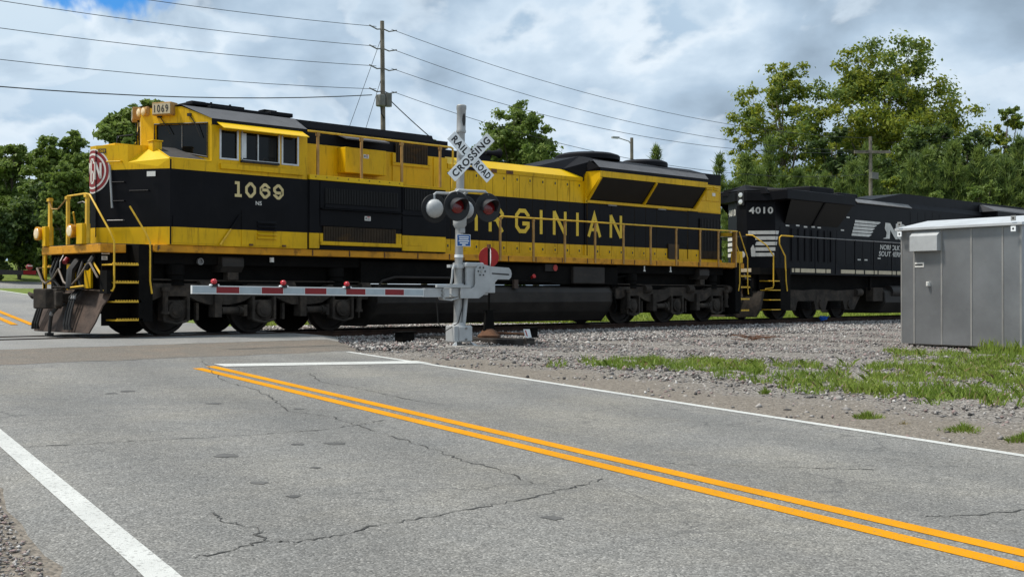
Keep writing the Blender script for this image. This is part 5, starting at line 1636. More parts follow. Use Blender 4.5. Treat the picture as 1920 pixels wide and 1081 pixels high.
# --- trucks
def truck(axles, root, hide_name='truck_frame'):
    xm = axles[1]
    xa, xb = axles[0], axles[2]
    frame = None
    for sg in (-1, 1):
        y0, y1 = (-1.28, -1.08) if sg < 0 else (1.08, 1.28)
        mb = MB()
        top = [(xa - 0.75, 0.98), (xa - 0.55, 1.06), (xa + 0.5, 1.06), (xa + 0.75, 0.98), (xm - 0.6, 0.98), (xm - 0.35, 1.06), (xm + 0.5, 1.06), (xm + 0.7, 0.98), (xb - 0.55, 0.98), (xb - 0.35, 1.06), (xb + 0.55, 1.06), (xb + 0.75, 0.96)]
        bot = [(xb + 0.75, 0.72), (xb + 0.42, 0.72), (xb + 0.30, 0.80), (xb - 0.30, 0.80), (xb - 0.55, 0.66), (xb - 0.9, 0.62), (xm + 0.75, 0.62), (xm + 0.5, 0.70), (xm + 0.28, 0.80), (xm - 0.28, 0.80), (xm - 0.52, 0.68), (xm - 0.85, 0.62), (xa + 0.8, 0.62), (xa + 0.5, 0.70), (xa + 0.28, 0.80), (xa - 0.3, 0.80), (xa - 0.5, 0.72), (xa - 0.75, 0.72)]
        mb.prism([(x, y0, z) for x, z in top + bot], (0, y1 - y0, 0))
        fr_ = mb.build('truck_frame', 'truck_grime', root)
        if sg < 0:
            frame = fr_
        if sg > 0:
            continue
        for k, x in enumerate(axles):
            mm = MB()
            mm.prism([(x - 0.24, -1.26, 0.72), (x + 0.24, -1.26, 0.72), (x + 0.26, -1.26, 0.42), (x + 0.18, -1.26, 0.28), (x - 0.18, -1.26, 0.28), (x - 0.26, -1.26, 0.42)], (0, 0.24, 0))
            mm.lathe((x, -1.26, 0.52), (0, -1, 0), [(0, 0.19), (0.07, 0.18), (0.08, 0.13), (0.10, 0.11), (0.11, 0.05)], 18)
            jb = mm.build('journal_box', 'truck_grime', frame, bevel=0.015)
            mm = MB()
            mm.box(x - 0.30, x - 0.24, -1.33, -1.1, 0.30, 0.80); mm.box(x + 0.24, x + 0.30, -1.33, -1.1, 0.30, 0.80)
            mm.tube([(x - 0.27, -1.3, 0.30), (x, -1.32, 0.24), (x + 0.27, -1.3, 0.30)], 0.03, 6)
            mm.build('pedestal', 'truck_grime', frame)
        for x, w in ((xa + 0.95, 0.13), (xm + 1.0, 0.13)):
            mm = MB(); mm.box(x - 0.08, x + 0.08, -1.36, -1.1, 0.36, 0.86); mm.build('bracket', 'truck_grime', frame)
            mm = MB(); mm.cyl((x + 0.10, -1.3, 0.50), (x + 0.62, -1.3, 0.50), 0.075, n=12); mm.cyl((x + 0.50, -1.3, 0.50), (x + 0.55, -1.3, 0.50), 0.10, n=12); mm.box(x + 0.62, x + 0.70, -1.36, -1.2, 0.38, 0.62); mm.build('traction_rod', 'truck_grime', frame)
        for x in (xa - 0.28, xb + 0.42, xa - 0.28 + (xb - xa) * 0.5 - 0.02):
            mm = MB(); mm.cyl((x, -1.36, 0.98), (x, -1.36, 0.48), 0.06, n=10); mm.cyl((x, -1.36, 0.98), (x, -1.36, 0.90), 0.09, n=10); mm.cyl((x, -1.36, 0.50), (x, -1.36, 0.44), 0.09, n=10)
            if x < xm - 0.8 or x > xm + 0.8:
                mm.build('damper', 'truck_grime', frame)
        for x in (xa + 0.05, xb - 0.1):
            mm = MB(); mm.lathe((x, -1.15, 1.02), (0, 0, 1), [(0, 0.2), (0.03, 0.2), (0.05, 0.17), (0.09, 0.17), (0.11, 0.2), (0.14, 0.2), (0.16, 0.17), (0.2, 0.17), (0.22, 0.2), (0.42, 0.2)], 16); mm.build('spring', 'under_black', frame)
        for x in (xa + 0.62, xm + 0.62, xb + 0.6):
            mm = MB(); mm.cyl((x - 0.12, -1.3, 1.0), (x + 0.14, -1.3, 1.0), 0.12, n=14); mm.build('brake_cylinder', 'truck_grime', frame)
        mm = MB(); mm.tube([(xa - 0.9, -1.25, 1.14), (xa + 0.6, -1.27, 1.12), (xb + 0.7, -1.27, 1.12)], 0.018, 6); mm.build('brake_pipe', 'truck_grime', frame)
        for x in (xa + 0.55, xm + 0.58, xb + 0.55):
            mm = MB(); mm.box(x - 0.03, x + 0.03, -1.2, -1.1, 0.3, 0.66); mm.build('brake_hanger', 'truck_grime', frame)
    for x in axles:
        for sg in (-1, 1):
            mm = MB()
            y = sg * 0.68
            mm.lathe((x, y, 0.533), (0, sg, 0), [(0.0, 0.56), (0.03, 0.56), (0.035, 0.535), (0.14, 0.53), (0.145, 0.46), (0.10, 0.44), (0.09, 0.2), (0.15, 0.18), (0.16, 0.1)], 36)
            mm.build('wheel', 'wheel_steel', frame, smooth=True)
        mm = MB(); mm.cyl((x, -0.7, 0.533), (x, 0.7, 0.533), 0.1, n=12); mm.build('axle', 'under_black', frame)
        mm = MB(); mm.box(x + 0.15, x + 0.95, -0.5, 0.5, 0.28, 0.95); mm.build('traction_motor', 'under_black', frame, bevel=0.08)
    mm = MB(); mm.box(xa - 0.6, xb + 0.6, -1.0, 1.0, 0.86, 1.2); mm.build('bolster', 'under_black', frame)
truck((1.70, 3.80, 5.92), loco)
truck((16.34, 18.42, 20.45), loco)
mm = MB(); mm.tube([(15.3, -1.2, 1.05), (15.6, -1.2, 1.3), (16.4, -1.15, 1.42)], 0.035, 7); mm.tube([(15.5, -1.25, 0.9), (15.65, -1.25, 0.5), (15.6, -1.25, 0.3)], 0.03, 6); mm.build('brake_hose', 'under_black', loco)
# rear coupler linked to the following locomotive
mm = MB(); mm.box(21.5, 22.55, -0.16, 0.16, 0.62, 0.92); mm.box(22.0, 22.3, -0.28, 0.28, 0.55, 0.98); mm.build('rear_coupler', 'under_black', loco, bevel=0.03)
mm = MB(); mm.box(21.2, 21.5, -1.2, 1.2, 0.2, 1.66); mm.build('rear_pilot', 'under_black', loco)
# ------------------------------------------------------------------ black locomotive behind
loc2 = thing('diesel_locomotive', 'black six-axle diesel locomotive with number 4010 coupled behind the yellow one', 'locomotive', (34.0, 0, 0), None)
HY2 = 0.95
mb = MB()
plan = [(23.75, 0.2), (23.75, -0.2), (24.33, -HY2), (45.5, -HY2), (45.5, HY2), (24.33, HY2)]
mb.prism([(x, y, 1.70) for x, y in plan], (0, 0, 2.52))
mb.build('engine_hood', BLK, loc2)
mb = MB()
mb.prism([(23.9, -0.95, 4.22), (23.9, -0.8, 4.42), (23.9, 0, 4.5), (23.9, 0.8, 4.42), (23.9, 0.95, 4.22)], (21.5, 0, 0))
mb.build('hood_roof', 'black_roof', loc2)
mb = MB()    # radiator wings
pl2 = [(23.70, 0.25), (23.70, -0.25), (24.02, -0.9), (24.2, -1.5), (28.7, -1.5), (28.9, -0.95), (28.9, 0.95), (28.7, 1.5), (24.2, 1.5), (24.02, 0.9)]
mb.prism([(x, y, 4.02 if abs(y) > 1.2 else 3.98) for x, y in pl2], (0, 0, 0.33))
mb.add([(x, y, 4.34) for x, y in pl2] + [(23.95, 0, 4.56), (28.8, 0, 4.6)], [(0, 1, 10), (1, 2, 10), (2, 3, 10), (3, 4, 11, 10), (4, 5, 11), (5, 6, 11), (6, 7, 11), (7, 8, 10, 11), (8, 9, 10), (9, 0, 10)])
mb.build('radiator_wing', BLK, loc2, bevel=0.02)
for sg in (-1, 1):
    mm = MB(); mm.poly([(24.9, sg * 0.96, 3.25), (28.4, sg * 0.96, 3.25), (28.6, sg * 1.45, 4.015), (24.5, sg * 1.45, 4.015)]); mm.build('intake_screen', 'grille_dark', loc2)
    mm = MB(); mm.prism([(26.6, sg * 0.965, 3.25), (26.7, sg * 0.965, 3.25), (26.7, sg * 1.46, 4.015), (26.6, sg * 1.46, 4.015)], (0, sg * 0.02, -0.02)); mm.build('screen_rib', BLK, loc2)
for x0, x1, zz in ((27.0, 28.6, 4.68), (28.9, 30.3, 4.56)):
    mm = MB(); mm.box(x0, x1, -0.7, 0.7, 4.4, zz); mm.build('roof_duct', 'black_roof', loc2, bevel=0.04)
mm = MB(); mm.prism([(31.0, -0.8, 4.4), (33.6, -0.8, 4.78), (45.2, -0.8, 4.82), (45.4, -0.8, 4.4)], (0, 1.6, 0)); mm.build('blower_housing', BLK, loc2)
mm = MB(); mm.prism([(29.75, -1.0, 4.20), (29.75, -0.80, 4.38), (29.75, -0.80, 4.40), (29.75, -1.02, 4.22)], (4.2, 0, 0)); mm.build('roof_walk', 'steel_grey', loc2)
mb = MB(); mb.box(40.6, 45.6, -1.55, 1.55, 1.75, 4.45); mb.build('cab', BLK, loc2, bevel=0.05)
mm = MB(); mm.prism([(40.5, -1.58, 4.40), (40.5, -0.9, 4.70), (40.5, 0.9, 4.70), (40.5, 1.58, 4.40)], (5.0, 0, 0)); mm.build('cab_roof', 'grey_roof', loc2)
mm = MB(); mm.box(41.2, 42.8, -1.57, -1.55, 3.5, 4.2); mm.build('side_window', 'glass_dark', loc2)
# lettering and lights on the faceted end
fe = np.array((0.58, -0.75, 0)); fe = fe / np.linalg.norm(fe)
fn = np.array((-0.79, -0.61, 0))
def fpt(k, z, lift=0.012):
    return np.array((23.75 + 0.58 * k, -0.2 - 0.75 * k, z)) + lift * fn
mm = MB(); text_on(mm, '4010', fpt(0.08, 3.56), fe, EZ, width=0.80, height=0.225, bold=0.03, spacing=1.15); mm.build('road_number', 'white_letter', loc2)
mm = MB()
ge = np.array((-0.58, -0.75, 0)); ge /= np.linalg.norm(ge)
gn = np.array((-0.79, 0.61, 0))
text_on(mm, '4010', np.array((23.75 + 0.58 * 0.93, 0.2 + 0.75 * 0.93, 3.52)) + 0.012 * gn, ge, EZ, width=0.80, height=0.225, bold=0.03, spacing=1.15)
mm.build('road_number', 'white_letter', loc2)
mm = MB(); mm.box(23.69, 23.75, -0.13, 0.13, 3.85, 4.33); hl = mm.build('headlight', 'signal_black', loc2)
for z in (3.97, 4.20):
    mm = MB(); mm.lathe((23.688, 0, z), (-1, 0, 0), [(0, 0.085), (0.015, 0.08), (0.02, 0.04)], 16); mm.build('lens', 'lamp_clear', hl, smooth=True)
for k in range(5):
    z1 = 2.985 - 0.185 * k
    mm = MB()
    a0, a1 = (0.05 if k == 0 else 0.30), 1.12 - 0.04 * k
    p = [fpt(a0, z1 - 0.12), fpt(min(a1, 1.0), z1 - 0.12), fpt(min(a1, 1.0), z1), fpt(a0, z1)]
    mm.poly(p); mm.build('stripe', 'white_letter', loc2)
    if a1 > 1.0:
        mm = MB(); xx = (a1 - 1.0) * 1.3; mm.poly([(24.33, -0.962, z1 - 0.12), (24.33 + xx, -0.962, z1 - 0.12), (24.33 + xx + 0.05, -0.962, z1), (24.33, -0.962, z1)]); mm.build('stripe', 'white_letter', loc2)
    mm = MB()
    q = [np.array((23.75 + 0.58 * k2, 0.2 + 0.75 * k2, z)) + 0.012 * gn for k2, z in ((0.05, z1 - 0.12), (0.05, z1), (1.0, z1), (1.0, z1 - 0.12))]
    mm.poly(q); mm.build('stripe', 'white_letter', loc2)
mm = MB()   # horse-head emblem on the end
hp = [(0.02, 2.1), (0.20, 2.1), (0.26, 2.45), (0.34, 2.62), (0.30, 2.70), (0.22, 2.74), (0.16, 2.86), (0.08, 2.72), (0.0, 2.5)]
mm.poly([fpt(a, z, 0.016) for a, z in hp]); mm.build('emblem', BLK, loc2)
mm = MB(); mm.poly([fpt(a, z, 0.02) for a, z in ((0.16, 2.12), (0.30, 2.12), (0.30, 2.36), (0.22, 2.52), (0.14, 2.4))]); mm.build('emblem', 'white_letter', loc2)
# side emblem
for k in range(5):
    z1 = 3.575 - 0.122 * k
    x0, x1 = 29.63 - 0.06 * k, (31.55, 31.25, 31.1, 30.98, 30.85)[k]
    mm = MB(); mm.poly([(x0 - 0.03, -0.962, z1 - 0.095), (x1 - 0.22, -0.962, z1 - 0.095), (x1, -0.962, z1 - 0.02), (x1 - 0.1, -0.962, z1), (x0, -0.962, z1)]); mm.build('stripe', 'white_letter', loc2)
mm = MB(); mm.poly([(31.7, -0.962, 2.96), (32.02, -0.962, 2.96), (32.14, -0.962, 3.57), (31.9, -0.962, 3.57), (31.85, -0.962, 3.35), (32.0, -0.962, 3.2), (31.95, -0.962, 3.02)]); mm.build('emblem', 'white_letter', loc2)
mm = MB(); text_on(mm, 'NS', (32.0, -0.966, 2.96), EX, EZ, width=1.4, height=0.61, bold=0.05, spacing=0.9, shear=0.14); mm.build('company_initials', 'white_letter', loc2)
mm = MB(); text_on(mm, 'NORFOLK', (31.48, -0.962, 2.54), EX, EZ, width=1.55, height=0.19, bold=0.02, shear=0.18); mm.build('company_name', 'white_letter', loc2)
mm = MB(); text_on(mm, 'SOUTHERN', (31.38, -0.962, 2.29), EX, EZ, width=1.85, height=0.19, bold=0.02, shear=0.18); mm.build('company_name', 'white_letter', loc2)
for k in range(20):         # hood doors
    x0 = 24.6 + 0.62 * k
    if x0 > 37:
        break
    mm = MB(); mm.box(x0 + 0.012, x0 + 0.608, -0.958, -0.95, 1.95, 3.15 if x0 < 28.5 else (2.9 if x0 < 33.5 else 4.1)); mm.build('hood_door', BLK, loc2)
for k in range(7):
    x0 = 25.3 + 0.43 * k
    mm = MB(); mm.box(x0, x0 + 0.12, -0.985, -0.958, 2.0, 3.1); mm.build('door_rib', 'black_roof', loc2)
for x0, z0 in ((24.95, 3.16), (25.6, 3.19), (26.1, 3.16), (26.6, 3.18), (27.0, 3.17), (28.6, 3.14), (29.0, 3.62), (29.8, 2.1), (30.3, 2.1), (31.3, 2.18)):
    mm = MB(); mm.box(x0, x0 + 0.22, -0.966, -0.959, z0, z0 + 0.05); mm.build('warning_sticker', 'white_letter', loc2)
mb = MB(); mb.box(24.3, 45.5, -1.53, 1.53, 1.52, 1.72); mb.build('side_sill', BLK, loc2)
for x0, x1 in ((24.42, 24.55), (24.62, 24.9), (24.97, 26.55), (26.62, 26.9), (27.6, 29.2), (29.3, 30.2), (30.3, 31.6), (31.7, 33.3), (33.4, 34.4), (34.5, 36)):
    mm = MB(); mm.box(x0, x1, -1.54, -1.53, 1.585, 1.715); mm.build('reflective_strip', 'board_cream', loc2)
mb = MB(); mb.box(22.9, 24.3, -1.3, 1.3, 1.50, 1.72); mb.build('end_sill', 'under_black', loc2)
for y0, y1 in ((-0.95, -0.45), (-0.4, 0.1)):
    mm = MB(); mm.box(22.89, 22.9, y0, y1, 1.58, 1.70); mm.build('reflective_strip', 'board_cream', loc2)
mb = MB(); mb.box(23.2, 45.3, -1.1, 1.1, 0.95, 1.52); mb.build('underframe', 'under_black', loc2)
mb = MB(); mb.prism([(22.95, -1.35, 0.95), (22.75, -1.35, 0.35), (22.70, -1.2, 0.10), (22.70, 1.2, 0.10), (22.75, 1.35, 0.35), (22.95, 1.35, 0.95)], (0.12, 0, 0.0)); mb.build('plow', 'truck_grime', loc2)
mb = MB(); mb.box(22.95, 23.2, -1.0, 1.0, 0.5, 1.5); mb.build('end_plate', 'under_black', loc2)
for pts in ([(22.88, -0.5, 1.45), (22.8, -0.6, 1.2), (22.6, -0.4, 0.9), (22.5, -0.2, 0.85)], [(22.88, -0.7, 1.5), (22.75, -0.85, 1.35), (22.8, -1.0, 1.3)], [(22.88, 0.2, 1.45), (22.6, 0.1, 1.1), (22.3, 0.1, 0.95)]):
    mm = MB(); mm.tube(pts, 0.035, 7); mm.build('jumper_cable', 'rubber', loc2)
mm = MB(); mm.box(22.85, 22.95, -0.95, -0.6, 0.86, 1.02); mm.build('coupler_bracket', 'rust_brown', loc2)
for k in range(2):
    for sg in (-1, 1):
        y = sg * 1.53
        x0 = 23.1
    pass
for sg in (-1, 1):
    y = sg * 1.52
    lo, hi = min(y, y - sg * 0.4), max(y, y - sg * 0.4)
    mm = MB(); mm.box(23.75, 24.35, lo, hi, 0.32, 1.70); mm.box(23.1, 23.75, min(y - sg * 0.4, y - sg * 0.43), max(y - sg * 0.4, y - sg * 0.43), 0.3, 1.7); mm.build('stepwell', 'under_black', loc2)
    for k, z in enumerate((1.30, 1.0, 0.68, 0.36)):
        mm = MB(); mm.box(23.12 + 0.03 * k, 23.7 + 0.05 * k, lo, hi, z - 0.03, z); mm.build('step_tread', 'handrail_yellow', loc2)
    mm = MB(); mm.tube([(23.1, sg * 1.35, 1.02), (23.28, sg * 1.53, 1.06), (23.3, sg * 1.54, 1.15), (23.3, sg * 1.54, 2.1), (23.1, sg * 1.4, 2.45), (22.9, sg * 1.0, 2.78), (22.9, sg * 0.75, 2.80)], 0.022, 7); mm.build('grab_rail', 'handrail_yellow', loc2, smooth=True)
    mm = MB(); mm.tube([(24.12, sg * 1.54, 0.95), (24.05, sg * 1.54, 1.3), (24.0, sg * 1.54, 2.1), (23.72, sg * 1.50, 2.5), (23.72, sg * 1.50, 2.72), (23.80, sg * 1.52, 2.78), (24.5, sg * 1.53, 2.78)], 0.022, 7); mm.build('grab_rail', 'handrail_yellow', loc2, smooth=True)
    mm = MB(); mm.tube([(24.5, sg * 1.53, 2.78), (39, sg * 1.53, 2.78)], 0.02, 6); mm.build('handrail', 'steel_grey', loc2)
    for k in range(10):
        x = 25.9 + 1.35 * k
        mm = MB(); mm.box(x - 0.025, x + 0.025, min(y, y + sg * 0.03), max(y, y + sg * 0.03), 1.55, 2.78); mm.build('stanchion', BLK, loc2)
for y in (-0.4, 0.35):
    mm = MB(); mm.box(22.95, 23.02, y - 0.05, y + 0.05, 1.72, 2.75); mm.build('end_post', BLK, loc2)
mm = MB(); mm.tube([(22.98, -0.75, 2.75), (22.98, 0.9, 2.75)], 0.022, 6); mm.build('end_rail', BLK, loc2)
mm = MB(); mm.lathe((22.95, -0.62, 2.15), (-1, 0, 0), [(-0.1, 0.1), (0.06, 0.13), (0.08, 0.12)], 14); dl = mm.build('ditch_light', 'signal_black', loc2, smooth=True)
mm = MB(); mm.lathe((22.868, -0.62, 2.15), (-1, 0, 0), [(0, 0.11), (0.01, 0.05)], 14); mm.build('lens', 'lamp_clear', dl)
def truck2(axles, root):
    xa, xm, xb = axles
    for sg in (-1, 1):
        y0 = -1.27 if sg < 0 else 1.1
        mb = MB()
        pts = [(xa - 0.7, 1.0), (xa - 0.4, 1.02), (xa + 0.9, 0.98), (xm - 0.5, 1.02), (xm + 0.5, 1.02), (xb - 0.9, 0.98), (xb + 0.4, 1.02), (xb + 0.7, 1.0), (xb + 0.75, 0.75), (xb + 0.32, 0.3), (xb - 0.32, 0.3), (xb - 0.45, 0.62), (xm + 0.45, 0.62), (xm + 0.32, 0.3), (xm - 0.32, 0.3), (xm - 0.45, 0.62), (xa + 0.45, 0.62), (xa + 0.32, 0.3), (xa - 0.32, 0.3), (xa - 0.75, 0.75)]
        mb.prism([(x, y0, z) for x, z in pts], (0, 0.17, 0))
        fr_ = mb.build('truck_frame', 'truck_grime', root)
        if sg < 0:
            frame = fr_
            for x in axles:
                mm = MB(); mm.lathe((x, -1.27, 0.5), (0, -1, 0), [(0, 0.17), (0.05, 0.16), (0.06, 0.08)], 16); mm.build('journal_box', 'truck_grime', frame)
            for x in (xa + 0.95, xm + 0.95):
                mm = MB()
                for j in range(4):
                    mm.cyl((x, -1.15, 0.36 + 0.07 * j), (x, -1.15, 0.40 + 0.07 * j), 0.3, n=14)
                mm.build('spring', 'under_black', frame)
            for x in (xa - 0.55, xb + 0.55):
                mm = MB(); mm.cyl((x - 0.2, -1.3, 0.92), (x + 0.2, -1.3, 0.92), 0.13, n=14); mm.build('brake_cylinder', 'truck_grime', frame)
    for x in axles:
        for sg in (-1, 1):
            mm = MB(); mm.lathe((x, sg * 0.68, 0.533), (0, sg, 0), [(0.0, 0.56), (0.03, 0.56), (0.035, 0.535), (0.14, 0.53), (0.145, 0.46), (0.09, 0.44), (0.15, 0.1)], 32); mm.build('wheel', 'wheel_steel', frame, smooth=True)
        mm = MB(); mm.box(x + 0.12, x + 0.95, -0.5, 0.5, 0.3, 0.95); mm.build('traction_motor', 'under_black', frame)
truck2((24.75, 26.7, 28.65), loc2)
truck2((38.0, 40.0, 42.0), loc2)
mb = MB()
sec = [(-1.2, 1.1), (-1.45, 0.95), (-1.48, 0.55), (-1.2, 0.15), (1.2, 0.15), (1.48, 0.55), (1.45, 0.95), (1.2, 1.1)]
mb.prism([(30.9, y, z) for y, z in sec], (5.6, 0, 0)); mb.build('fuel_tank', 'tank_grime', loc2, bevel=0.04)
mm = MB(); mm.cyl((31.4, -1.3, 0.95), (33.5, -1.3, 0.95), 0.24, n=18); mm.build('air_reservoir', 'tank_grime', loc2, smooth=True)
mm = MB(); mm.box(30.15, 30.85, -1.4, -1.1, 0.6, 1.1); mm.build('valve_box', 'truck_grime', loc2)
mm = MB(); mm.box(30.1, 30.25, -1.3, -1.2, 1.0, 1.5); mm.build('pipe_bracket', 'under_black', loc2)

# ------------------------------------------------------------------ crossing signal with lowered gate
MX, MY, MZ = 6.11, -4.94, -0.22
sig = thing('crossing_signal', 'grey railroad crossing signal mast with crossbuck, flashing lights and lowered gate arm', 'crossing signal', (MX, MY, MZ))
rv = np.array((0.974, -0.225, 0.0))       # to the right for the road user
nf = np.array((-0.225, -0.974, 0.0))      # towards the road user
tv = np.array((1.0, 0, 0))
up3 = np.array((0, 0, 1.0))
lean = lambda z: np.array((MX, MY, 0)) + rv * 0.020 * (z - MZ) + up3 * z
mm = MB(); mm.cyl(lean(MZ), lean(4.25), 0.088, 0.082, n=18); mm.build('mast', 'galvanised', sig, smooth=True)
mm = MB()
mm.lathe(lean(4.20), (0.02, 0, 1), [(0, 0.10), (0.03, 0.105), (0.06, 0.095), (0.46, 0.095), (0.49, 0.105), (0.56, 0.105), (0.58, 0.085)], 18)
fin = mm.build('finial', 'galvanised', sig, smooth=True)
mm = MB()
c0 = lean(4.46) + nf * 0.094 + rv * 0.01
mm.add([c0 + rv * (0.04 * math.cos(a)) + up3 * (0.13 * math.sin(a)) + nf * (0.012 if abs(math.cos(a)) < 0.5 else 0.0) for a in np.linspace(0, 6.283, 17)[:-1]], [tuple(range(16))])
mm.build('hand_hole', 'print_dark', fin)
# crossbuck
cb = lean(3.69) + nf * 0.13 + rv * 0.17
rc = np.array((math.cos(R(-23)), math.sin(R(-23)), 0.0))       # the boards are turned a little on the mast
nc = np.array((rc[1], -rc[0], 0.0))
for nm, sgn, off, words in (('crossbuck_board', -1, 0.0, (('RAIL', -0.55, 0.42), ('ROAD', 0.16, 0.42))), ('crossbuck_board', 1, 0.022, (('CROSSING', -0.555, 1.11),))):
    d = (rc + sgn * up3) / math.sqrt(2)
    e = (up3 - sgn * rc) / math.sqrt(2)
    mm = MB(); mm.obox(cb + nc * off, 0.62 * d, 0.117 * e, 0.006 * nc); bd = mm.build('crossbuck_board', 'crossbuck_white', sig)
    for wd, x0, wdt in words:
        mm = MB(); text_on(mm, wd, cb + nc * (off + 0.009) + d * x0 - e * 0.072, d, e, width=wdt, height=0.15, bold=0.03, spacing=1.15); mm.build('lettering', 'crossbuck_black', bd)
for s_ in (-1, 1):
    mm = MB(); p = cb + nc * 0.03 + up3 * 0.155 * s_; mm.cyl(p, p + nc * 0.02, 0.022, n=10); mm.build('bolt', 'print_dark', sig)
mm = MB(); mm.obox(lean(3.69) + nf * 0.10, 0.12 * rv, 0.02 * nf, 0.03 * up3); mm.build('bracket', 'galvanised', sig)
# flashing lights
def light(center, facing, parent):
    side = np.cross(facing, up3)
    mm = MB(); mm.lathe(center, facing, [(-0.012, 0.295), (0.0, 0.305), (0.012, 0.295)], 30); bp_ = mm.build('signal_light', 'signal_black', parent, smooth=True)
    mm = MB(); mm.lathe(center - facing * 0.013, -facing, [(0, 0.20), (0.04, 0.195), (0.09, 0.165), (0.13, 0.11), (0.15, 0.03)], 22); mm.build('housing', 'signal_paint', bp_, smooth=True)
    mm = MB(); mm.lathe(center + facing * 0.013, facing, [(0, 0.15), (0.02, 0.145), (0.035, 0.10), (0.042, 0.03)], 22); mm.build('lens', 'lens_red', bp_, smooth=True)
    mm = MB()
    nseg = 18
    vs, fs = [], []
    for i in range(nseg + 1):
        a = math.pi * (-0.12 + 1.24 * i / nseg)
        rad = side * math.cos(a) + up3 * math.sin(a)
        ln = 0.10 + 0.22 * max(0, math.sin(a))
        for t_, r_ in ((0.0, 0.17), (ln, 0.165)):
            vs += [center + facing * (0.012 + t_) + rad * r_ - up3 * 0.10 * t_, center + facing * (0.012 + t_) + rad * (r_ + 0.008) - up3 * 0.10 * t_]
    for i in range(nseg):
        k = 4 * i
        fs += [(k, k + 4, k + 6, k + 2), (k + 1, k + 3, k + 7, k + 5), (k + 2, k + 6, k + 7, k + 3)]
    mm.add(vs, fs); mm.build('visor', 'visor_grey', bp_, smooth=True)
    mm = MB(); q = center + up3 * 0.26 + facing * 0.01; mm.cyl(q, q + facing * 0.02, 0.012, n=6); mm.build('screw', 'steel_grey', bp_)
    return bp_
LC = lean(2.63)
for s_ in (-0.37, 0.37):
    light(LC + rv * (s_ + 0.06) + nf * 0.42, nf, sig)
    light(LC + rv * (s_ - 0.02) - nf * 0.40, -nf, sig)
mm = MB()
for sgn in (1, -1):
    a = LC + nf * 0.42 * sgn + up3 * 0.24
mm.tube([LC + up3 * 0.22 + nf * 0.05, LC + up3 * 0.30 + nf * 0.38 - rv * 0.05], 0.03, 7)
mm.build('cross_arm', 'signal_paint', sig)
for sgn, o_ in ((1, 0.06), (-1, -0.02)):
    c = LC + nf * 0.40 * sgn + rv * o_
    mm = MB(); mm.tube([c - rv * 0.37 + up3 * 0.20, c - rv * 0.37 + up3 * 0.29, c - rv * 0.32 + up3 * 0.33, c + rv * 0.32 + up3 * 0.33, c + rv * 0.37 + up3 * 0.29, c + rv * 0.37 + up3 * 0.20], 0.028, 8); mm.build('cross_arm', 'signal_paint', sig, smooth=True)
    mm = MB(); mm.tube([LC + up3 * 0.36, c + up3 * 0.33], 0.03, 7); mm.build('cross_arm', 'signal_paint', sig)
mm = MB(); mm.lathe(LC + up3 * 0.0, (0, 0, 1), [(-0.42, 0.10), (-0.35, 0.14), (-0.30, 0.14), (-0.05, 0.15), (0.1, 0.12), (0.4, 0.10)], 16); mm.build('junction_clamp', 'signal_paint', sig, smooth=True)
mm = MB(); mm.obox(lean(2.16) + nf * 0.09 + rv * 0.02, 0.055 * rv, 0.02 * nf, 0.05 * up3); mm.build('clamp_box', 'signal_paint', sig)
# emergency notice
sc = lean(1.955) + nf * 0.10 + rv * 0.05
mm = MB(); mm.obox(sc, 0.165 * rv, 0.004 * nf, 0.125 * up3); es = mm.build('blue_sign', 'crossbuck_white', sig, bevel=0.003)
mm = MB(); mm.obox(sc + nf * 0.006, 0.153 * rv, 0.002 * nf, 0.113 * up3); mm.build('sign_face', 'sign_blue', es)
for j, (w_, z) in enumerate(((0.12, 0.072), (0.11, 0.03), (0.125, -0.012), (0.10, -0.055), (0.04, -0.09))):
    mm = MB(); mm.obox(sc + nf * 0.0095 + up3 * z, w_ * rv, 0.001 * nf, 0.011 * up3); mm.build('text_line', 'crossbuck_white', es)
mm = MB(); mm.cyl(lean(1.60), lean(1.66), 0.0935, n=18); nb_ = mm.build('number_label', 'crossbuck_white', sig)
# gate mechanism: counterweight plate, box and arm
def gp(u, v, lift=0.0):     # plate outline measured from the mast axis: metres along the track, metres above rail
    return np.array((MX, MY, 0)) + tv * ((u - 858.0) / 66.0) + up3 * (0.82 + (553 - v) / 90.0) + np.array((0, -1, 0)) * lift
out = [(851, 559), (885, 559), (893, 553.5), (914, 531.5), (922, 523), (944, 523), (948, 519), (949.5, 512), (948, 505), (944, 500.5), (909, 498.5), (892, 494.5), (884, 497.5), (879.5, 504), (878.5, 512), (878.5, 532), (876, 538), (872, 540), (851, 538)]
mm = MB(); mm.prism([gp(u, v, 0.22) for u, v in out], (0, 0.02, 0)); cw = mm.build('counterweight_arm', 'signal_paint', sig, bevel=0.004)
mm = MB(); mm.prism([gp(u, v, 0.224) for u, v in ((910, 510.5), (943, 512), (945, 513.5), (943, 515), (910, 513))], (0, 0.003, 0)); mm.build('slot', 'print_dark', cw)
for k in range(7):
    a = 6.283 * k / 6
    uu, vv = (890 + (6.5 * math.cos(a) if k < 6 else 0), 508 + (8 * math.sin(a) if k < 6 else 0))
    mm = MB(); q = gp(uu, vv, 0.225); mm.cyl(q, q + np.array((0, -0.012, 0)), 0.017 if k < 6 else 0.032, n=8); mm.build('bolt', 'print_dark' if k < 6 else 'galvanised', cw)
mm = MB(); mm.prism([gp(u, v, -0.26) for u, v in out], (0, 0.02, 0)); mm.build('counterweight_arm', 'signal_paint', sig)
mm = MB(); q0, q1 = gp(896, 546), gp(918, 527); mm.box(q0[0], q1[0], MY - 0.2, MY + 0.25, q0[2] - 0.03, q1[2] + 0.03); mm.build('counterweight', 'signal_paint', sig, bevel=0.01)
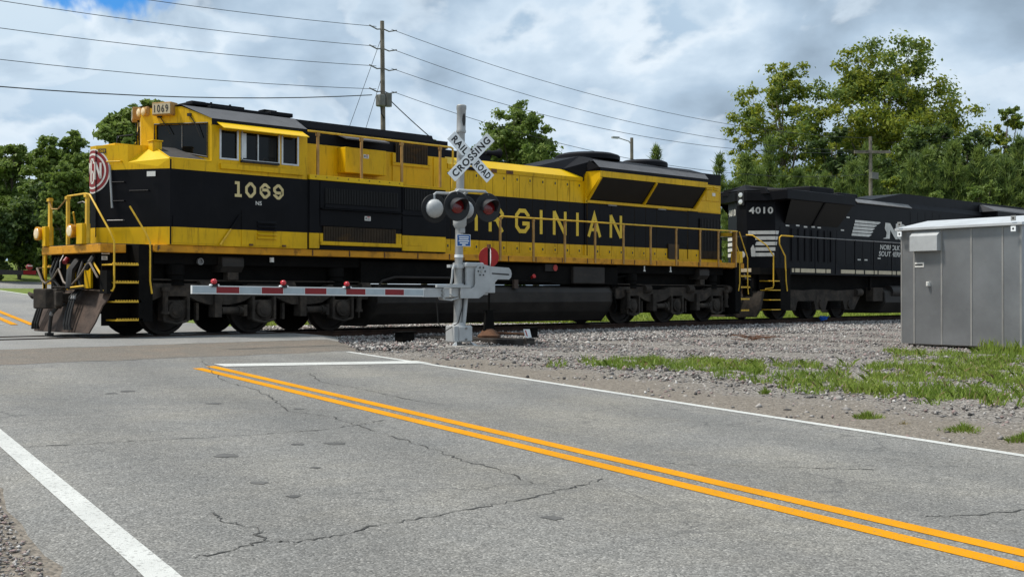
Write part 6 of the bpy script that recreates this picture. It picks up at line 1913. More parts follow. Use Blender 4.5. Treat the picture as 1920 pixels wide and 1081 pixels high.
mm = MB(); q0, q1 = gp(884, 548), gp(906, 530); mm.box(q0[0], q1[0], MY - 0.17, MY + 0.2, q0[2] - 0.05, q1[2]); mm.build('counterweight', 'signal_paint', sig, bevel=0.01)
mm = MB(); q0, q1 = gp(866, 540), gp(882, 497); mm.box(q0[0], q1[0], MY - 0.16, MY + 0.24, q0[2], q1[2] + 0.04); gb = mm.build('gate_mechanism', 'signal_paint', sig, bevel=0.02)
mm = MB(); q0 = gp(877, 490); mm.box(q0[0] - 0.22, q0[0] + 0.3, MY - 0.2, MY + 0.24, q0[2] - 0.12, q0[2] - 0.02); mm.build('mechanism_cover', 'signal_paint', sig, bevel=0.03)
for z in (1.42, 1.02):
    mm = MB(); c = lean(z); mm.cyl(c - up3 * 0.04, c + up3 * 0.04, 0.115, n=16); mm.box(c[0] - 0.28, c[0] + 0.16, MY - 0.05, MY + 0.05, z - 0.03, z + 0.03); mm.build('mast_clamp', 'signal_paint', sig)
mm = MB(); mm.tube([gp(846, 497, 0.1), gp(842, 505, 0.12), gp(841, 520, 0.12), gp(840, 532, 0.1)], 0.022, 7); mm.build('conduit', 'signal_paint', sig)
mm = MB(); q0, q1 = gp(807, 539), gp(868, 534); mm.box(q0[0], q1[0], MY - 0.24, MY - 0.18, q0[2], q1[2]); mm.build('arm_bracket', 'signal_paint', sig)
mm = MB(); mm.tube([gp(845, 556, 0.15), gp(822, 546, 0.15)], 0.015, 6); mm.tube([gp(851, 558, 0.15), gp(838, 562, 0.15), gp(818, 560, 0.12)], 0.018, 6); mm.build('brace', 'signal_paint', sig)
mm = MB(); q0, q1 = gp(838, 556), gp(851, 540); mm.box(q0[0], q1[0], MY - 0.15, MY + 0.1, q0[2], q1[2]); mm.build('arm_hub', 'signal_paint', sig)
mm = MB()
for dz in (0.05, -0.03, -0.1):
    q = gp(819, 549) + up3 * dz
    mm.cyl(q + np.array((0, -0.24, 0)), q + np.array((0, -0.1, 0)), 0.032, n=8)
mm.build('break_bolt', 'galvanised', sig)
AX1 = 5.72
AX0 = -0.19
AY = MY - 0.17
arm_z = lambda x: 0.865 + (AX1 - x) * 0.0085
mm = MB(); mm.prism([(AX0, AY, arm_z(AX0) - 0.072), (AX1, AY, arm_z(AX1) - 0.085), (AX1, AY, arm_z(AX1) + 0.085), (AX0, AY, arm_z(AX0) + 0.072)], (0, 0.05, 0)); arm = mm.build('gate_arm', 'arm_white', sig)
edges = [-0.185, 0.275, 0.747, 1.201, 1.669, 2.138, 2.635, 3.084, 3.558, 4.033, 4.521, 5.03]
for i in range(len(edges) - 1):
    a, b_ = edges[i] + 0.006, edges[i + 1] - 0.006
    mm = MB(); mm.prism([(a, AY - 0.003, arm_z(a) - 0.055), (b_, AY - 0.003, arm_z(b_) - 0.055), (b_, AY - 0.003, arm_z(b_) + 0.055), (a, AY - 0.003, arm_z(a) + 0.055)], (0, 0.002, 0))
    mm.build('stripe', 'arm_red' if i % 2 else 'arm_silver', arm)
mm = MB(); q = arm_z(5.3); mm.box(5.05, 5.72, AY - 0.02, AY + 0.07, q - 0.09, q + 0.09); mm.build('arm_socket', 'signal_paint', sig, bevel=0.006)
for x in (0.24, 1.675, 3.115):
    z = arm_z(x) + 0.072
    mm = MB(); mm.box(x - 0.055, x + 0.055, AY - 0.03, AY + 0.08, z - 0.02, z + 0.025); lb = mm.build('gate_lamp', 'signal_black', arm)
    mm = MB(); mm.lathe((x, AY + 0.06, z + 0.072), (0, -1, 0), [(0, 0.035), (0.02, 0.048), (0.07, 0.048), (0.09, 0.036), (0.10, 0.015)], 14); mm.build('lens', 'lamp_red', lb, smooth=True)
    for s_ in (-1, 1):
        mm = MB(); mm.cyl((x + s_ * 0.07, AY - 0.03, z + 0.01), (x + s_ * 0.07, AY + 0.03, z + 0.01), 0.016, n=8); mm.build('clip', 'crossbuck_white', lb)
# base
mm = MB(); mm.lathe((MX + 0.02, MY, -0.30), (0, 0, 1), [(0, 0.60), (0.07, 0.58), (0.085, 0.52), (0.086, 0.1)], 24); mm.build('foundation', 'concrete', sig, smooth=True)
q = np.array((MX, MY, 0)) + rv * 0.02
mm = MB(); mm.obox(q + up3 * 0.02 + nf * 0.02, 0.21 * rv, 0.19 * nf, 0.17 * up3); jb = mm.build('junction_base', 'signal_paint', sig, bevel=0.02)
mm = MB(); mm.obox(q + up3 * 0.02 + nf * 0.225 + rv * 0.05, 0.155 * rv, 0.012 * nf, 0.15 * up3); mm.build('cover', 'signal_paint', jb, bevel=0.012)
for zz in (0.14, -0.09):
    mm = MB(); c = q + nf * 0.24 + up3 * zz + rv * 0.05; mm.cyl(c, c + nf * 0.03, 0.022, n=8); mm.build('bolt', 'steel_grey', jb)
for s_ in (-1, 1):
    mm = MB(); mm.prism([q + rv * 0.16 * s_ + nf * 0.16 + up3 * -0.13, q + rv * 0.30 * s_ + nf * 0.26 + up3 * -0.215, q + rv * 0.2 * s_ + nf * 0.26 + up3 * -0.215], nf * 0.05); mm.build('foot', 'signal_paint', jb)
mm = MB(); mm.cyl(q + up3 * 0.17, q + up3 * 0.25, 0.15, 0.11, n=16); mm.build('mast_socket', 'signal_paint', sig, smooth=True)
mm = MB(); mm.tube([lean(1.2) + rv * 0.14 + nf * 0.05, lean(0.9) + rv * 0.17 + nf * 0.05, lean(0.55) + rv * 0.14 + nf * 0.05, lean(0.2) + rv * 0.11 + nf * 0.05], 0.045, 9); mm.build('conduit', 'signal_paint', sig, smooth=True)
mm = MB(); mm.tube([lean(1.6) + rv * 0.09 + nf * 0.06, lean(1.0) + rv * 0.10 + nf * 0.08, lean(0.6) + rv * 0.05 + nf * 0.11, lean(0.25) - rv * 0.06 + nf * 0.13, lean(0.08) - rv * 0.35 + nf * 0.1, lean(0.25) - rv * 0.52 + nf * 0.1, lean(0.75) - rv * 0.58 + nf * 0.12], 0.011, 6); mm.build('cable', 'rubber', sig, smooth=True)

# --- far gate, its arm end showing past the nose
fg = thing('crossing_gate', 'dark tip of the far crossing gate arm with small red lamp left of the locomotive', 'crossing gate', (-4.4, 9.2, 0.3))
mm = MB(); mm.box(-4.2, 3.46, 9.15, 9.2, 1.37, 1.50); fa_ = mm.build('gate_arm', 'visor_grey', fg)
mm = MB(); mm.box(3.10, 3.455, 9.142, 9.149, 1.382, 1.488); mm.build('stripe', 'arm_red', fa_)
mm = MB(); mm.lathe((3.26, 9.2, 1.58), (0, -1, 0), [(0, 0.05), (0.02, 0.08), (0.1, 0.08), (0.12, 0.04)], 14); mm.build('gate_lamp', 'arm_red', fa_, smooth=True)
mm = MB(); mm.box(3.20, 3.32, 9.07, 9.2, 1.60, 1.63); mm.build('lamp_band', 'sticker_white', fa_)
mm = MB(); mm.cyl((-4.4, 9.2, 0.2), (-4.4, 9.2, 4.6), 0.085, n=14); mm.build('mast', 'galvanised', fg, smooth=True)

# ------------------------------------------------------------------ switch stand on long ties
SX, SY = 7.50, -4.45
for k, (x0, y0, lb) in enumerate(((7.22, -5.66, 'long black headblock tie ending nearest the signal mast'), (7.78, -5.45, 'long black headblock tie behind the switch stand'))):
    mm = MB(); mm.box(x0 - 0.13, x0 + 0.13, y0, -1.35, -0.30, -0.11)
    o = mm.build('headblock_tie', 'old_timber', None, bevel=0.012, label=lb, cat='railway tie', group='headblock ties under the switch stand', loc=(x0, -3.5, -0.3))
    LOC[o.name] = np.array((x0, -3.5, -0.3))
sw = thing('switch_stand', 'rusty switch stand with red round target beside the signal mast', 'switch stand', (SX, SY, -0.11))
mm = MB(); mm.lathe((SX, SY, -0.11), (0, 0, 1), [(0, 0.24), (0.05, 0.25), (0.10, 0.19), (0.16, 0.15), (0.2, 0.08)], 16); mm.build('base', 'rust_brown', sw, smooth=True)
mm = MB(); mm.tube([(SX + 0.1, SY, 0.0), (SX + 0.55, SY - 0.35, -0.03), (SX + 0.8, SY - 0.55, -0.05)], 0.035, 6); mm.build('throw_lever', 'rust_brown', sw)
mm = MB(); mm.prism([(SX - 0.16, SY - 0.03, 0.05), (SX + 0.16, SY - 0.03, 0.05), (SX + 0.09, SY - 0.03, 0.48), (SX - 0.09, SY - 0.03, 0.48)], (0, 0.06, 0)); mm.build('column', 'under_black', sw)
mm = MB(); mm.box(SX - 0.2, SX + 0.2, SY - 0.02, SY + 0.02, 0.475, 0.495); mm.build('cross_bar', 'under_black', sw)
mm = MB(); mm.cyl((SX, SY, 0.45), (SX, SY, 1.92), 0.025, n=10); mm.build('spindle', 'under_black', sw)
tdir = np.array((-0.55, -0.83, 0)); tside = np.array((0.83, -0.55, 0))
mm = MB(); mm.lathe((SX, SY, 1.65), tdir, [(-0.004, 0.222), (0.0, 0.225), (0.004, 0.222)], 30); mm.build('target', 'target_red', sw)
mm = MB(); mm.poly([np.array((SX, SY, 1.65)) + tdir * x + up3 * z + tside * 0.02 for x, z in ((0.02, -0.2), (0.10, -0.13), (0.13, 0), (0.11, 0.12), (0.02, 0.2))]); so_ = mm.build('cross_target', 'crossbuck_white', sw); so_.modifiers.new('t', 'SOLIDIFY').thickness = 0.006
mm = MB(); mm.box(SX - 0.03, SX + 0.03, SY - 0.03, SY + 0.03, 1.84, 1.93); mm.build('tip', 'rust_brown', sw)
# loose gear by the ties
mm = MB(); mm.box(7.98, 8.16, -5.3, -5.1, -0.10, 0.10); mm.box(7.93, 8.21, -5.33, -5.07, 0.10, 0.125)
mm.build('lock_box', 'under_black', None, loc=(8.07, -5.2, -0.1), label='small black lock box on the tie beside the striped marker', cat='box')
mm = MB(); mm.prism([(7.66, -5.42, -0.09), (7.84, -5.42, -0.09), (7.78, -5.42, 0.09), (7.60, -5.42, 0.09)], (0, 0.02, 0))
mk = mm.build('warning_marker', 'crossbuck_white', None, loc=(7.72, -5.42, -0.1), label='tilted red and white marker plate lying on the ties', cat='marker')
mm = MB(); mm.prism([(7.69, -5.424, -0.06), (7.72, -5.424, -0.06), (7.66, -5.424, 0.07), (7.63, -5.424, 0.07)], (0, 0.002, 0)); mm.build('stripe', 'sticker_red', mk)
mm = MB(); mm.box(5.66, 6.0, -3.72, -3.45, -0.2, 0.02, 0); mm.box(5.61, 6.05, -3.75, -3.42, 0.02, 0.05, 0)
mm.build('track_box', 'under_black', None, loc=(5.83, -3.6, -0.2), label='low black track connection box left of the signal base', cat='box', bevel=0.015)
# blue litter between the rails
mm = MB()
for k in range(9):
    a = random.uniform(0, 6.28)
    c = np.array((27.35 + random.uniform(-0.16, 0.16), -1.02 + random.uniform(-0.06, 0.06), -0.06 + random.uniform(0, 0.1)))
    mm.obox(c, 0.09 * np.array((math.cos(a), math.sin(a), 0.3)), 0.05 * np.array((-math.sin(a), math.cos(a), 0.5)), (0.01, 0, 0.015))
mm.build('litter', 'blue_litter', None, loc=(27.35, -1.02, -0.1), label='crumpled bright blue plastic scrap on the rail by the black locomotive', cat='litter')
# dry rust-brown twig heap on the ballast
mm = MB()
for k in range(26):
    a = random.uniform(0, 6.28); L_ = random.uniform(0.15, 0.5)
    c = np.array((13.1 + random.gauss(0, 0.16), -7.55 + random.gauss(0, 0.08), zground(13.1, -7.5) + random.uniform(0.02, 0.12)))
    mm.tube([c, c + L_ * 0.5 * np.array((math.cos(a), math.sin(a), 0.2)), c + L_ * np.array((math.cos(a + 0.3), math.sin(a + 0.3), 0.1))], 0.008, 4)
mm.build('brushwood', 'rust_brown', None, loc=(13.1, -7.55, -0.25), label='small heap of rust brown twigs on the gravel', cat='brushwood')

# ------------------------------------------------------------------ signal bungalow
BL, BR = np.array((14.88, -10.34, 0)), np.array((14.36, -13.26, 0))
bw = np.linalg.norm(BR - BL)
bu = (BR - BL) / bw                    # along the visible wall, to the right
bd = np.array((-bu[1], bu[0], 0))      # into the box
bun = thing('signal_bungalow', 'grey metal signal equipment bungalow with white roof on the gravel', 'equipment shed', tuple(BL + bu * bw / 2 + bd * 1.1 + up3 * -0.3))
B_ = lambda a, d, z: BL + bu * a + bd * d + up3 * z
Zb, Zt, DP = -0.27, 2.28, 2.2
mm = MB(); mm.prism([B_(0, 0.012, Zb), B_(bw, 0.012, Zb), B_(bw, DP, Zb), B_(0, DP, Zb)], (0, 0, Zt - Zb)); mm.build('body', 'bungalow_metal', bun)
cols_ = [0.0, 0.34, 1.06, 1.80, 2.55, bw]
for i in range(5):
    mm = MB(); a, b_ = cols_[i] + 0.012, cols_[i + 1] - 0.012
    mm.prism([B_(a, 0, Zb), B_(b_, 0, Zb), B_(b_, 0.011, Zb), B_(a, 0.011, Zb)], (0, 0, Zt - Zb - 0.02)); mm.build('wall_panel', 'bungalow_metal', bun)
for a in cols_[1:-1]:
    mm = MB(); mm.prism([B_(a - 0.02, -0.012, Zb), B_(a + 0.02, -0.012, Zb), B_(a + 0.02, 0.011, Zb), B_(a - 0.02, 0.011, Zb)], (0, 0, Zt - Zb - 0.02)); mm.build('seam_strip', 'bungalow_seam', bun)
for a in (0.0, bw):
    mm = MB(); mm.prism([B_(a - 0.02, -0.008, Zb), B_(a + 0.02, -0.008, Zb), B_(a + 0.02, 0.03, Zb), B_(a - 0.02, 0.03, Zb)], (0, 0, Zt - Zb)); mm.build('corner_post', 'bungalow_seam', bun)
mm = MB(); mm.prism([B_(-0.1, -0.12, Zt), B_(bw + 0.1, -0.12, Zt), B_(bw + 0.1, -0.12, Zt + 0.05), B_(bw + 0.1, DP / 2, Zt + 0.27), B_(-0.1, DP / 2, Zt + 0.27), B_(-0.1, -0.12, Zt + 0.05)][0:1] + [B_(-0.1, -0.12, Zt + 0.05), B_(-0.1, DP / 2, Zt + 0.27), B_(-0.1, DP + 0.12, Zt + 0.05), B_(-0.1, DP + 0.12, Zt)], bu * (bw + 0.2)); mm.build('roof', 'bungalow_roof', bun)
mm = MB(); mm.prism([B_(0.33, -0.16, 1.80), B_(0.33, -0.16, 2.14), B_(0.33, 0.0, 2.26), B_(0.33, 0, 1.80)], bu * 0.72); vh = mm.build('vent_hood', 'signal_paint', bun, bevel=0.006)
mm = MB(); mm.obox(B_(0.47, -0.006, 1.50), 0.13 * bu, 0.004 * bd, 0.055 * up3); lb = mm.build('number_plate', 'sticker_white', bun)
mm = MB(); mm.obox(B_(0.47, -0.0125, 1.50), 0.10 * bu, 0.001 * bd, 0.017 * up3); mm.build('print', 'print_dark', lb)
mm = MB(); mm.obox(B_(0.73, -0.03, 1.07), 0.035 * bu, 0.03 * bd, 0.05 * up3); mm.cyl(B_(0.73, -0.06, 1.03), B_(0.73, -0.06, 1.11), 0.03, n=8); mm.build('padlock', 'sticker_white', bun)
for a in (0.05, bw - 0.08):
    for z in (2.20, 2.42):
        mm = MB(); mm.obox(B_(a, -0.14, z), 0.055 * bu, 0.008 * bd, 0.055 * up3); lg = mm.build('lifting_lug', 'crossbuck_white' if z < 2.3 else 'galvanised', bun)
        mm = MB(); mm.lathe(B_(a, -0.149, z), -bd, [(0, 0.024), (0.002, 0.02)], 12); mm.build('hole', 'print_dark', lg)
mm = MB(); mm.prism([B_(0.1, 0.1, -0.3), B_(bw - 0.1, 0.1, -0.3), B_(bw - 0.1, DP - 0.1, -0.3), B_(0.1, DP - 0.1, -0.3)], (0, 0, 0.14)); mm.build('skid_base', 'concrete', bun)

# ------------------------------------------------------------------ poles and wires
def pole(x, y, ztop, lb, nm='utility_pole', r=0.145, leanx=-0.05):
    zb = zground(x, y)
    p = thing(nm, lb, 'utility pole', (x, y, zb))
    n_ = 7
    mm = MB(); mm.tube([(x + leanx * k / n_, y, zb - 0.3 + (ztop - zb + 0.3) * k / n_) for k in range(n_ + 1)], [r - 0.05 * k / n_ for k in range(n_ + 1)], 12); mm.build('shaft', 'pole_wood', p, smooth=True)
    return p
PX, PY = 24.6, 20.0
p1 = pole(PX, PY, 13.35, 'tall brown wooden utility pole with grey transformer behind the yellow hood', leanx=-0.16)
p2 = pole(57.5, 13.5, 10.5, 'wooden utility pole with crossarm in front of the right-hand woods')
p3 = pole(43.1, 20.5, 9.75, 'short wooden lamp pole rising behind the radiator roof', nm='lamp_pole', r=0.14)
mm = MB(); mm.tube([(43.1, 20.5, 9.3), (42.9, 20.6, 9.55), (42.3, 20.9, 9.72)], 0.03, 6); mm.obox((42.15, 20.95, 9.72), (0.2, -0.07, 0), (0.04, 0.1, 0), (0, 0, 0.05)); mm.build('street_lamp', 'galvanised', p3)
mm = MB(); mm.obox((57.5, 13.4, 9.55), (0.78, -0.78, 0), (0.06, 0.06, 0), (0, 0, 0.085)); mm.build('crossarm', 'pole_wood', p2)
mm = MB(); mm.box(57.1, 57.9, 13.2, 13.4, 7.9, 8.3); mm.build('insulator_rack', 'transformer', p2)
mm = MB(); mm.box(PX - 0.52, PX - 0.18, PY - 0.3, PY + 0.05, 9.4, 9.95); mm.build('equipment_can', 'transformer', p1, bevel=0.06)
mm = MB(); mm.cyl((PX + 0.1, PY - 0.12, 9.45), (PX + 0.1, PY - 0.12, 10.05), 0.17, n=16); mm.build('equipment_can', 'transformer', p1, smooth=True)
mm = MB(); mm.tube([(PX - 0.4, PY - 0.2, 9.4), (PX - 0.4, PY - 0.25, 9.05), (PX - 0.15, PY - 0.15, 8.9)], 0.035, 7); mm.build('drop_cable', 'rubber', p1)
WZ = [13.05, 12.15, 11.25, 10.2]
for k, z in enumerate(WZ):
    for sx in (-1, 1):
        mm = MB(); mm.tube([(PX - 0.1, PY, z - 0.05), (PX - 0.1 + sx * 0.35, PY, z - 0.12), (PX - 0.1 + sx * 0.8, PY, z)], 0.03, 6); mm.build('insulator', 'transformer', p1)
def wire(a, b_, sag, r, lb, nm='overhead_wire'):
    a, b_ = np.array(a, float), np.array(b_, float)
    pts = []
    for k in range(25):
        t_ = k / 24
        p = a + (b_ - a) * t_
        p[2] -= 4 * sag * t_ * (1 - t_)
        pts.append(p)
    mm = MB(); mm.tube(pts, r, 5)
    o = mm.build(nm, 'wire', None, label=lb, cat='wire', group='overhead wires', loc=tuple(a))
    LOC[o.name] = a
    return o
ordl = ('topmost', 'second highest', 'third highest', 'fourth highest')
# left-hand span drops towards a pole out of the picture
LEFT = [(13.4, 1.0), (12.5, 0.95), (11.4, 0.95), (10.3, 1.0)]
for k in range(4):
    wire((PX - 0.5, PY, WZ[k]), (-22.0, PY, LEFT[k][0]), LEFT[k][1] * 1.1, 0.013, ordl[k] + ' overhead wire running left from the tall utility pole')
    wire((PX + 0.4, PY, WZ[k]), (57.45, 13.5, (10.4, 9.65, 9.6, 8.2)[k]), 1.1 + 0.1 * k, 0.013, ordl[k] + ' overhead wire descending right from the tall utility pole')
wire((PX - 0.75, PY, 9.9), (-22.0, PY, 10.2), 1.9, 0.022, 'thick lowest cable running left from the tall pole behind the cab roof')
wire((PX + 0.2, PY, 9.85), (PX + 5.5, PY - 4, 5.0), 0.4, 0.024, 'slack service cable dropping right from the tall pole')
wire((PX - 0.15, PY, 12.7), (PX - 3.2, PY + 1.0, 4.0), 0.0, 0.012, 'longer steel guy wire left of the tall pole', 'guy_wire')
wire((PX - 0.1, PY, 11.0), (PX - 2.0, PY + 0.5, 5.0), 0.0, 0.012, 'shorter steel guy wire left of the tall pole', 'guy_wire')
# ------------------------------------------------------------------ trees
def leaf_cloud(centres, radii, counts, size, up_bias=0.35):
    """Leaf-sized quads spread through overlapping clumps; returns vertices and the clump index of each leaf."""
    C = np.repeat(np.arange(len(centres)), counts)
    n = len(C)
    d = rng.normal(size=(n, 3))
    d /= np.linalg.norm(d, axis=1)[:, None]
    r_ = rng.uniform(0, 1, n) ** 0.6 * (0.8 + 0.9 * rng.uniform(0, 1, n) ** 2.2)
    p = centres[C] + d * (r_[:, None] * radii[C])
    nrm = d * 0.6 + rng.normal(size=(n, 3)) * 0.7 + np.array((0, 0, up_bias))
    nrm /= np.linalg.norm(nrm, axis=1)[:, None]
    a = np.cross(nrm, rng.normal(size=(n, 3)))
    a /= np.linalg.norm(a, axis=1)[:, None] + 1e-9
    b_ = np.cross(nrm, a)
    s = (size * rng.uniform(0.55, 1.35, n))[:, None]
    v = np.stack([p - a * s * 0.5, p - b_ * s * 0.32 + nrm * s * 0.08, p + a * s * 0.6, p + b_ * s * 0.32 + nrm * s * 0.08], 1)
    return v.reshape(-1, 3), C
def broad_tree(x, y, H, W, label, mats=('leaf_mid', 'leaf_dark'), n=9000, size=0.30, bark='bark', base=0.22, group='trees', nclump=46, flat=0.9, spread=0.19, name='broadleaf_tree', gappy=0.0, lobes=None):
    """Trunk, limbs to a dozen uneven lobes, each lobe a cluster of small leaf clumps."""
    zb = zground(x, y)
    t = thing(name, label, 'tree', (x, y, zb), group)
    mb = MB()
    n_ = 8
    tp = []
    lx, ly = random.uniform(-0.04, 0.04) * H, random.uniform(-0.04, 0.04) * H
    for k in range(n_ + 1):
        f = k / n_
        tp.append((x + lx * f * f + random.uniform(-0.01, 0.01) * H * f, y + ly * f * f, zb - 0.2 + H * 0.86 * f))
    mb.tube(tp, [0.020 * H * (1 - 0.9 * k / n_) + 0.02 for k in range(n_ + 1)], 9)
    cs, rs, tone = [], [], []
    nl = lobes or 16
    for k in range(nl):
        f = (k + random.uniform(0.2, 0.8)) / nl
        zf = base + (0.94 - base) * f
        env = math.sin(math.pi * min(0.97, max(0.08, (zf - base * 0.7) / (1.08 - base * 0.7))) ** flat)
        rad = W * 0.72 * env * math.sqrt(random.uniform(0.12, 1.0))
        a = k * 2.4 + random.uniform(-0.5, 0.5)
        c = np.array((x + lx * zf + rad * math.cos(a), y + ly * zf + rad * math.sin(a), zb + H * zf))
        R_l = W * random.uniform(0.30, 0.50) * (0.65 + 0.5 * env)
        i = min(n_ - 1, int(max(0.1, zf - 0.25) / 0.86 * n_))
        s0 = np.array(tp[i])
        mb.tube([s0, (s0 + c) / 2 + np.array((0, 0, 0.03 * H)), c], [0.008 * H * (1 - zf * 0.6), 0.005 * H * (1 - zf * 0.5), 0.03], 6)
        lobe_tone = random.random()
        ns = 13
        for j in range(ns):
            d = rng.normal(size=3)
            d /= np.linalg.norm(d)
            rr = R_l * random.uniform(0.45, 1.12)
            cc = c + d * rr * np.array((1, 1, 0.85))
            if cc[2] > zb + H * 1.0:
                cc[2] = zb + H * random.uniform(0.94, 1.0)
            q = R_l * random.uniform(0.20, 0.40) * (1 - 0.5 * gappy)
            cs.append(cc)
            rs.append((q * 1.15, q * 1.15, q * random.uniform(0.6, 0.95)))
            tone.append(lobe_tone * 0.6 + random.random() * 0.4 < 0.5)
            if j % 4 == 0:
                mb.tube([c, cc], [0.03, 0.012], 4)
    mb.build('trunk', bark, t, smooth=True)
    cs, rs = np.array(cs), np.array(rs)
    w = rs[:, 0] ** 2
    n = int(n * 2.2)
    cnt = np.maximum(20, (n * w / w.sum() * (1 - gappy)).astype(int))
    v, C = leaf_cloud(cs, rs, cnt, size * 0.85)
    f = np.arange(len(v)).reshape(-1, 4)
    mi = np.where(np.array(tone)[C], 0, 1)
    fl = rng.uniform(0, 1, len(C)) < 0.2
    mi = np.where(fl, 1 - mi, mi)
    np_mesh('crown', v, f, list(mats), parent=t, mat_index=mi)
    return t
def pine_tree(x, y, H, W, label, mats=('leaf_pine', 'leaf_pine_dark'), group='young pines', dens=1.0, start=0.10):
    zb = zground(x, y)
    t = thing('pine_tree', label, 'tree', (x, y, zb), group)
    mb = MB()
    lx = random.uniform(-0.015, 0.015) * H
    mb.tube([(x, y, zb - 0.2), (x + lx * 0.4, y, zb + H * 0.5), (x + lx, y, zb + H * 0.97)], [0.016 * H, 0.010 * H, 0.02], 7)
    tips, dirs = [], []
    nw = int(15 * dens) + 3
    for k in range(nw):
        f = start + (1 - start) * (k / nw) ** 0.9
        L_ = W * (1 - f) ** 0.85 * random.uniform(0.6, 1.2) + 0.12
        nb = 6 if f < 0.8 else 4
        a0 = random.uniform(0, 6.28)
        for j in range(nb):
            a = a0 + 6.283 * j / nb + random.uniform(-0.3, 0.3)
            l_ = L_ * random.uniform(0.65, 1.1)
            p0 = np.array((x + lx * f, y, zb + H * f))
            d = np.array((math.cos(a), math.sin(a), 0.25 + 0.5 * f))
            d = d / np.linalg.norm(d)
            p1 = p0 + d * l_ + np.array((0, 0, 0.10 * l_))
            mb.tube([p0, p1], [0.035, 0.012], 4)
            m_ = 3 if l_ > 0.8 else 2
            for q in range(m_):
                s = 1 - 0.30 * q
                tips.append(p0 + (p1 - p0) * s)
                dirs.append(d * 0.6 + np.array((0, 0, 0.75)))
                if l_ > 1.1:
                    sd = np.array((-d[1], d[0], 0)) * random.choice((-1, 1)) * l_ * 0.22
                    tips.append(p0 + (p1 - p0) * s * 0.92 + sd)
                    dirs.append(d * 0.5 + sd * 0.6 + np.array((0, 0, 0.8)))
    for k in range(4):
        tips.append(np.array((x + lx, y, zb + H * (0.93 + 0.02 * k))))
        dirs.append(np.array((0, 0, 1.0)))
    mb.build('trunk', 'bark', t, smooth=True)
    tips, dirs = np.array(tips), np.array(dirs)
    m_ = 20
    T_ = np.repeat(np.arange(len(tips)), m_)
    n = len(T_)
    d = dirs[T_] / np.linalg.norm(dirs[T_], axis=1)[:, None] + rng.normal(size=(n, 3)) * 0.55
    d /= np.linalg.norm(d, axis=1)[:, None]
    L_ = rng.uniform(0.28, 0.55, n)[:, None] * min(1.25, 0.5 + H / 14)
    p0 = tips[T_] + rng.normal(size=(n, 3)) * 0.10 - d * 0.05
    sd = np.cross(d, rng.normal(size=(n, 3)))
    sd /= np.linalg.norm(sd, axis=1)[:, None]
    w = 0.045
    v = np.stack([p0 - sd * w, p0 + sd * w, p0 + d * L_], 1).reshape(-1, 3)
    f = np.arange(n * 3).reshape(-1, 3)
    mi = (rng.uniform(0, 1, len(tips)) < 0.45).astype(int)[T_]
    np_mesh('crown', v, f, list(mats), parent=t, mat_index=mi)
    return t
CAMX, CAMY, SN, CS = -11.2, -23.7, 0.70402, 0.71018
def spot(u, depth):
    """Ground position of something seen at picture column u (of 1920), depth metres away."""
    k = (u - 960) / 2300
    return CAMX + depth * (k * SN + CS), CAMY + depth * (-k * CS + SN)
def top_h(v, depth, x, y):
    return 0.82 + (553 - v) * depth / 2300 - zground(x, y)
def put_broad(u, depth, vtop, wpx, label, **kw):
    x, y = spot(u, depth)
    return broad_tree(x, y, top_h(vtop, depth, x, y), wpx * depth / 2300, label, **kw)
# left group beyond the crossing
GL = 'trees beyond the crossing'
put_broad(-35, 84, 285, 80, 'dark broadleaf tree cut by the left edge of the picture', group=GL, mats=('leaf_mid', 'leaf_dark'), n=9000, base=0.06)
put_broad(22, 80, 262, 62, 'tall dark tree at far left behind the grass', group=GL, mats=('leaf_bright', 'leaf_mid'), n=10000, base=0.08)
put_broad(80, 77, 258, 62, 'rounded dark green tree left of the nose emblem', group=GL, mats=('leaf_bright', 'leaf_mid'), n=11000, base=0.08)
put_broad(145, 74, 248, 52, 'lighter green tree just left of the locomotive nose', group=GL, mats=('leaf_bright', 'leaf_mid'), n=10000, base=0.06)
put_broad(228, 66, 192, 75, 'spreading oak overhanging the short hood from behind', group=GL, mats=('leaf_bright', 'leaf_mid'), n=12000, base=0.30, nclump=52, spread=0.20)
put_broad(300, 70, 178, 66, 'tall tree showing above the cab number board', group=GL, mats=('leaf_bright', 'leaf_mid'), n=11000, base=0.25)
put_broad(36, 62, 372, 52, 'small dark tree with a bare trunk on the far lawn', group=GL, mats=('leaf_mid', 'leaf_dark'), n=7000, size=0.24, base=0.24)
put_broad(130, 60, 305, 62, 'bright leafy shrub tree behind the front handrails', group=GL, mats=('leaf_bright', 'leaf_mid'), n=11000, size=0.25, base=0.03)
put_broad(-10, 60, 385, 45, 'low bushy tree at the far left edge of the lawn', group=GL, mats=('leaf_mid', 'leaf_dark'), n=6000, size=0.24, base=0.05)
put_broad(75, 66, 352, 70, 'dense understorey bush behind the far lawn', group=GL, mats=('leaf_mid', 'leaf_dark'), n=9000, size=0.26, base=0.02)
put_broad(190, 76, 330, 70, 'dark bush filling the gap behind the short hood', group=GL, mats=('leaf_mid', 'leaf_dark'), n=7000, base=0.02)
# behind the hood
GM = 'trees behind the locomotive hood'
put_broad(960, 88, 192, 84, 'green tree rising behind the crossbuck sign', group=GM, mats=('leaf_bright', 'leaf_mid'), n=24000, base=0.10, size=0.30, lobes=30, flat=1.15)
put_broad(1005, 92, 236, 40, 'smaller green tree right of the crossbuck sign', group=GM, mats=('leaf_mid', 'leaf_bright'), n=8000, base=0.12, size=0.30, lobes=14)
put_broad(905, 95, 248, 36, 'half hidden tree behind the signal mast', group=GM, mats=('leaf_mid', 'leaf_dark'), n=6000, base=0.12, size=0.30, lobes=12)
put_broad(795, 110, 246, 28, 'distant treetop just showing over the black hood roof', group=GM, mats=('leaf_mid', 'leaf_dark'), n=2500, base=0.5, size=0.35)
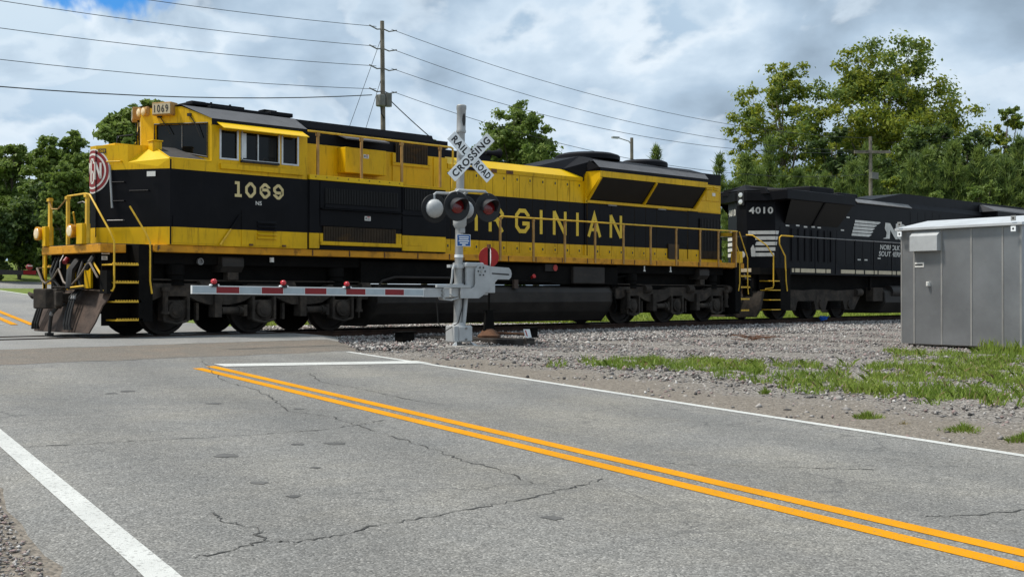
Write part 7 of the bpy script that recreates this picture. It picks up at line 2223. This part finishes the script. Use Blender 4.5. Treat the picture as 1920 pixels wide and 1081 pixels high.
# the right-hand wood
GR = 'broadleaf trees of the right-hand wood'
put_broad(1478, 112, 100, 128, 'tall sparse poplar with forked crown at the left of the wood', group=GR, mats=('leaf_poplar', 'leaf_mid'), bark='bark_pale', n=22000, base=0.17, lobes=22, size=0.36, gappy=0.4)
put_broad(1652, 108, 80, 158, 'tallest broad poplar crowning the right-hand wood', group=GR, mats=('leaf_poplar', 'leaf_mid'), bark='bark_pale', n=38000, base=0.16, lobes=36, size=0.36, gappy=0.25)
put_broad(1885, 104, 182, 44, 'slim poplar top at the right edge of the picture', group=GR, mats=('leaf_poplar', 'leaf_mid'), bark='bark_pale', n=5000, base=0.5, lobes=9, size=0.34, gappy=0.35)
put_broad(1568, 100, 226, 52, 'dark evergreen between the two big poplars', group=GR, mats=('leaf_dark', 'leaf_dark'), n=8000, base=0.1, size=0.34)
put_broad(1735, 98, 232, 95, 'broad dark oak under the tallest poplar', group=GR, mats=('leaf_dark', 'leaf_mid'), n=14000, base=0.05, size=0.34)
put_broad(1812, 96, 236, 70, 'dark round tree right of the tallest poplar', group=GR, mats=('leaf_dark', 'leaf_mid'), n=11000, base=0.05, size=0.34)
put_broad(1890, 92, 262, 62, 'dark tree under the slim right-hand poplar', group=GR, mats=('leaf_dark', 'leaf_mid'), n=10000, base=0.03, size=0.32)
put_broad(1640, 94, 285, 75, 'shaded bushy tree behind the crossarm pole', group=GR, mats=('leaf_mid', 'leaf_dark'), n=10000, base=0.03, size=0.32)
put_broad(1668, 78, 318, 26, 'small yellow-green sapling above the black hood', group=GR, mats=('leaf_yellow', 'leaf_bright'), n=2600, base=0.45, size=0.26, nclump=18)
put_broad(1745, 77, 352, 40, 'pale leafy shrub in front of the pines', group=GR, mats=('leaf_bright', 'leaf_mid'), n=5000, base=0.1, size=0.26)
put_broad(1850, 77, 335, 48, 'rounded mid green shrub in front of the right-hand pines', group=GR, mats=('leaf_mid', 'leaf_bright'), n=6000, base=0.1, size=0.26)
put_broad(1520, 78, 345, 42, 'low leafy shrub above the black radiator wing', group=GR, mats=('leaf_mid', 'leaf_bright'), n=5000, base=0.1, size=0.26)
put_broad(1935, 84, 300, 60, 'leafy thicket at the right edge behind the bungalow', group=GR, mats=('leaf_dark', 'leaf_mid'), n=8000, base=0.02, size=0.30)
# pines
pines = [(1233, 100, 276, 0.55), (1350, 92, 292, 0.8), (1372, 86, 318, 1.0), (1398, 88, 300, 1.2), (1420, 84, 286, 1.3), (1445, 86, 296, 1.5), (1470, 82, 290, 1.6), (1497, 86, 282, 1.7), (1522, 82, 296, 1.7), (1548, 86, 288, 1.8),
         (1575, 81, 300, 1.8), (1600, 85, 292, 1.8), (1626, 80, 305, 1.8), (1650, 84, 296, 1.8), (1690, 80, 308, 1.8), (1712, 84, 298, 1.9), (1738, 80, 306, 1.9), (1764, 84, 296, 1.9), (1788, 80, 300, 1.9), (1812, 83, 288, 2.0),
         (1838, 80, 284, 2.1), (1862, 83, 272, 2.2), (1886, 80, 280, 2.2), (1910, 82, 262, 2.3), (1936, 80, 275, 2.3)]
pines = [(u, d_, v + (random.uniform(-38, 42) if i > 1 else 0), w) for i, (u, d_, v, w) in enumerate(pines)]
words = ['first', 'second', 'third', 'fourth', 'fifth', 'sixth', 'seventh', 'eighth', 'ninth', 'tenth', 'eleventh', 'twelfth', 'thirteenth', 'fourteenth', 'fifteenth', 'sixteenth', 'seventeenth', 'eighteenth', 'nineteenth', 'twentieth', 'twenty-first', 'twenty-second', 'twenty-third', 'twenty-fourth', 'twenty-fifth']
for i, (u, dpt, v, w) in enumerate(pines):
    x, y = spot(u, dpt)
    lb = 'thin young pine standing alone above the radiator roof' if i == 0 else words[i - 1] + ' young pine from the left in the belt behind the black locomotive'
    pine_tree(x, y, top_h(v, dpt, x, y), w + 0.4, lb, group='young pines behind the train', dens=1.0 if i > 1 else 0.8, start=0.08 if i else 0.35)
